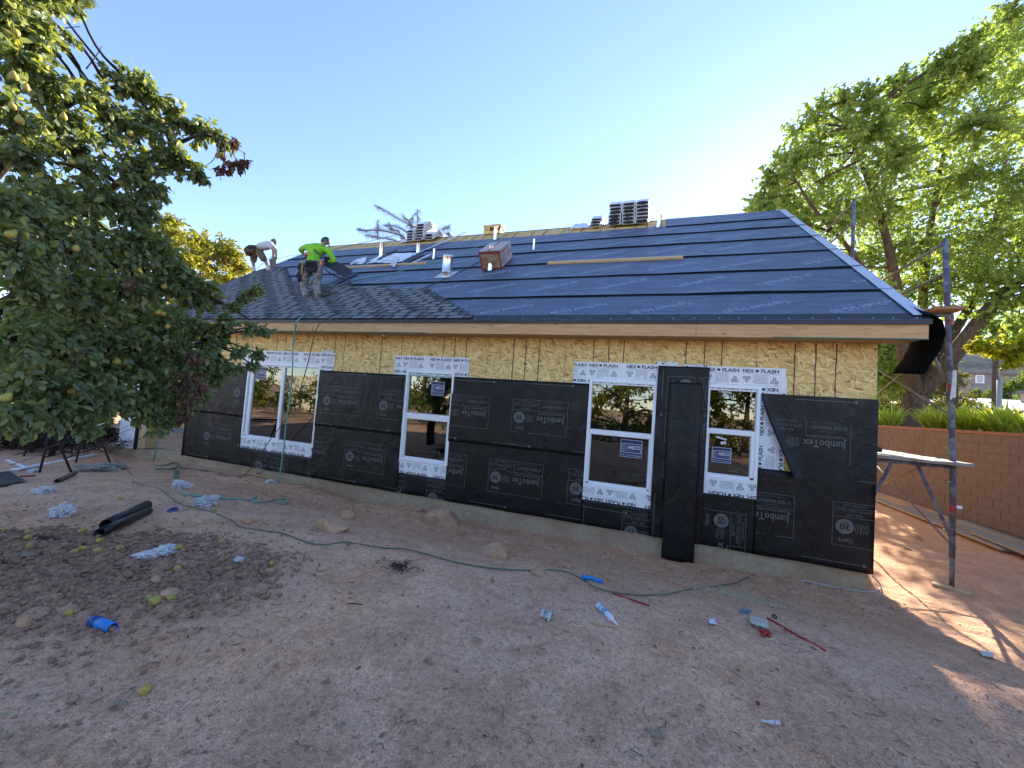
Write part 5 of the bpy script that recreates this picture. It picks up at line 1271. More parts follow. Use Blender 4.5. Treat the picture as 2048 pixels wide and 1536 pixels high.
# ================================================================== VEGETATION
def rot_basis(D, N):
    D = D/(np.linalg.norm(D, axis=1)[:, None]+1e-9); S_ = np.cross(D, N); S_ /= (np.linalg.norm(S_, axis=1)[:, None]+1e-9); U = np.cross(S_, D); return D, S_, U
def leaf_tpl(kind):
    if kind == 'pear':     # curved, folded along the midrib: 8 verts, 8 faces
        v = np.array([(0, 0, 0), (.30, -.23, .05), (.32, 0, .0), (.30, .23, .05), (.68, -.22, .0), (.70, 0, -.06), (.68, .22, .0), (1.0, 0, -.17)])
        return v, [np.array([(0, 2, 1), (0, 3, 2), (4, 5, 7), (5, 6, 7)]), np.array([(1, 2, 5, 4), (2, 3, 6, 5)])]
    if kind == 'rhomb':
        v = np.array([(0, 0, 0), (.45, -.26, .05), (1, 0, -.08), (.45, .26, .05)]); return v, [np.array([(0, 1, 2), (0, 2, 3)])]
    if kind == 'maple':    # three lobes
        v = np.array([(0, 0, 0), (.25, -.45, .06), (.5, -.16, 0), (1, 0, -.1), (.5, .16, 0), (.25, .45, .06)]); return v, [np.array([(0, 1, 2), (0, 4, 5)]), np.array([(0, 2, 3, 4)])]
    if kind == 'needle':
        v = np.array([(0, -.035, 0), (1, -.02, .02), (1, .02, .02), (0, .035, 0)]); return v, [np.array([(0, 1, 2, 3)])]
def leaf_mesh(name, C, D, N, S_, kind, mat, parent, wk=1.0):
    v, F = leaf_tpl(kind); v = v*np.array([1, wk, 1]); D, Sd, U = rot_basis(D, N); n = len(C)
    V = C[:, None, :]+S_[:, None, None]*(v[None, :, 0:1]*D[:, None, :]+v[None, :, 1:2]*Sd[:, None, :]+v[None, :, 2:3]*U[:, None, :])
    off = (np.arange(n)*len(v))[:, None, None]
    return np_mesh(name, V.reshape(-1, 3), [(f[None]+off).reshape(-1, f.shape[1]) for f in F], mat, parent)
def rand_unit(n, rng):
    a = rng.normal(size=(n, 3)); return a/np.linalg.norm(a, axis=1)[:, None]
def grow(clusters, rng, twigs, per, size, droop=.3, flat=1.0, shell=.35, up=.5, ext=1.12):
    """clusters (centre, radius) -> leaf positions, directions, normals, sizes and the twigs that carry them"""
    C, D, N, S_, TW = [], [], [], [], []
    for (c, r, *k) in clusters:
        dens = k[0] if k else 1.0
        nt_ = max(3, int(twigs*dens))
        st = np.array(c)+rand_unit(nt_, rng)*r*.30*rng.random((nt_, 1)); e = rand_unit(nt_, rng); e[:, 2] *= flat
        en = np.array(c)+e*r*(shell+(ext-shell)*rng.random((nt_, 1))**.6); en[:, 2] -= droop*r*.25
        for a, b in zip(st, en):
            m = int(per*rng.uniform(.6, 1.4)); t = np.sort(rng.uniform(.25, 1.04, m))[:, None]
            mid = (a+b)/2+rng.normal(size=3)*r*.1; P_ = a*(1-t)**2+2*mid*t*(1-t)+b*t*t
            d = b-a; L = np.linalg.norm(d)+1e-6; dd = np.tile(d/L, (m, 1))*.55+rand_unit(m, rng)*.8; dd[:, 2] -= droop
            nn = rand_unit(m, rng)*.75+np.array([0, 0, up]); C.append(P_+rand_unit(m, rng)*size*.25); D.append(dd); N.append(nn); S_.append(size*rng.uniform(.65, 1.2, m))
            TW.append((a, mid, b))
    return np.vstack(C), np.vstack(D), np.vstack(N), np.concatenate(S_), TW
def wood(name, limbs, twigs, mat, parent, clusters=None, rng=None, tr=.006, br=.03, every=1, attach=True):
    mb = MB()
    for pts, rad in limbs: 
        P_ = smooth_path(pts, 5); mb.tube(P_, np.interp(np.linspace(0, 1, len(P_)), np.linspace(0, 1, len(rad)), rad), 9)
    if clusters and attach:
        LP = np.vstack([smooth_path(p, 5) for p, _ in limbs])
        for (c, r, *_) in clusters:
            c = np.array(c); q = LP.copy(); dist = np.linalg.norm(q-c, axis=1)+np.where(q[:, 2] > c[2], 1.2, 0)*1.0; i = int(np.argmin(dist)); a = LP[i]
            m = (a+c)/2+np.array([0, 0, .10*np.linalg.norm(c-a)])+rng.normal(size=3)*.08*np.linalg.norm(c-a); k = max(.4, min(1.6, np.linalg.norm(c-a)/2))
            mb.tube(smooth_path([a, m, c], 4), np.linspace(br*k**.5, br*.3, 9), 6)
    for i, (a, m, b) in enumerate(twigs):
        if i % every == 0: mb.tube([a, (a+m)/2*.5+m*.25+(a+b)/4*.5*1.0 if False else m*.5+(a+b)*.25, b], [tr, tr*.7, tr*.3], 4, caps=False)
    return mb.build(name, mat, parent, smooth=True)
BARK_D = make_bark('dark_bark', (.075, .058, .045), (.028, .021, .017)); BARK = make_bark('brown_bark', (.17, .118, .08), (.055, .036, .026)); BARK_G = make_bark('grey_twig', (.16, .135, .115), (.07, .06, .05))
# ---- pear tree, close on the left
LP_ = make_leaf('pear_leaf', [(.09, .135, .065), (.13, .18, .085), (.175, .23, .105), (.24, .29, .13), (.32, .33, .12)], .45, .38, .5)
LB_ = make_leaf('dead_leaf', [(.10, .055, .038), (.15, .085, .06), (.20, .13, .10)], .2, .8, .2)
rng = np.random.default_rng(21)
pear = empty('pear_tree', at_depth(-330, 1010, 3.6)); pb = np.array(pear.location); pb[2] = float(gz(pb[0], pb[1])); pear.location = Vector(pb)
tag(pear, 'large pear tree hung with ripe yellow pears filling the left edge of the photo', 'tree')
front = lambda px, py: 2.15+.0034*max(0, px)+.0007*max(0, 520-py)+.0002*max(0, py-500)
PC = [(15, -30, 60), (85, -20, 50), (140, -25, 45), (50, 70, 55), (10, 15, 60), (85, 30, 55), (40, 120, 60), (105, 165, 48), (25, 215, 70), (130, 235, 60), (195, 190, 48), (260, 165, 38), (305, 185, 32), (60, 310, 75), (160, 300, 65), (235, 250, 55), (305, 245, 50), (360, 235, 38), (405, 262, 36), (445, 280, 24),
      (330, 300, 42), (372, 320, 30), (395, 345, 20), (275, 330, 50), (110, 400, 75), (30, 410, 75), (200, 390, 65), (265, 410, 48), (300, 375, 30), (30, 500, 75), (120, 490, 75), (205, 480, 65), (275, 480, 50), (315, 500, 38), (345, 520, 34), (60, 590, 75), (150, 580, 75), (235, 575, 65), (305, 575, 50), (360, 575, 38), (400, 600, 32),
      (30, 680, 70), (110, 670, 75), (195, 660, 70), (265, 655, 60), (325, 650, 48), (378, 655, 38), (420, 650, 26), (455, 640, 20), (60, 760, 65), (140, 750, 65), (215, 735, 60), (280, 730, 52), (335, 715, 42), (380, 715, 34), (415, 710, 28), (20, 830, 42), (95, 815, 48), (165, 800, 48), (225, 800, 42), (285, 800, 42), (330, 775, 38),
      (175, 852, 20), (318, 840, 22), (425, 745, 18), (480, 700, 13), (505, 655, 14), (515, 705, 10), (492, 590, 12), (465, 610, 14), (515, 580, 6), (530, 662, 10), (470, 740, 10), (440, 760, 12), (505, 730, 6), (345, 765, 38), (305, 800, 40), (400, 745, 28), (432, 720, 24), (370, 705, 40), (410, 690, 30), (350, 820, 22), (400, 560, 22), (425, 580, 20), (445, 670, 24), (395, 790, 16)]
clus = []
for (x, y, r) in PC:
    d = front(x, y); rm = r*d/769.0; clus.append((at_depth(x, y, d+rm*.9), rm, min(1.0, .12+(r/58.0)**1.25)))
back = []
for (x, y, r) in [(40, 480, 130), (110, 400, 80), (150, 620, 120), (60, 700, 110), (210, 520, 100), (240, 680, 90), (120, 780, 90), (290, 620, 75), (300, 720, 60), (340, 640, 50)]:
    d = 4.4; back.append((at_depth(x, y, d), r*d/769.0, 1.5))
C, D, N, S_, TW = grow(clus, rng, 34, 16, .066, droop=.55, shell=.25, up=.55)
C2, D2, N2, S2, TW2 = grow(back, rng, 40, 20, .07, droop=.5, shell=.2, up=.5)
limbs = [([pb+np.array([0, 0, -.1]), pb+np.array([.02, .05, .9]), at_depth(-220, 560, 3.5), at_depth(-120, 420, 3.4)], [.16, .13, .11, .08]),
         ([at_depth(-220, 560, 3.5), at_depth(20, 310, 3.3), at_depth(70, 260, 3.3), at_depth(150, 200, 3.3), at_depth(260, 165, 3.4)], [.075, .05, .04, .025, .01]),
         ([at_depth(-220, 560, 3.5), at_depth(60, 450, 3.4), at_depth(190, 400, 3.5), at_depth(300, 320, 3.6), at_depth(400, 270, 3.7), at_depth(450, 290, 3.75)], [.07, .05, .035, .025, .012, .006]),
         ([pb+np.array([.02, .05, .9]), at_depth(-40, 640, 3.4), at_depth(150, 560, 3.5), at_depth(300, 560, 3.6), at_depth(430, 600, 3.8), at_depth(500, 640, 3.85)], [.08, .055, .04, .025, .012, .006]),
         ([at_depth(-40, 640, 3.4), at_depth(120, 690, 3.3), at_depth(260, 700, 3.5), at_depth(400, 690, 3.7)], [.05, .035, .022, .01])]
wood('trunk', limbs, TW+TW2, BARK_D, pear, clus, rng, .0045, .022, 2)
# bare and grey twigs that show against the leaves, and the dead tip far out on the right
def twig_px(pts, r0, r1): P_ = smooth_path([at_depth(*p) for p in pts], 5); mb = MB(); mb.tube(P_, np.linspace(r0, r1, len(P_)), 6); mb.build('bare_twig', BARK_G, pear, smooth=True)
twig_px([(425, 275, 3.55), (450, 283, 3.55), (475, 298, 3.55), (492, 308, 3.55)], .006, .002)
for q in ([(440, 280, 3.55), (430, 315, 3.55), (412, 332, 3.55)], [(450, 285, 3.55), (448, 320, 3.55), (440, 345, 3.55), (442, 362, 3.55)], [(462, 290, 3.55), (470, 315, 3.55), (482, 338, 3.55)], [(488, 305, 3.55), (490, 325, 3.55)], [(115, 75, 3.2), (125, 58, 3.2), (160, 53, 3.2)], [(172, 138, 3.3), (190, 115, 3.3), (204, 92, 3.3)], [(300, 370, 3.3), (320, 395, 3.3), (336, 414, 3.3)],
          [(125, 545, 2.7), (190, 610, 2.8), (240, 670, 2.9)], [(120, 480, 2.6), (135, 530, 2.6), (148, 570, 2.6)], [(155, 770, 2.5), (190, 810, 2.5), (200, 835, 2.5)], [(150, 730, 2.4), (170, 705, 2.4), (185, 690, 2.4)], [(370, 575, 3.5), (420, 605, 3.5), (440, 640, 3.5)], [(20, 480, 2.3), (48, 480, 2.3), (45, 520, 2.3)], [(380, 760, 3.4), (400, 800, 3.4), (395, 830, 3.4)], [(385, 770, 3.4), (375, 810, 3.4), (380, 850, 3.4)], [(60, 905, 6.0), (150, 880, 6.0), (210, 870, 6.0)], [(20, 930, 6.4), (100, 905, 6.4)]): twig_px(q, .006, .0025)
dm = [(at_depth(462, 322, 3.55), .07), (at_depth(478, 332, 3.55), .05), (at_depth(445, 340, 3.55), .05), (at_depth(470, 285, 3.55), .04), (at_depth(490, 322, 3.55), .025), (at_depth(385, 750, 3.45), .10), (at_depth(375, 800, 3.45), .10), (at_depth(395, 775, 3.45), .08), (at_depth(360, 770, 3.45), .08), (at_depth(365, 830, 3.45), .05), (at_depth(260, 560, 3.0), .08), (at_depth(388, 712, 3.45), .06)]
c3, d3, n3, s3, _ = grow(dm, rng, 12, 7, .048, droop=.9, shell=.1)
o = leaf_mesh('dry_leaves', c3, d3, n3, s3, 'pear', LB_, pear); o['kind'] = 'stuff'
# the 300 leaves that show largest are parts, the rest are one mass
allC, allD, allN, allS = np.vstack([C, C2]), np.vstack([D, D2]), np.vstack([N, N2]), np.concatenate([S_, S2])
dep = (allC-CAM)@CF; rx = (allC-CAM)@CR/dep*FPX+CW/2; ry = -((allC-CAM)@CU)/dep*FPX+CH/2
vis = (rx > 0) & (rx < CW) & (ry > 0) & (ry < CH) & (dep > 1.6)
ok = dep > 1.55; score = np.where(vis & ok, allS/dep, -1); order = np.argsort(-score); big = order[:300]; restm = np.ones(len(allC), bool); restm[big] = False; restm &= ok
o = leaf_mesh('foliage', allC[restm], allD[restm], allN[restm], allS[restm], 'pear', LP_, pear); o['kind'] = 'stuff'
v, F = leaf_tpl('pear'); lme = bpy.data.meshes.new('leaf'); lme.from_pydata(v.tolist(), [], [tuple(int(i) for i in q) for f in F for q in f]); LPo = make_leaf('pear_leaf_single', [(.12, .16, .08), (.20, .25, .115)], .42, .38, .5); lme.materials.append(LPo)
Dn, Sn, Un = rot_basis(allD[big], allN[big])
for k, i in enumerate(big):
    o = bpy.data.objects.new('leaf', lme); s_ = allS[i]; M_ = Matrix(((Dn[k][0]*s_, Sn[k][0]*s_, Un[k][0]*s_, allC[i][0]), (Dn[k][1]*s_, Sn[k][1]*s_, Un[k][1]*s_, allC[i][1]), (Dn[k][2]*s_, Sn[k][2]*s_, Un[k][2]*s_, allC[i][2]), (0, 0, 0, 1)))
    link(o, pear); o.matrix_basis = M_
# pears
PEARM = Mat('pear_skin', (.42, .34, .07), .5, 0, .4); _n = PEARM.noise(PEARM.coord(), 60, 4); _b = PEARM.noise(PEARM.coord(), 9, 3)
PEARM.color(PEARM.mix(PEARM.ramp(_n, [(.55, (0, 0, 0)), (.7, (.6, .6, .6))]), PEARM.ramp(_b, [(.3, (.30, .30, .055)), (.6, (.48, .36, .075)), (.75, (.44, .22, .06))]), (.20, .11, .035))); PEARM = PEARM.m
pprof = [(.0, -.046), (.018, -.044), (.031, -.034), (.0375, -.016), (.0365, .002), (.029, .020), (.020, .034), (.014, .045), (.007, .052), (.0, .053)]
pm = MB(); pm.lathe(pprof, 14); pm.tube([(0, 0, .05), (.002, 0, .062), (.007, 0, .075)], .0022, 5); pme = pm.mesh('pear', PEARM, smooth=True)
z1 = lambda a, b: (a/3.0717, b/3.0717); z2 = lambda a, b: (a/3.0717, 400+b/3.0717)
PP = [z1(75, 35), z1(95, 195), z1(85, 465), z1(160, 535), z1(75, 650), z1(120, 735), z1(390, 715), z1(285, 815), z1(800, 818), z1(785, 875), z1(995, 745), z1(1045, 810), z1(435, 990), z1(930, 1045), z1(965, 1310), z2(70, 210), z2(120, 190), z2(150, 220), z2(465, 295), z2(940, 185), z2(907, 205), z2(1075, 535), z2(1010, 530), z2(970, 688), z2(1003, 695), z2(455, 908), z2(720, 993), z2(1028, 775), z2(870, 1085), z2(40, 1212), z2(55, 1378), z2(50, 1345), z2(515, 1450), z2(1215, 840), z2(1500, 845), z2(445, 1170), z2(1160, 600), z2(1145, 320), z2(535, 1445)]
for (x, y) in PP:
    o = bpy.data.objects.new('pear', pme); d = front(x, y)+.10; o.location = Vector(at_depth(x, y, max(1.7, d))); k = random.uniform(.52, .7)
    o.scale = (k, k, k); o.rotation_euler = (random.uniform(-.5, .5), random.uniform(-.5, .5), random.uniform(0, 6)); link(o, pear)
# ---- dark hedge and brush behind the pear tree
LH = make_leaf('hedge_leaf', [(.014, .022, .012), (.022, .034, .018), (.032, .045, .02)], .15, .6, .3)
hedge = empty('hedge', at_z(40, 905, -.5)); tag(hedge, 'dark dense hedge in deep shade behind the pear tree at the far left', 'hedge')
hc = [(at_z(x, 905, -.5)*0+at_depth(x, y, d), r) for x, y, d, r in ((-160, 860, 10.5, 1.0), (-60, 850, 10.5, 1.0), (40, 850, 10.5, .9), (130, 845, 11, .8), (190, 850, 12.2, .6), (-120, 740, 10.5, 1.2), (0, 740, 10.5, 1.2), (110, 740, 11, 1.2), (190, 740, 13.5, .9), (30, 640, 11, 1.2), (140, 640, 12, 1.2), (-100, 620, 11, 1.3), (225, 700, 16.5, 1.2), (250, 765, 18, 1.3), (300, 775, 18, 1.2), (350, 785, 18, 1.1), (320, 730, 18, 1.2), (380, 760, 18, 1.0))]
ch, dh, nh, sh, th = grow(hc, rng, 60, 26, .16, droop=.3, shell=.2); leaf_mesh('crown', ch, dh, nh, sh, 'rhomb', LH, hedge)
wood('stem', [([np.array(hedge.location)+np.array([k, .3, -.1]), np.array(hedge.location)+np.array([k+.2, .4, 1.2])], [.06, .03]) for k in (-2.2, -1.2, -.3, .6)], th, BARK_D, hedge, None, rng, .008, .03, 4)
brush = MB(); hb = np.array(hedge.location)
for _ in range(260):
    a = at_z(random.uniform(-60, 205), random.uniform(895, 915), -.5)+np.array([0, random.uniform(-.2, .8), random.uniform(0, .3)]); d = np.array([random.gauss(0, 1), random.gauss(0, .5), random.uniform(-.1, .7)]); d *= random.uniform(.3, 1.0)/np.linalg.norm(d)
    brush.tube([a, a+d*.5+np.array([0, 0, .05]), a+d], [.010, .008, .004], 4, caps=False)
o = brush.build('brush_pile', BARK_D, None, hb); tag(o, 'heap of dark dead branches under the hedge behind the sawhorse', 'brush', kind='stuff')

# ---- big broad-leaved tree beyond the block wall
LM = make_leaf('ash_leaf', [(.19, .265, .09), (.23, .305, .10), (.28, .355, .115), (.34, .40, .125), (.44, .44, .12)], .6, .5, .35, (1.35, 1.45, .6))
rng = np.random.default_rng(5)
tb = np.array([9.3, 11.6, 1.35]); ash = empty('broadleaf_tree', tb); tag(ash, 'tall spreading green tree with a thick brown trunk beyond the block wall on the right', 'tree')
TD = float((tb-CAM)@CF)
td = lambda x, y, dd=0.0: at_depth(x, y, TD+dd)
AC = [(1568, 318, 30), (1592, 262, 30), (1636, 226, 32), (1690, 200, 30), (1742, 200, 34), (1795, 172, 32), (1845, 158, 32), (1895, 122, 32), (1940, 88, 32), (1985, 48, 32), (2022, 22, 28), (1545, 352, 26), (1528, 398, 30), (1510, 414, 18), (1575, 420, 40), (1560, 385, 42), (1585, 330, 42), (1635, 285, 48), (1690, 245, 46), (1745, 255, 52), (1800, 215, 46), (1850, 215, 48), (1895, 165, 46), (1945, 140, 50), (1995, 90, 46), (2035, 60, 46), (2040, 160, 70), (1640, 370, 60), (1710, 335, 62), (1790, 310, 62), (1870, 275, 66), (1960, 240, 70), (2045, 260, 66), (1600, 440, 46), (1680, 430, 62), (1760, 410, 66), (1850, 375, 70), (1945, 350, 76), (2040, 370, 76), (1740, 510, 58), (1820, 490, 62), (1900, 460, 72), (1985, 460, 76), (2050, 490, 70), (1800, 580, 48), (1870, 570, 58), (1960, 560, 66), (2040, 580, 66), (1760, 590, 30), (1990, 650, 40), (1530, 415, 24), (2040, 655, 40), (1625, 505, 36), (1690, 520, 40),
      (2130, 120, 90), (2140, 280, 90), (2150, 440, 90), (2140, 590, 90), (2230, 350, 100)]
ac = []
for (x, y, r) in AC:
    dd = rng.uniform(-2.8, 3.2); ac.append((td(x, y, dd), r*1.08*(TD+dd)/769.0, min(1.25, (.35 if r > 35 else .08)+r/62)))
ac += [(td(x, y, 3.5), 1.4, 1.2) for x, y in ((1700, 400), (1800, 430), (1900, 360), (1980, 520), (1880, 520), (2020, 420))]
ac += [(td(x+rng.uniform(-8, 8), y, rng.uniform(.5, 4)), rng.uniform(.75, 1.1), .75) for x, y in ((1735, 690), (1775, 715), (1795, 690), (1752, 752), (1742, 705), (1722, 668), (1765, 690), (1760, 735), (1755, 700), (1780, 680), (1745, 620), (1650, 590), (1670, 735), (1790, 750), (1640, 650), (1765, 660), (1600, 560), (1690, 560))]
fork = td(1832, 790); L1, L2, L3 = td(1812, 690, -.4), td(1875, 690, .3), td(1925, 660, -.3)
alimb = [([tb+np.array([0, 0, -.5]), td(1822, 850), td(1828, 815), fork], [.50, .42, .38, .34]),
         ([fork, td(1815, 730, -.2), td(1800, 660, -.4), td(1790, 560, -.8), td(1760, 430, -1), td(1720, 320, -1), td(1700, 255, -1)], [.26, .22, .20, .15, .10, .06, .02]),
         ([fork, td(1850, 740, .2), td(1845, 660, .5), td(1850, 540, 1), td(1870, 400, 1.2), td(1900, 250, 1.2), td(1930, 150, 1.2)], [.24, .20, .17, .13, .09, .05, .02]),
         ([fork, td(1870, 755, -.2), td(1930, 680, -.5), td(1985, 610, -.8), td(2060, 540, -1), td(2150, 450, -1)], [.30, .27, .24, .20, .14, .06]),
         ([td(1885, 735, 0), td(1905, 670, .4), td(1945, 600, .7), td(1985, 480, 1), td(2010, 320, 1.2), td(2030, 160, 1.2)], [.20, .17, .14, .10, .06, .02]),
         ([td(1800, 660, -.4), td(1760, 590, -.8), td(1700, 500, -1.2), td(1630, 420, -1.4), td(1585, 350, -1.4)], [.13, .10, .07, .05, .02])]
C, D, N, S_, TW = grow(ac, rng, 84, 20, .135, droop=.45, shell=.25, up=.35, ext=1.35)
wood('trunk', alimb, TW, BARK, ash, ac, rng, .010, .038, 4); o = leaf_mesh('crown', C, D, N, S_, 'maple', LM, ash); 
# yellow sprig low on the right
LY = make_leaf('yellow_leaf', [(.20, .24, .02), (.30, .32, .02), (.36, .34, .03)], .5, .5, .3)
yc = [(td(1990, 695, -3), .45), (td(2035, 690, -3), .5), (td(1960, 690, -3), .25), (td(2020, 715, -3), .4), (td(2060, 700, -3), .5)]
yb = empty('young_tree', td(2190, 860, -3)); tag(yb, 'bright yellow green leafy spray in front of the distant hill at the right edge', 'tree'); c4, d4, n4, s4, t4 = grow(yc, rng, 26, 16, .15, droop=.5, shell=.2)
leaf_mesh('crown', c4, d4, n4, s4, 'maple', LY, yb); wood('trunk', [([td(2190, 860, -3), td(2150, 780, -3), np.array(yc[4][0]), np.array(yc[1][0]), np.array(yc[0][0])], [.06, .05, .035, .02, .01])], t4, BARK, yb, None, rng, .01, .03, 3)
# ---- cedar beyond the wall, layered pale foliage
LC = make_leaf('cedar_spray', [(.085, .10, .035), (.13, .14, .05), (.20, .20, .08), (.26, .24, .11)], .35, .7, .2)
cb = at_x(1790, 850, 15.0); cb = np.array([14.5, 18.5, 1.2]); ced = empty('cedar_tree', cb); tag(ced, 'pale feathery cedar with layered branches seen behind the thick tree trunk', 'tree')
CD = float((cb-CAM)@CF); cc = []
for y in range(640, 850, 19):
    for x in range(1735, 1960, 34):
        if rng.random() < .86 and x < 1830+(y-640)*.7: cc.append((at_depth(x+rng.uniform(-14, 14), y+rng.uniform(-7, 7), CD+rng.uniform(-2, 2)), rng.uniform(.55, 1.0), 1.0))
c5, d5, n5, s5, t5 = grow(cc, rng, 20, 15, .26, droop=.15, flat=.28, shell=.3, up=.8); leaf_mesh('crown', c5, d5, n5, s5, 'rhomb', LC, ced, .42)
wood('trunk', [([cb, cb+np.array([.1, 0, 3]), cb+np.array([0, 0, 7])], [.3, .2, .06])], t5, BARK, ced, cc, rng, .012, .035, 3)
# ---- strap leaved plants along the top of the block wall
LS = make_leaf('strap_leaf', [(.16, .26, .03), (.24, .34, .05), (.34, .40, .09), (.44, .46, .18)], .6, .4, .4)
def strap_plant(x, y, z, h, n, label, seed):
    r = random.Random(seed); mb = MB()
    for i in range(n):
        a = r.uniform(0, 2*math.pi); L = h*r.uniform(.75, 1.25); w_ = r.uniform(.018, .034); dx, dy = math.cos(a), math.sin(a); lean = r.uniform(.15, .75)
        pts = [np.array([x+dx*(.05+lean*L*t*t*.9), y+dy*(.05+lean*L*t*t*.9), z+L*(t-.42*lean*t*t*t)]) for t in (0, .3, .6, .85, 1)]; sd_ = np.array([-dy, dx, 0])
        vs = []
        for p_, k in zip(pts, (.7, 1, .9, .55, .05)): vs += [p_-sd_*w_*k, p_+sd_*w_*k]
        mb.add(vs, [(2*j, 2*j+1, 2*j+3, 2*j+2) for j in range(4)])
    o = mb.build('strap_leaf_plant', LS, None, (x, y, z)); tag(o, label, 'plant', 'strap leaved plants along the block wall'); return o
spots = [(8.0, 10.4, 'strap leaved plant in the gap between the house corner and the cedar'), (8.0, 9.75, 'strap leaved plant just left of the thick tree trunk, showing over the wall'), (8.1, 8.0, 'first strap leaved plant right of the thick tree trunk'), (7.95, 7.45, 'strap leaved plant directly left of the tall scaffold pole'), (8.1, 7.0, 'strap leaved plant directly behind the tall scaffold pole'), (7.95, 6.4, 'first strap leaved plant right of the tall scaffold pole'), (8.1, 5.9, 'strap leaved plant below the utility pole and the lamp post'), (8.0, 5.45, 'strap leaved plant below the dark openings of the tan house'), (8.1, 5.05, 'strap leaved plant at the right picture edge, over the wall')]
for i, (x, y, lb) in enumerate(spots): strap_plant(x, y, 1.42, 1.0, 110, lb, 70+i)
# ---- raised ground beyond the wall, hill, neighbours
bx = np.array([7.6, 8.2, 9, 11, 14, 18, 24, 32, 45, 70]); by = np.array([-10, -5, 0, 4, 8, 12, 16, 22, 30, 45, 70]); BXm, BYm = np.meshgrid(bx, by); BZ = 1.42+.15*fbm(BXm*.4, BYm*.4, 8, 3); BZ[:, -1] = -1; BZ[-1] = -1; BZ[0] = -1; ii = np.arange(BXm.size).reshape(BXm.shape)
o = np_mesh('raised_bank', np.stack([BXm.ravel(), BYm.ravel(), BZ.ravel()], 1), [np.stack([ii[:-1, :-1].ravel(), ii[:-1, 1:].ravel(), ii[1:, 1:].ravel(), ii[1:, :-1].ravel()], 1)], noisy('bank_soil', (.13, .12, .06), .35, .95, 3, 0, .3)); tag(o, kind='structure')
hx = np.linspace(-1, 1, 60); V = []; F_ = []
hm = Mat('dry_hillside', (.30, .23, .14), .95); hn = hm.noise(hm.coord(kind='World'), .06, 6, .7); hm.color(hm.ramp(hn, [(.4, (.34, .26, .17)), (.52, (.24, .19, .12)), (.62, (.10, .105, .06))]))
hc_ = at_depth(1990, 800, 260); HXs = np.linspace(-260, 260, 70); HYs = np.linspace(-120, 160, 40); HXm, HYm = np.meshgrid(HXs, HYs)
HZ = (62+9*fbm(HXm*.012, HYm*.012, 15, 4)*2+HXm*.03)*np.exp(-(HYm/95)**2)*np.exp(-(HXm/300)**2)-1.0; ii = np.arange(HXm.size).reshape(HXm.shape)
o = np_mesh('hill', np.stack([(HXm+hc_[0]).ravel(), (HYm+hc_[1]).ravel(), HZ.ravel()], 1), [np.stack([ii[:-1, :-1].ravel(), ii[:-1, 1:].ravel(), ii[1:, 1:].ravel(), ii[1:, :-1].ravel()], 1)], hm.m, smooth=True); tag(o, kind='structure')
TAN = noisy('tan_siding', (.42, .28, .19), .1, .9, 3, 0, .1); WROOF = noisy('white_roofing', (.66, .64, .62), .05, .7, 2, 0, 0); GWALL = noisy('grey_stucco', (.20, .19, .20), .1, .9, 3, 0, 0)
def nb_house():
    c = at_depth(1990, 838, 33); root = empty('neighbour_house', (c[0], c[1], 1.3)); tag(root, 'tan framed house under construction with a low white roof beyond the strap leaved plants', 'house')
    x0_, x1_, y0_, y1_ = c[0]-4.6, c[0]+9, c[1], c[1]+8; zt = 4.1
    ops = [(c[0]+1.9, c[0]+3.1), (c[0]+3.6, c[0]+7.0), (c[0]-1.9, c[0]-1.6), (c[0]-.6, c[0]-.3)]
    mb = MB(); x = x0_
    for a, b in sorted(ops): mb.box(x, a, y0_, y0_+.15, 1.2, zt); mb.box(a, b, y0_, y0_+.15, zt-.35, zt); mb.box(a, b, y0_, y0_+.15, 1.2, 1.5); x = b
    mb.box(x, x1_, y0_, y0_+.15, 1.2, zt); mb.box(x0_, x0_+.15, y0_+.15, y1_, 1.2, zt); mb.box(x0_, x1_, y1_, y1_+.1, 1.2, zt); mb.build('wall', TAN, root)
    mb = MB(); mb.box(x0_+.3, x1_, y0_+1.5, y0_+1.6, 1.2, zt-.02); mb.build('inner_wall', noisy('brown_shade', (.07, .035, .025), .2, .9, 3, 0, 0), root)
    for a, b in ops[:2]:
        for k in np.linspace(a+.4, b-.4, max(2, int((b-a)/.8))): mb = MB(); mb.box(k-.04, k+.04, y0_+.03, y0_+.12, 1.5, zt-.35); mb.build('stud', LUMBER, root)
    mb = MB(); e = .7; zr = zt+1.15; ym = (y0_+y1_)/2
    mb.add([(x0_-e-1.6, y0_-e, zt), (x1_, y0_-e, zt+.02), (x1_, ym, zr), (x0_+3.4, ym, zr), (x0_-e-1.6, y1_+e, zt), (x1_, y1_+e, zt), (x0_-e-1.6, y0_-e, zt-.12), (x1_, y0_-e, zt-.10)], [(0, 1, 2, 3), (0, 3, 4), (3, 2, 5, 4), (6, 7, 1, 0)]); rf = mb.build('roof', WROOF, root)
    mb = MB(); mb.box(c[0]+3.6, c[0]+5.2, y0_+2.0, y0_+3.0, zt+.8, zt+1.7); mb.build('chimney', TAN, rf); mb = MB(); mb.box(c[0]+3.4, c[0]+5.4, y0_+1.8, y0_+3.2, zt+1.7, zt+1.95); mb.build('chimney_cap', METALDARK, rf)
nb_house()
c = at_depth(2030, 770, 75); hh_ = empty('hill_house', (c[0], c[1], 4)); tag(hh_, 'grey house with one bright window on the slope between the poles', 'house')
mb = MB(); mb.box(c[0]-6.5, c[0]+14, c[1], c[1]+9, 0, c[2]+1.9); wl = mb.build('wall', GWALL, hh_); mb = MB(); mb.box(c[0]-7, c[0]+14.5, c[1]-.5, c[1]+9.5, c[2]+1.9, c[2]+2.3); mb.build('roof', noisy('dull_roof', (.16, .14, .14), .1, .9, 3, 0, 0), hh_)
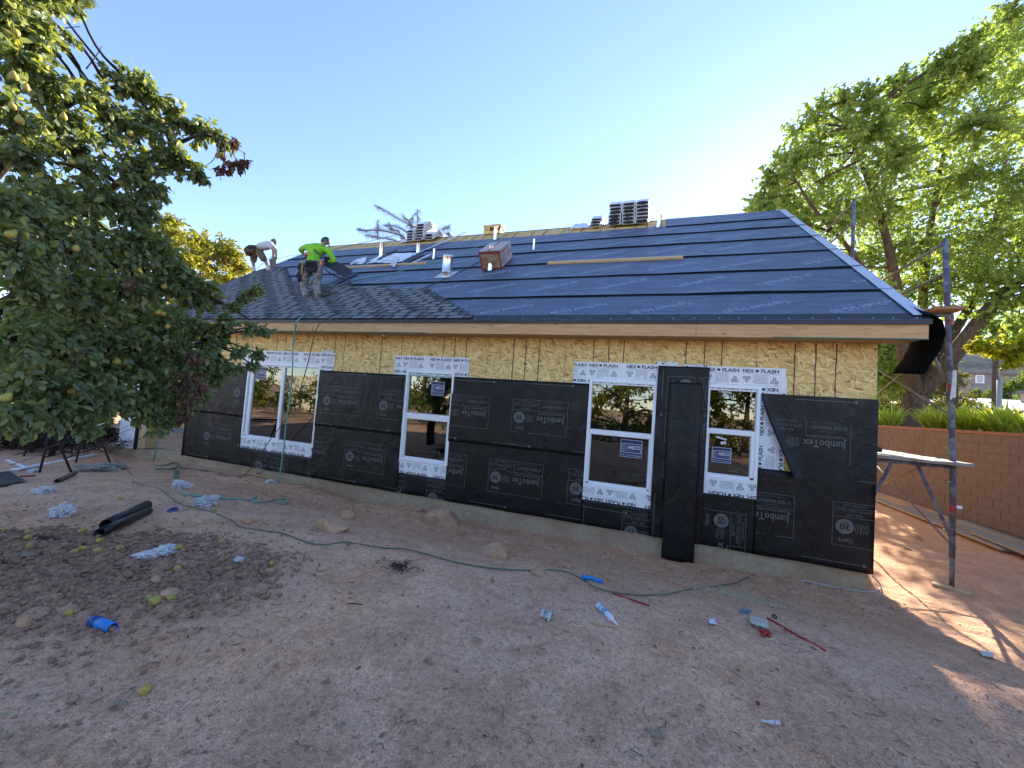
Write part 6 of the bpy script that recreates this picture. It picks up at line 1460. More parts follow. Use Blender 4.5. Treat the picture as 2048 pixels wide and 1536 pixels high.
mb = MB(); mb.box(c[0]-5.8, c[0]-4.5, c[1]-.06, c[1]-.01, c[2]+.1, c[2]+1.7); wn = mb.build('window', VINYL, hh_); mb = MB(); mb.box(c[0]-5.65, c[0]-4.65, c[1]-.09, c[1]-.065, c[2]+.2, c[2]+1.6); mb.build('pane', noisy('pale_pane', (.35, .40, .46), .1, .2, 3, 0, 0), wn)
pb_ = at_depth(1990, 838, 24); mb = MB(); tp_ = at_depth(1991, 690, 24); mb.tube([(pb_[0], pb_[1], 1.2), tuple(tp_)], [.17, .13], 10); thing(mb.build('utility_pole', BARK, None, (pb_[0], pb_[1], 1.2), smooth=True), 'brown wooden utility pole in front of the distant hill', 'pole')
pb_ = at_depth(1998, 838, 21); tp_ = at_depth(1999, 760, 21); q1, q2 = at_depth(1998, 740, 21), at_depth(2007, 733, 21); mb = MB(); mb.tube([(pb_[0], pb_[1], 1.2), tuple(tp_)], [.12, .10], 10); mb.tube([tp_, q1, q2], [.035, .03, .025], 6); mb.bar(q2-np.array([.05, 0, 0]), q2+np.array([.35, 0, .05]), .15, .08); thing(mb.build('street_lamp', noisy('lamp_grey', (.34, .34, .33), .1, .5, 5, .3, 0), None, (pb_[0], pb_[1], 1.2), smooth=True), 'grey street lamp post close beside the brown utility pole', 'lamp post')
LBG = make_leaf('far_leaf', [(.06, .10, .025), (.10, .15, .035), (.15, .19, .05)], .4, .6, .3)
fb = at_depth(2030, 800, 45); ft = empty('far_tree', (fb[0], fb[1], 1)); tag(ft, 'round green tree above the white roof at the right edge', 'tree'); fc = [(at_depth(x, y, 45), r) for x, y, r in ((2020, 775, 1.4), (2045, 765, 1.5), (2060, 785, 1.8), (2000, 795, 1.0), (2080, 760, 1.8), (1950, 792, 1.0), (1968, 796, 1.0), (1985, 792, .9))]
c6, d6, n6, s6, t6 = grow(fc, rng, 40, 16, .35, droop=.3, shell=.2); leaf_mesh('crown', c6, d6, n6, s6, 'rhomb', LBG, ft); wood('trunk', [([np.array([fb[0], fb[1], .8]), np.array(fc[0][0])], [.25, .1])], t6, BARK, ft, None, rng, .02, .05, 8)
# ---- sunlit tree behind the left end of the roof
LG = make_leaf('sunlit_leaf', [(.12, .15, .02), (.18, .20, .03), (.26, .26, .04), (.32, .30, .06)], .5, .5, .3)
gb = at_depth(400, 720, 27); gb[2] = -.5; yt = empty('sunlit_tree', gb); tag(yt, 'sunlit yellow green tree behind the left end of the roof', 'tree')
gc = [(at_depth(x, y, 27+rng.uniform(-2, 2)), r*27/769, 1.0) for x, y, r in ((340, 450, 26), (350, 475, 34), (400, 485, 34), (435, 500, 34), (465, 510, 28), (480, 535, 22), (380, 520, 44), (430, 545, 44), (330, 530, 50), (300, 480, 44), (270, 560, 60), (340, 590, 54), (400, 580, 46), (455, 560, 34), (250, 640, 60), (230, 500, 40), (320, 640, 50), (180, 600, 60))]
c7, d7, n7, s7, t7 = grow(gc, rng, 62, 20, .24, droop=.35, shell=.3, up=.3); leaf_mesh('crown', c7, d7, n7, s7, 'rhomb', LG, yt); wood('trunk', [([gb, gb+np.array([.2, 0, 3]), np.array(gc[6][0])], [.4, .3, .12]), ([gb+np.array([.2, 0, 3]), np.array(gc[10][0])], [.25, .1])], t7, BARK, yt, gc, rng, .018, .06, 4)
# ---- spruce top behind the ridge
SPN = make_leaf('spruce_needle', [(.10, .11, .065), (.14, .145, .085), (.20, .19, .12)], .15, .7, .2); SD = 25.0
sb = at_depth(850, 700, SD); sb[2] = -.5; spr = empty('spruce_tree', sb); tag(spr, 'sparse spruce top with bare drooping branch tips rising behind the roof ridge', 'tree')
zz = lambda a, b: (690+a/6.4, 390+b/6.4)
SL = [[(900, 620), (880, 430), (700, 310), (540, 215), (405, 140)], [(800, 600), (720, 520), (560, 470), (420, 445), (290, 455), (175, 440)], [(945, 620), (940, 420), (930, 290), (925, 185)], [(420, 560), (420, 440), (415, 320)], [(880, 600), (800, 480), (660, 400), (510, 390)], [(880, 560), (840, 380), (750, 270)], [(700, 600), (560, 560), (400, 540), (280, 515)], [(1050, 620), (1180, 480), (1260, 440), (1330, 415)], [(1300, 600), (1325, 520), (1330, 480)], [(860, 470), (820, 330), (860, 300)], [(760, 590), (690, 470), (600, 440), (560, 350)]]
mb = MB(); nC, nD = [], []
for li, pl in enumerate(SL):
    dd = SD+rng.uniform(-1.5, 1.5); P_ = smooth_path([at_depth(*zz(*p), dd) for p in pl], 8); n_ = len(P_); mb.tube(P_, np.linspace(.034, .008, n_), 6)
    for i in range(2, n_):
        for sg in (-1, 1, .3):
            d = P_[min(i+1, n_-1)]-P_[i-1]; d /= np.linalg.norm(d); up_ = abs(d[2]) > .8
            sd_ = np.array([rng.uniform(-1, 1), rng.uniform(-1, 1), -.15]) if up_ else d*.6+np.cross(d, (0, 0, 1))*sg*.8+np.array([0, 0, -.35 if sg != .3 else .5])
            L = (.75*(1-.55*i/n_)+.12)*rng.uniform(.35, .85)*(.8 if up_ else 1); sd_ = sd_/np.linalg.norm(sd_); e = P_[i]+sd_*L+np.array([0, 0, -.06]); mb.tube([P_[i], (P_[i]+e)/2, e], [.010, .008, .004], 4, caps=False)
            t = rng.uniform(.1, 1, 16)[:, None]; nC.append(P_[i]*(1-t)+e*t); nD.append(np.tile(sd_, (16, 1))*.6+rand_unit(16, rng)*.8)
mb.tube([sb, sb+np.array([0, 0, 6]), at_depth(*zz(945, 620), SD)], [.3, .2, .06], 8); mb.build('trunk', BARK, spr, smooth=True)
nC = np.vstack(nC); nD = np.vstack(nD); leaf_mesh('crown', nC, nD, rand_unit(len(nC), rng), np.full(len(nC), .085), 'needle', SPN, spr, 1.5)
# ---- planting and a garden wall behind the camera, seen only in the window glass
rng = np.random.default_rng(77)
for (nm, lab, bx_, by_, hgt, wd, n_) in (('sunlit_shrub', 'broad sunlit shrub behind the camera, mirrored in the third window', -1.0, -18.0, 6.0, 4.6, 52), ('garden_tree', 'shady tree behind the camera, mirrored in the second window', -14.5, -16.5, 7.5, 4.0, 44), ('garden_tree', 'tree behind the camera, mirrored in the left pane of the wide window', -33.5, -17.5, 7.5, 3.8, 40), ('sunlit_shrub', 'low shrub behind the camera, mirrored in the small window', 5.5, -18.0, 5.0, 3.8, 34), ('garden_tree', 'tree at far left behind the camera, mirrored beside the pale wall', -22.5, -19.0, 7.0, 4.0, 22)):
    b_ = np.array([bx_, by_, -.2]); t_ob = empty(nm, b_); tag(t_ob, lab, 'tree' if 'tree' in nm else 'shrub'); cl = [(b_+np.array([rng.uniform(-wd, wd), rng.uniform(-1.2, 1.2), rng.uniform(.5, hgt)]), rng.uniform(.8, 1.25), 1.0) for _ in range(n_)]
    c8, d8, n8, s8, t8 = grow(cl, rng, 26, 16, .22, droop=.3, shell=.2); leaf_mesh('crown', c8, d8, n8, s8, 'rhomb', LG, t_ob); wood('trunk', [([b_, b_+np.array([.1, 0, hgt*.7])], [.2, .08])], t8, BARK, t_ob, cl, rng, .012, .04, 3)
b_ = np.array([-12, -14.2, -.2]); hg = empty('boundary_hedge', b_); tag(hg, 'long clipped hedge behind the camera, mirrored along the window panes', 'hedge')
c9, d9, n9, s9, t9 = grow([(np.array([x, -14.2+rng.uniform(-.3, .3), rng.uniform(.2, 1.7)]), rng.uniform(.7, 1.0), 1.0) for x in np.arange(-36, 10, .8)], rng, 26, 16, .17, droop=.2, shell=.2); leaf_mesh('crown', c9, d9, n9, s9, 'rhomb', LBG, hg); wood('stem', [([b_+np.array([k, 0, 0]), b_+np.array([k, 0, 1.2])], [.05, .02]) for k in range(-22, 20, 3)], t9, BARK, hg, None, rng, .01, .03, 6)
mb = MB(); mb.box(-32, -25, -20.4, -20.2, -.5, 2.6); thing(mb.build('garden_wall', noisy('cream_wall', (.72, .64, .50), .08, .9, 3, 0, .1), None, (-25, -20, -.5)), 'pale wall behind the camera, mirrored in the wide window', 'wall')
# ================================================================== DEBRIS ON THE SOIL
rng = np.random.default_rng(99); random.seed(3)
ROCKM = noisy('sandstone', (.48, .29, .165), .25, .95, 9, 0, .5); CLODM = noisy('turned_clod', (.34, .21, .135), .3, .98, 14, 0, .6, isl=True); PEBM = noisy('pebble', (.48, .30, .20), .35, .95, 20, 0, .2, isl=True)
def rockv(sub, seed, sx, sy, sz, rough=.35):
    v, f = sub; r = np.random.default_rng(seed); k = r.normal(size=(13, 3)); k /= np.linalg.norm(k, axis=1)[:, None]; lim = r.uniform(.58, .88, 13); v = v.copy()
    for n_, l_ in zip(k, lim): d = v@n_; v = v-np.maximum(d-l_, 0)[:, None]*n_[None]
    v = v*(1+rough*.35*(fbm(v[:, 0]*2.5+seed, v[:, 1]*2.5+v[:, 2]*1.7, seed, 3))[:, None]); return v*np.array([sx, sy, sz]), f
def rock(px, py, w_, h_, label, seed, d_=None, ang=0.0, sub=ICO3, mat=ROCKM, name='rock', sink=.42):
    c = at_ground(px, py); dep_ = float((c-CAM)@CF); sx = w_*dep_/FPX/2; sz = h_*dep_/FPX/2*1.25; sy = d_ or sx*.7
    v, f = rockv(sub, seed, sx, sy, sz); a = YAW*-1+ang; v = v@np.array([[math.cos(a), math.sin(a), 0], [-math.sin(a), math.cos(a), 0], [0, 0, 1]])
    c = c+np.array([0, sy*.5, sz*(1-sink*2)*.5]); mb = MB(); mb.add(v+c, [tuple(q) for q in f]); return thing(mb.build(name, mat, None, c, smooth=False), label, 'rock')
rock(652, 1062, 80, 34, 'large flat topped sandstone rock, leftmost of the big rocks by the green cord', 11)
rock(880, 1053, 92, 48, 'large tan rock half buried in the bank below the second window', 12, sink=.45)
rock(985, 1115, 70, 40, 'rounded tan rock touching the green cord, with small stones at its right', 13)
rock(688, 1035, 36, 26, 'small angular rock leaning just above the leftmost big rock', 14); rock(1022, 1112, 22, 18, 'small stone touching the right side of the rounded tan rock', 15, sub=ICO2)
rock(1075, 1150, 40, 18, 'small reddish stone below the green cord, left of the blue tube', 16, sub=ICO2); rock(1135, 1136, 26, 16, 'small stone above the green cord near the blue tube', 17, sub=ICO2)
rock(1240, 1096, 40, 16, 'flat stone at the foot of the foundation left of the hanging paper strip', 18, sub=ICO2); rock(1362, 1117, 26, 12, 'pale stone at the bottom end of the hanging paper strip', 19, sub=ICO2)
rock(836, 1022, 24, 10, 'small stone against the foundation right of the crushed plastic', 20, sub=ICO2); rock(492, 1046, 28, 16, 'small stone on the green cord below the rope loops', 21, sub=ICO2)
rock(40, 1252, 30, 26, 'largest reddish clod at the lower edge of the dark turned soil', 22, sub=ICO2); rock(305, 1165, 26, 20, 'rounded clod at the right end of the dark turned soil', 23, sub=ICO2); rock(895, 1100, 26, 14, 'pair sized stone just above the cord right of the dry twigs', 24, sub=ICO2)
rock(330, 1190, 44, 16, 'flat clod behind the pears at the right end of the turned soil', 25, sub=ICO2); rock(1838, 1080, 14, 18, 'small grey stone left of the scaffold leg on the shaded soil', 26, sub=ICO2)
# uncountable soil pieces
def scatter(name, n, fn, smin, smax, base, mat, squash=.6, kind='stuff', label=None, cat=None, power=2.5, sink=.3):
    pts = fn(n); n = len(pts); bv, bf = base; s_ = smin+(smax-smin)*rng.random(n)**power; a = rng.uniform(0, 6.283, n); ca, sa_ = np.cos(a), np.sin(a)
    ax = np.stack([rng.uniform(.7, 1.2, n), rng.uniform(.6, 1.0, n), rng.uniform(.6, 1.1, n)*squash], 1)
    jit = 1+.8*(rng.random((n, len(bv), 1))-.5); v = bv[None]*jit*ax[:, None, :]*s_[:, None, None]
    x = v[..., 0]*ca[:, None]-v[..., 1]*sa_[:, None]; y = v[..., 0]*sa_[:, None]+v[..., 1]*ca[:, None]
    V = np.stack([x+pts[:, 0:1], y+pts[:, 1:2], v[..., 2]+(gz(pts[:, 0], pts[:, 1])+s_*squash*(.5-sink))[:, None]], 2)
    F = (bf[None]+(np.arange(n)*len(bv))[:, None, None]).reshape(-1, bf.shape[1])
    o = np_mesh(name, V.reshape(-1, 3), [F], mat, None); tag(o, label, cat, kind=kind); return o
def in_clods(n):
    p = np.stack([rng.uniform(-7.2, -2.4, n*4), rng.uniform(-6.6, -2.6, n*4)], 1); p = p[rng.random(len(p)) < clodmask(p[:, 0], p[:, 1])]; return p[:n]
scatter('soil_clods', 9000, in_clods, .003, .028, ICO0, CLODM, 1.0, label='dark turned soil broken into clods at the lower left', cat='soil', power=2.2)
scatter('soil_clods', 1500, lambda n: np.stack([rng.normal(-4.6, 1.9, n), rng.normal(-4.6, .9, n)], 1), .003, .020, ICO0, CLODM, .9, label='loose crumbs of soil strewn round the dark turned patch', cat='soil', power=3)
scatter('soil_clods', 260, in_clods, .02, .042, ICO1, CLODM, .7, label='larger lumps among the dark turned soil at the lower left', cat='soil', power=2, sink=.4)
def near_cam(n):
    u = rng.random(n*2)**.6; px = rng.uniform(-100, 2150, n*2); py = 930+u*680; z = -.15-.3*(1-u); d = np.array([ray(a, b) for a, b in zip(px, py)]); t = (z-CAM[2])/d[:, 2]; p = CAM+d*t[:, None]; p = p[(t > 0) & (p[:, 1] < -.15) & (p[:, 0] > -11) & (p[:, 0] < 7)]; return p[:n, :2]
scatter('gravel', 12000, near_cam, .0022, .011, ICO0, PEBM, .6, label='fine grit and pebbles spread over the reddish soil', cat='gravel', power=3)
def bank(n): x = rng.uniform(-7.5, 3.2, n); return np.stack([x, -.1-np.abs(rng.normal(0, .55, n))], 1)
scatter('gravel', 2600, bank, .005, .045, ICO0, ROCKM, .6, label='loose stones and crumbled soil along the foot of the foundation', cat='gravel', power=5, sink=.35)
def rows(n): x = rng.uniform(-8, 2.5, n); return np.stack([x, -1.5+.25*np.sin(x*1.3)+rng.normal(0, .35, n)-.05*x], 1)
scatter('gravel', 1700, rows, .005, .035, ICO0, ROCKM, .6, label='small stones strewn along the green cord', cat='gravel', power=4)
# shavings, straw-like chips
def chips(name, cx, cy, sd_, n, L0, L1, w_, mat, label):
    P_ = np.stack([rng.normal(cx, sd_[0], n), np.minimum(rng.normal(cy, sd_[1], n), -.03)], 1); a = rng.uniform(0, 6.283, n); L = rng.uniform(L0, L1, n); tz = rng.uniform(-.004, .012, n)
    d = np.stack([np.cos(a), np.sin(a), rng.uniform(-.25, .25, n)], 1); s_ = np.stack([-np.sin(a), np.cos(a), rng.uniform(-.4, .4, n)], 1)*w_*rng.uniform(.5, 1.3, (n, 1)); c = np.stack([P_[:, 0], P_[:, 1], gz(P_[:, 0], P_[:, 1])+.004+tz], 1)
    d = d*L[:, None]/2; V = np.stack([c-d-s_, c+d-s_*.6, c+d+s_*.6, c-d+s_, c+np.array([0, 0, .006])], 1); off = (np.arange(n)*5)[:, None, None]
    F = np.array([(0, 1, 4), (1, 2, 4), (2, 3, 4), (3, 0, 4)]); o = np_mesh(name, V.reshape(-1, 3), [(F[None]+off).reshape(-1, 3)], mat, None); tag(o, label, 'wood shavings', kind='stuff')
CHIP = noisy('straw_chip', (.62, .49, .31), .3, .9, 30, 0, 0, isl=True)
c = at_ground(1470, 1190); chips('wood_shavings', c[0], c[1], (.30, .18), 1500, .008, .035, .0022, CHIP, 'pale wood shavings heaped below the small window near the cord end')
c = at_ground(1200, 1130); chips('wood_shavings', c[0], c[1], (.40, .20), 700, .008, .04, .002, CHIP, 'thin scattering of wood shavings above the blue tube')
c = at_ground(1300, 1200); chips('wood_shavings', c[0], c[1], (1.6, .9), 420, .01, .06, .003, CHIP, 'stray wood splinters over the soil in front of the right windows')
DLEAF = make_leaf('fallen_leaf', [(.20, .14, .10), (.30, .23, .17), (.42, .34, .26), (.12, .075, .05), (.36, .30, .24)], .1, .9, .2)
def litter(name, n, fn, s0, s1, label):
    p = fn(n); n = len(p); c = np.stack([p[:, 0], p[:, 1], gz(p[:, 0], p[:, 1])+.008], 1); d = rand_unit(n, rng); d[:, 2] *= .25; nn = rand_unit(n, rng)*.5+np.array([0, 0, 1]); o = leaf_mesh(name, c, d, nn, rng.uniform(s0, s1, n), 'pear', DLEAF, None); tag(o, label, 'leaves', kind='stuff')
litter('fallen_leaves', 420, near_cam, .012, .045, 'dry leaves scattered over the soil')
litter('fallen_leaves', 380, lambda n: np.stack([rng.uniform(-8.5, -2.5, n), rng.uniform(-5.0, -1.2, n)], 1), .02, .06, 'dry leaves gathered under the pear tree')
TWIGM = noisy('dark_twig', (.06, .042, .034), .3, .9, 20, 0, .2)
mb = MB()
for p in np.vstack([near_cam(90), np.stack([rng.uniform(-8, -2.5, 70), rng.uniform(-5, -1.5, 70)], 1)]):
    z = float(gz(*p))+.004; a = rng.uniform(0, 6.28); L = rng.uniform(.02, .12); mb.tube([(p[0], p[1], z), (p[0]+math.cos(a)*L*.5, p[1]+math.sin(a)*L*.5, z+rng.uniform(0, .012)), (p[0]+math.cos(a+.4)*L, p[1]+math.sin(a+.4)*L, z)], [.0022, .0018, .001], 4)
o = mb.build('fallen_twigs', TWIGM, None); tag(o, 'thin dark twigs and bark strewn over the soil', 'twigs', kind='stuff')
def bigleaf(px, py, s_, label, seed, mat=DLEAF):
    c = at_ground(px, py, .01); r = np.random.default_rng(seed); mb = MB(); n = 14; vs = [c+np.array([0, 0, .012])]
    for j in range(n): t = 2*math.pi*j/n; q = s_*(.55+.45*(j % 2))*r.uniform(.75, 1.15); vs.append(c+np.array([math.cos(t)*q, math.sin(t)*q*.8, r.uniform(0, .02)]))
    mb.add(vs, [(0, 1+j, 1+(j+1) % n) for j in range(n)]); thing(mb.build('fallen_leaf', mat, None, c), label, 'leaf', 'large curled leaves lying on the soil')
bigleaf(1311, 1467, .055, 'large pale curled leaf at the bottom centre right of the soil', 1); bigleaf(236, 1410, .045, 'round pale leaf below the lone bright pear at lower left', 2); bigleaf(56, 1110, .10, 'pale torn leaf on the upper edge of the dark turned soil', 3); bigleaf(955, 1281, .04, 'tan leaf on open soil straight below the second window', 4); bigleaf(686, 1455, .028, 'small white leaf at the bottom middle of the soil', 5); bigleaf(1232, 1372, .03, 'narrow tan leaf below the caulk tube on open soil', 6)
bigleaf(222, 1450+38, .03, 'pale leaf at the bottom left corner soil', 7); bigleaf(640, 1140, .05, 'tan leaf beside the small wood block on the soil', 8)
def stick(name, pts, r_, mat, label, cat='stick', n=6): P_ = smooth_path([G(*p, r_*.8) for p in pts], 4); mb = MB(); mb.tube(P_, r_, n); return thing(mb.build(name, mat, None, P_[0], smooth=True), label, cat)
# plastics
BLUEBAG = make_bag('printed_bag', (.78, .79, .79)); 
def bag(px, py, w_, h_, label, seed, mat=BLUEBAG, ang=0, name='plastic_wrapper', k=.75):
    c = at_ground(px, py); dp = float((c-CAM)@CF); sx = w_*dp/FPX/2; sz = h_*dp/FPX/2; v, f = ICO3; s_ = seed*3.1; v = v.copy()
    n1 = fbm(v[:, 0]*1.6+s_, v[:, 1]*1.6+v[:, 2], seed, 3); n2 = np.abs(fbm(v[:, 0]*3.1+v[:, 2]*2+s_, v[:, 1]*3.1-v[:, 2], seed+3, 4)); n3 = np.abs(fbm(v[:, 1]*7+s_, v[:, 0]*7+v[:, 2]*5, seed+9, 3))
    v = v*(.70+1.5*n1+1.5*n2-1.1*n3)[:, None]; v[:, 0] *= 1+.35*np.sin(v[:, 1]*3+s_); v = v*np.array([sx*1.05, sx*k, sz*.85]); v[:, 2] = np.maximum(v[:, 2], -sz*.45)
    a = -YAW+R(ang); v = v@np.array([[math.cos(a), math.sin(a), 0], [-math.sin(a), math.cos(a), 0], [0, 0, 1]]); c = c+np.array([0, sx*.4, sz*.35]); mb = MB(); mb.add(v+c, [tuple(q) for q in f]); return thing(mb.build(name, mat, None, c, smooth=False), label, 'plastic wrapper', 'crumpled plastic wrappers on the soil')
bag(78, 988, 42, 26, 'crumpled white plastic wrapper in front of the black sheet at far left', 1, WHITEPL, 10); bag(110, 1033, 52, 34, 'bunched white plastic wrapper left of the black pipes', 2, BLUEBAG, -20); bag(302, 1115, 60, 32, 'pale blue printed wrapper lying below the black pipes', 3, BLUEBAG, 25)
bag(352, 980, 30, 30, 'round white wrapper at the end of the green hose loop', 4, BLUEBAG); bag(404, 1012, 44, 36, 'white and navy wrapper lying on the cord right of the blue tape roll', 5, BLUEBAG, 40); bag(474, 1126, 28, 16, 'small crinkled blue plastic scrap on the open soil', 6, BLUEBAG)
bag(812, 1010, 36, 22, 'crushed clear plastic against the foundation below the second window', 7, WHITEPL, -25); bag(535, 966, 22, 10, 'small crushed clear plastic by the yellow wood strip', 8, WHITEPL); bag(62, 945, 26, 12, 'small white wrapper at the left end of the white board', 9, WHITEPL, 0); bag(175, 944, 70, 24, 'dusty grey plastic sleeve wrapped over the brown tube', 10, CLEARPL, 12, 'plastic_sleeve', .4); bag(215, 937, 50, 18, 'greyish plastic bundle beside the white tube end', 11, CLEARPL, 8, 'plastic_sleeve', .35)
def pipe_on_ground(name, a, b, dia, mat, label, cat='pipe', wall=.006, end=None):
    A_, B_ = G(*a, dia/2), G(*b, dia/2); d = B_-A_; L = np.linalg.norm(d); d /= L; s_ = np.cross(d, (0, 0, 1)); s_ /= np.linalg.norm(s_); u = np.cross(s_, d); mb = MB(); r_ = dia/2
    T = lambda v: A_+s_*v[0]+u*v[1]+d*v[2]
    mb.lathe([(r_-wall, L*.98), (r_-wall, 0), (r_, 0), (r_, L*.33), (r_*1.004, L*.335), (r_*1.004, L*.42), (r_, L*.425), (r_, L), (r_-wall, L), (r_-wall, L*.7)], 20, 0, T); return thing(mb.build(name, mat, None, A_, smooth=True), label, cat)
pipe_on_ground('black_pipe', (212, 1050), (293, 1010), .118, BLACK_PIPE, 'longer black plastic pipe, the rear one of the two lying side by side'); pipe_on_ground('black_pipe', (199, 1066), (297, 1022), .088, BLACK_PIPE, 'black plastic pipe nearest the camera of the pair, with a pale scuffed band')
pipe_on_ground('brown_tube', (114, 962), (150, 946), .075, noisy('brown_tube', (.12, .085, .065), .25, .8, 12, 0, .1), 'brown cardboard tube sticking out of the grey plastic sleeve', 'tube'); pipe_on_ground('white_tube', (222, 940), (246, 936), .04, VINYL, 'short white tube end beside the grey plastic bundle', 'tube')
# blue tape roll, blue tubes, caulk, cup, straws
BLUE = noisy('bright_blue', (.025, .22, .62), .08, .45, 8, 0, .03); NAVYB = noisy('deep_blue', (.02, .06, .22), .1, .5, 8, 0, 0); REDS = noisy('red_straw', (.42, .012, .022), .1, .4, 20, 0, 0)
c = G(345, 1022, .012); mb = MB(); T = lambda v: (c[0]+v[0], c[1]+v[1]*.9, c[2]+v[2]+.25*v[1]); mb.lathe([(.042, -.012), (.06, -.012), (.06, .022), (.042, .022), (.042, -.012)], 20, 0, T); thing(mb.build('tape_roll', NAVYB, None, c, smooth=False), 'roll of blue tape lying right of the black pipes', 'tape roll')
A_, B_ = G(186, 1241, .028), G(226, 1256, .028); d = B_-A_; L = np.linalg.norm(d); d /= L; s_ = np.cross(d, (0, 0, 1)); s_ /= np.linalg.norm(s_); u = np.cross(s_, d); T = lambda v: A_+s_*v[0]+u*v[1]+d*v[2]
bt = empty('blue_sleeve', A_); tag(bt, 'bright blue plastic sleeve with a navy cuff lying at the edge of the dark soil', 'sleeve'); mb = MB(); mb.lathe([(.027, L*.95), (.029, .05), (.031, .045), (.031, L*.5), (.030, L), (.028, L), (.026, L*.6)], 14, 0, T); mb.build('sleeve_body', BLUE, bt, smooth=True); mb = MB(); mb.lathe([(.022, .0), (.033, -.005), (.034, .05), (.032, .052)], 14, 0, T); mb.build('cuff', NAVYB, bt, smooth=True); mb = MB(); mb.lathe([(0, -.05), (.012, -.045), (.016, -.02), (.012, 0)], 10, 0, T); mb.build('tip', noisy('grey_tip', (.32, .30, .27), .1, .6, 8, 0, 0), bt)
stick('blue_tube', [(1164, 1154), (1185, 1158), (1205, 1164)], .022, BLUE, 'bright blue tube lying on the green cord below the third window', 'tube', 10)
stick('red_straw', [(1226, 1187), (1262, 1199), (1298, 1211)], .008, REDS, 'shorter red rod lying left of the caulk tube', 'rod'); stick('red_straw', [(1535, 1236), (1590, 1268), (1650, 1301)], .009, REDS, 'longer red rod at the lower right beside the paper scrap', 'rod')
cr = [G(1524+7*math.cos(t*1.7)+t*.9, 1262+5*math.sin(t*2.3)+t*.5, .012+.006*math.sin(t*3)) for t in np.linspace(0, 12, 30)]; mb = MB(); mb.tube(smooth_path(cr, 3), .006, 6); thing(mb.build('tangled_cord', REDS, None, cr[0], smooth=True), 'tangle of red cord below the cream paper scrap', 'cord')
mb = MB(); c = G(1516, 1406, .01); v, f = ICO1; mb.add(v*np.array([.012, .012, .008])+c, [tuple(q) for q in f]); thing(mb.build('red_bead', noisy('dark_red', (.16, .015, .015), .2, .4, 8, 0, 0), None, c), 'tiny dark red bead alone on the soil above the folded wrapper', 'bead')
A_, B_ = G(1197, 1211, .026), G(1236, 1250, .02); d = B_-A_; L = np.linalg.norm(d); d /= L; s_ = np.cross(d, (0, 0, 1)); s_ /= np.linalg.norm(s_); u = np.cross(s_, d); T = lambda v: A_+s_*v[0]+u*v[1]+d*v[2]
ck = empty('caulk_tube', A_); tag(ck, 'white and grey caulk cartridge with a pointed nozzle lying on the soil', 'caulk tube'); mb = MB(); mb.lathe([(0, .004), (.022, 0), (.0245, 0), (.0245, L*.66), (.0225, L*.67), (.0225, L*.69), (.010, L*.70)], 18, 0, T); mb.build('cartridge', noisy('caulk_white', (.62, .66, .70), .05, .45, 6, 0, 0), ck, smooth=False); mb = MB(); mb.lathe([(.0105, L*.69), (.0095, L*.74), (.003, L), (0, L)], 12, 0, T); mb.build('nozzle', VINYL, ck, smooth=True)
mb = MB(); mb.lathe([(.0249, L*.12), (.0249, L*.20)], 18, 0, T); mb.lathe([(.0249, L*.26), (.0249, L*.46)], 18, 1, T); mb.build('printed_band', [noisy('caulk_teal', (.20, .42, .46), .1, .5, 8, 0, 0), noisy('caulk_blue', (.22, .32, .46), .3, .5, 40, 0, 0)], ck)
c = G(1092, 1230, .028); mb = MB(); an = R(70); T = lambda v: (c[0]+v[2]*.75+v[0]*.2, c[1]+v[1]-v[2]*.35, c[2]+v[0]); mb.lathe([(.0, -.055), (.028, -.055), (.030, -.05), (.036, .05), (.037, .055), (.034, .055), (.028, -.045)], 18, 0, T); mb.lathe([(.0315, -.03), (.0353, .03)], 18, 1, T); cu_ = mb.build('crushed_cup', [noisy('cup_white', (.50, .55, .55), .1, .5, 6, 0, 0), camo('cup_print', (.20, .38, .28), (.03, .04, .06), (.45, .52, .50), 30)], None, c, smooth=True); thing(cu_, 'crushed printed paper cup on its side left of the caulk tube', 'cup')
mb = crumple(bil(G(1500, 1232, .02), G(1535, 1240, .025), G(1538, 1258, .012), G(1502, 1250, .02)), 12, 10, .02, 71); thing(mb.build('paper_scrap', noisy('cream_paper', (.50, .47, .36), .15, .8, 14, 0, .1), None, G(1515, 1245)), 'square cream paper scrap at the top end of the long red rod', 'paper')
bag(1492, 1228, 22, 16, 'grey blue crumpled pouch just left of the cream paper scrap', 31, noisy('slate_plastic', (.20, .25, .27), .2, .5, 10, 0, .2), 0, 'crumpled_pouch')
mb = crumple(bil(G(1416, 1242, .02), G(1428, 1238, .03), G(1434, 1250, .01), G(1420, 1250, .01)), 6, 5, .02, 72); thing(mb.build('plastic_chip', SHEET, None, G(1425, 1245)), 'curved pale blue plastic chip left of the grey pouch', 'plastic chip')
mb = crumple(bil(G(1520, 1440, .01), G(1560, 1443, .015), G(1562, 1451, .008), G(1523, 1446, .008)), 10, 4, .012, 73); thing(mb.build('folded_wrapper', BLUEBAG, None, G(1540, 1445)), 'flat folded pale wrapper alone near the bottom right of the soil', 'wrapper')
mb = crumple(bil(G(1958, 1302, .02), G(1980, 1303, .02), G(1990, 1315, .02), G(1966, 1313, .01)), 6, 5, .01, 74); thing(mb.build('paper_scrap', noisy('white_paper', (.62, .60, .55), .05, .8, 9, 0, 0), None, G(1973, 1308)), 'white paper scrap lying at the right edge in the sunlit strip', 'paper')
c = G(1476, 1216, .008); mb = MB(); mb.tube([c+np.array([.022*math.cos(t), .018*math.sin(t), .01]) for t in np.linspace(0, 6.0, 14)], .005, 6); thing(mb.build('pale_ring', PALEWOOD, None, c, smooth=True), 'small pale ring lying left of the grey pouch', 'ring')
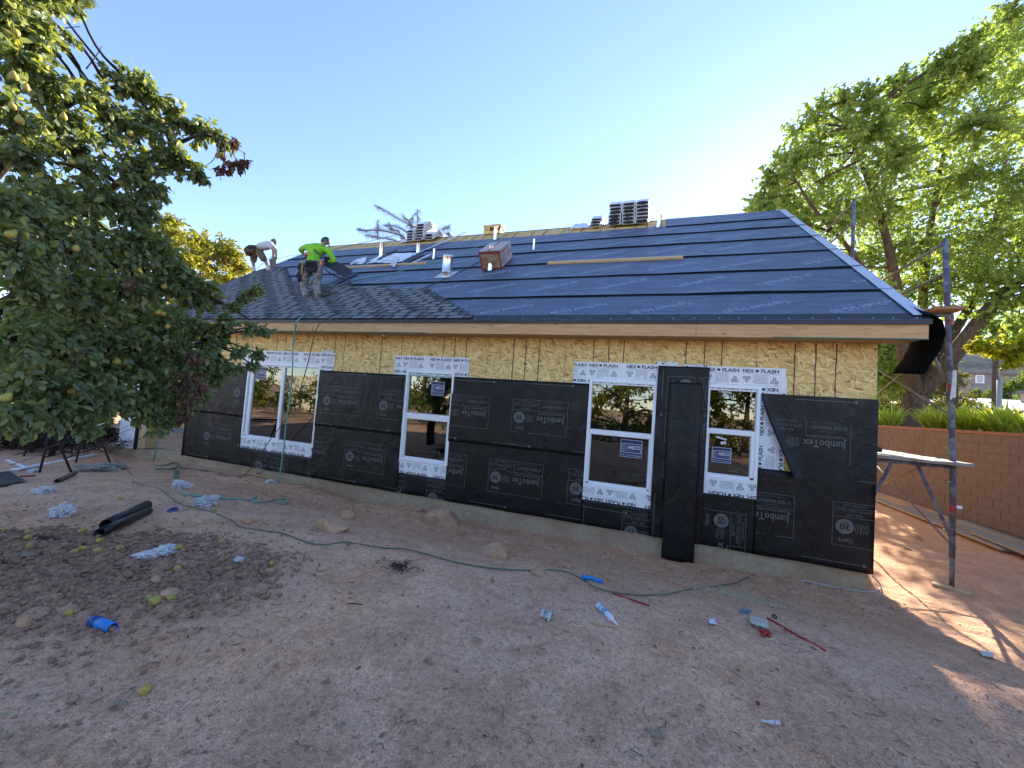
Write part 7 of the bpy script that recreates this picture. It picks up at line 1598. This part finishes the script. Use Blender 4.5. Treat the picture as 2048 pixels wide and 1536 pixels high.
c = G(1549, 1233, .015); mb = MB(); mb.lathe([(.010, -.012), (.020, -.012), (.020, .012), (.010, .012), (.010, -.012)], 14, 0, lambda v: (c[0]+v[0], c[1]+v[2], c[2]+v[1])); thing(mb.build('small_spool', LEATHER, None, c), 'small brown spool at the head of the long red rod', 'spool')
for i, (pts, lb) in enumerate((([(1182, 1243), (1210, 1250), (1237, 1255)], 'thin split wood stick under the caulk tube nozzle'), ([(1300, 1208), (1303, 1222)], 'short wood splinter at the right end of the short red rod'), ([(1530, 1283), (1556, 1272)], 'short pale stick below the red cord tangle'), ([(1535, 1192), (1556, 1196)], 'flat pale wood chip right of the shavings heap'), ([(1448, 1166), (1480, 1170)], 'greenish wood sliver lying on the cord end'), ([(1197, 1143), (1222, 1163)], 'pale splinter right of the blue tube'), ([(1490, 1236), (1515, 1254)], 'wood stick half under the cream paper scrap'), ([(1420, 1241), (1460, 1262)], 'forked dry stick right of the pale blue chip'), ([(695, 1206), (725, 1209)], 'thin dark twig alone on the middle soil'), ([(40, 1147), (60, 1150), (85, 1143)], 'pale bent stick on the dark turned soil'))):
    stick('wood_stick', pts, .006 if i < 8 else .004, PALEWOOD if i != 8 else TWIGM, lb)
def woodblock(px, py, l, w_, t, label, ang, mat=PALEWOOD, name='wood_offcut', lift=0.0): c = G(px, py, .002+lift); mb = MB(); a = R(ang); mb.box(-l/2, l/2, -w_/2, w_/2, 0, t, 0, lambda v: (c[0]+v[0]*math.cos(a)-v[1]*math.sin(a), c[1]+v[0]*math.sin(a)+v[1]*math.cos(a), c[2]+v[2])); return thing(mb.build(name, mat, None, c, bevel=.003), label, 'wood piece')
woodblock(645, 1139, .07, .045, .018, 'small square wood offcut on the soil below the leftmost big rock', 60); woodblock(1165, 1140, .09, .04, .02, 'pale wood offcut just above the blue tube', 20); woodblock(1816, 1098, .10, .05, .02, 'dark wood chip on the soil between house corner and scaffold', -30, LUMBER)
mb = MB(); a, b = Y(485, 948, -.10), Y(638, 975, -.14); a[2] = max(a[2], float(gz(a[0], a[1]))+.012); b[2] = max(b[2], float(gz(b[0], b[1]))+.012); mb.bar(a, b, .045, .022); thing(mb.build('wood_strip', noisy('yellow_pine', (.56, .40, .17), .1, .7, 9, 0, .1), None, a), 'long yellow wood strip lying along the foundation below the wide window', 'wood strip')
# dark flat strip, black sheet, white boards, red tool at the left
stick('dark_strip', [(70, 1072), (120, 1080), (168, 1090)], .020, TWIGM, 'long dark bark strip lying at the upper edge of the turned soil', 'bark strip', 5); stick('dark_strip', [(225, 1140), (262, 1135), (302, 1132)], .012, TWIGM, 'dark stick below the pale blue wrapper', 'stick', 5)
mb = crumple(bil(G(-60, 985, .03), G(52, 962, .03), G(18, 943, .03), G(-70, 950, .03)), 12, 8, .02, 81); thing(mb.build('black_sheet', BLACK_PIPE, None, G(0, 960)), 'black membrane sheet lying flat at the left picture edge', 'sheet')
a, b = G(30, 939, .03), G(192, 909, .03); mb = MB(); mb.bar(a, b, .13, .03); thing(mb.build('white_board', VINYL, None, a, bevel=.003), 'long white trim board lying on the soil behind the sawhorse leg', 'board')
a, b = G(14, 920, .02), G(50, 934, .02); mb = MB(); mb.bar(a, b, .05, .02); thing(mb.build('white_strip', VINYL, None, a), 'short white strip meeting the left end of the white board', 'strip')
mb = crumple(bil(G(136, 905, .02), G(150, 904, .03), G(148, 900, .02), G(138, 901, .02)), 5, 4, .02, 83); thing(mb.build('plastic_cover', VINYL, None, G(143, 903)), 'small white oval lid behind the white board', 'lid')
stick('red_tool', [(40, 953), (55, 952), (70, 951)], .018, noisy('faded_red', (.32, .075, .055), .2, .7, 10, 0, 0), 'faded red handle beside the black sheet', 'tool handle', 8)
# sawhorse of thin dark steel under the tree
STEEL = noisy('rusty_steel', (.05, .04, .036), .3, .7, 14, .5, .1); sh_ = empty('sawhorse', G(142, 945)); tag(sh_, 'dark rusty steel sawhorse standing under the pear branches at the left', 'sawhorse')
f1, f2, f3, f4 = G(79, 945, 0), G(143, 945, 0), G(152, 925, 0), G(221, 927, 0); d_ = float((f1-CAM)@CF); d2 = float((f3-CAM)@CF)
def sub(name, pts, r_, mat=STEEL): mb = MB(); mb.tube(pts, r_, 8); return mb.build(name, mat, sh_, smooth=True)
ap1, ap2 = at_depth(101, 850, d_), at_depth(186, 842, d2)
sub('leg', [f1, at_depth(92, 895, d_), ap1], .020); sub('leg', [f2, ap1], .020); sub('leg', [f3, at_depth(160, 890, d2), ap2], .020); sub('leg', [f4, ap2], .020)
sub('rail', [at_depth(80, 858, d_), at_depth(170, 841, d2)], .014); sub('rail', [at_depth(88, 915, d_), at_depth(200, 887, d2)], .014); sub('rail', [at_depth(128, 918, d_), at_depth(206, 888, d2)], .014); sub('top_bar', [ap1, ap2], .022); sub('white_bar', [at_depth(189, 853, d2), at_depth(213, 845, d2)], .014, VINYL); sub('leg', [at_depth(46, 915, d2), at_depth(86, 830, d2)], .020)
# scraps at the porch foot
for (x, y, l, an, lb, mt) in ((262, 911, .16, 10, 'pale block at the foot of the porch slab, nearest the white panel', PALEWOOD), (283, 917, .26, 25, 'pale splintered scrap lying below the porch slab', PALEWOOD), (291, 925, .45, 2, 'thin pale stick left of the coiled green hose', PALEWOOD), (318, 921, .22, -25, 'dark shingle scrap beside the coiled green hose', BLACK_PIPE)): woodblock(x, y, l, .07 if l < .4 else .03, .04 if l < .3 else .02, lb, an, mt, 'wood_scrap')
# fallen pears, each where the photo has it
FP = [(5, 1061, 'fallen pear at the left picture edge above the turned soil'), (57, 1064, 'fallen pear left of the bark strip, upper one'), (56, 1075, 'fallen pear left of the bark strip, lower one'), (58, 1093, 'fallen pear below the left end of the bark strip'), (160, 1063, 'fallen pear left of the black pipes, left one of a touching pair'), (168, 1060, 'fallen pear left of the black pipes, right one of a touching pair'), (199, 1081, 'fallen pear right below the open end of the black pipes'), (147, 1104, 'bright fallen pear at the top edge of the turned soil'), (164, 1097, 'fallen pear with a dark rotten side beside the bark strip end'), (196, 1101, 'pale fallen pear between the bark strip and the blue wrapper'), (240, 1096, 'half rotten fallen pear left of the blue wrapper'), (325, 1093, 'fallen pear just above the pale blue wrapper'), (357, 1095, 'long fallen pear right of the pale blue wrapper'), (444, 1083, 'fallen pear by the tan leaf right of the pale blue wrapper'),
      (356, 1137, 'round golden fallen pear on bare soil below the blue wrapper'), (299, 1195, 'small fallen pear at the right end of the turned soil, rear of a pair'), (310, 1201, 'large broken fallen pear at the right end of the turned soil'), (341, 1197, 'fallen pear beside the flat clod'), (137, 1226, 'bright fallen pear above the blue sleeve'), (151, 1220, 'browned fallen pear touching the bright one above the blue sleeve'), (292, 1379, 'single bright yellow pear alone on the lower left soil'), (543, 1126, 'small bright pear right of the crinkled blue scrap'), (523, 1143, 'small brownish pear below the crinkled blue scrap'), (430, 1020, 'tiny fallen pear right of the navy printed wrapper'), (240, 997, 'tiny pale pear above the black pipes'), (985, 1159, 'small tan fruit below the cord on the middle soil')]
PEARB = noisy('rotten_pear', (.30, .20, .11), .4, .7, 20, 0, .3)
for i, (x, y, lb) in enumerate(FP):
    me = pme if not lb.startswith(('browned', 'small tan', 'small brownish')) else None
    if me is None: me = pme.copy(); me.materials.clear(); me.materials.append(PEARB)
    o = bpy.data.objects.new('fallen_pear', me); k = .68 if not lb.startswith(('tiny', 'small')) else .5; k *= random.uniform(.9, 1.12) if 'large' not in lb else 1.25
    c = G(x, y, .030*k); o.location = Vector(c); o.scale = (k, k, k*random.uniform(.85, 1.0)); o.rotation_euler = (R(90+random.uniform(-18, 18)), 0, random.uniform(0, 6.28)); COL.objects.link(o); tag(o, lb, 'pear', 'pears fallen on the soil')
# paint cup inside the second window, plant of dry stems beside the middle rock
mb = MB(); mb.lathe([(0, 0), (.035, 0), (.042, .10), (.040, .10), (.033, .01)], 14, 0, lambda v: (-3.70+v[0], .10+v[1], .335+v[2])); thing(mb.build('paint_cup', VINYL, None, (-3.70, .10, .335)), 'small white cup standing inside on the sill of the second window', 'cup')
mb = MB(); c = G(800, 1135, 0)
for _ in range(46): a = rng.uniform(0, 6.28); L = rng.uniform(.05, .16); b = c+np.array([rng.normal(0, .07), rng.normal(0, .06), .005]); mb.tube([b, b+np.array([math.cos(a)*L*.5, math.sin(a)*L*.5, .03]), b+np.array([math.cos(a)*L, math.sin(a)*L, .01])], [.004, .003, .001], 4)
thing(mb.build('dry_twig_heap', TWIGM, None, c), 'small heap of dark dry twigs and a pale root on the middle soil', 'twigs')
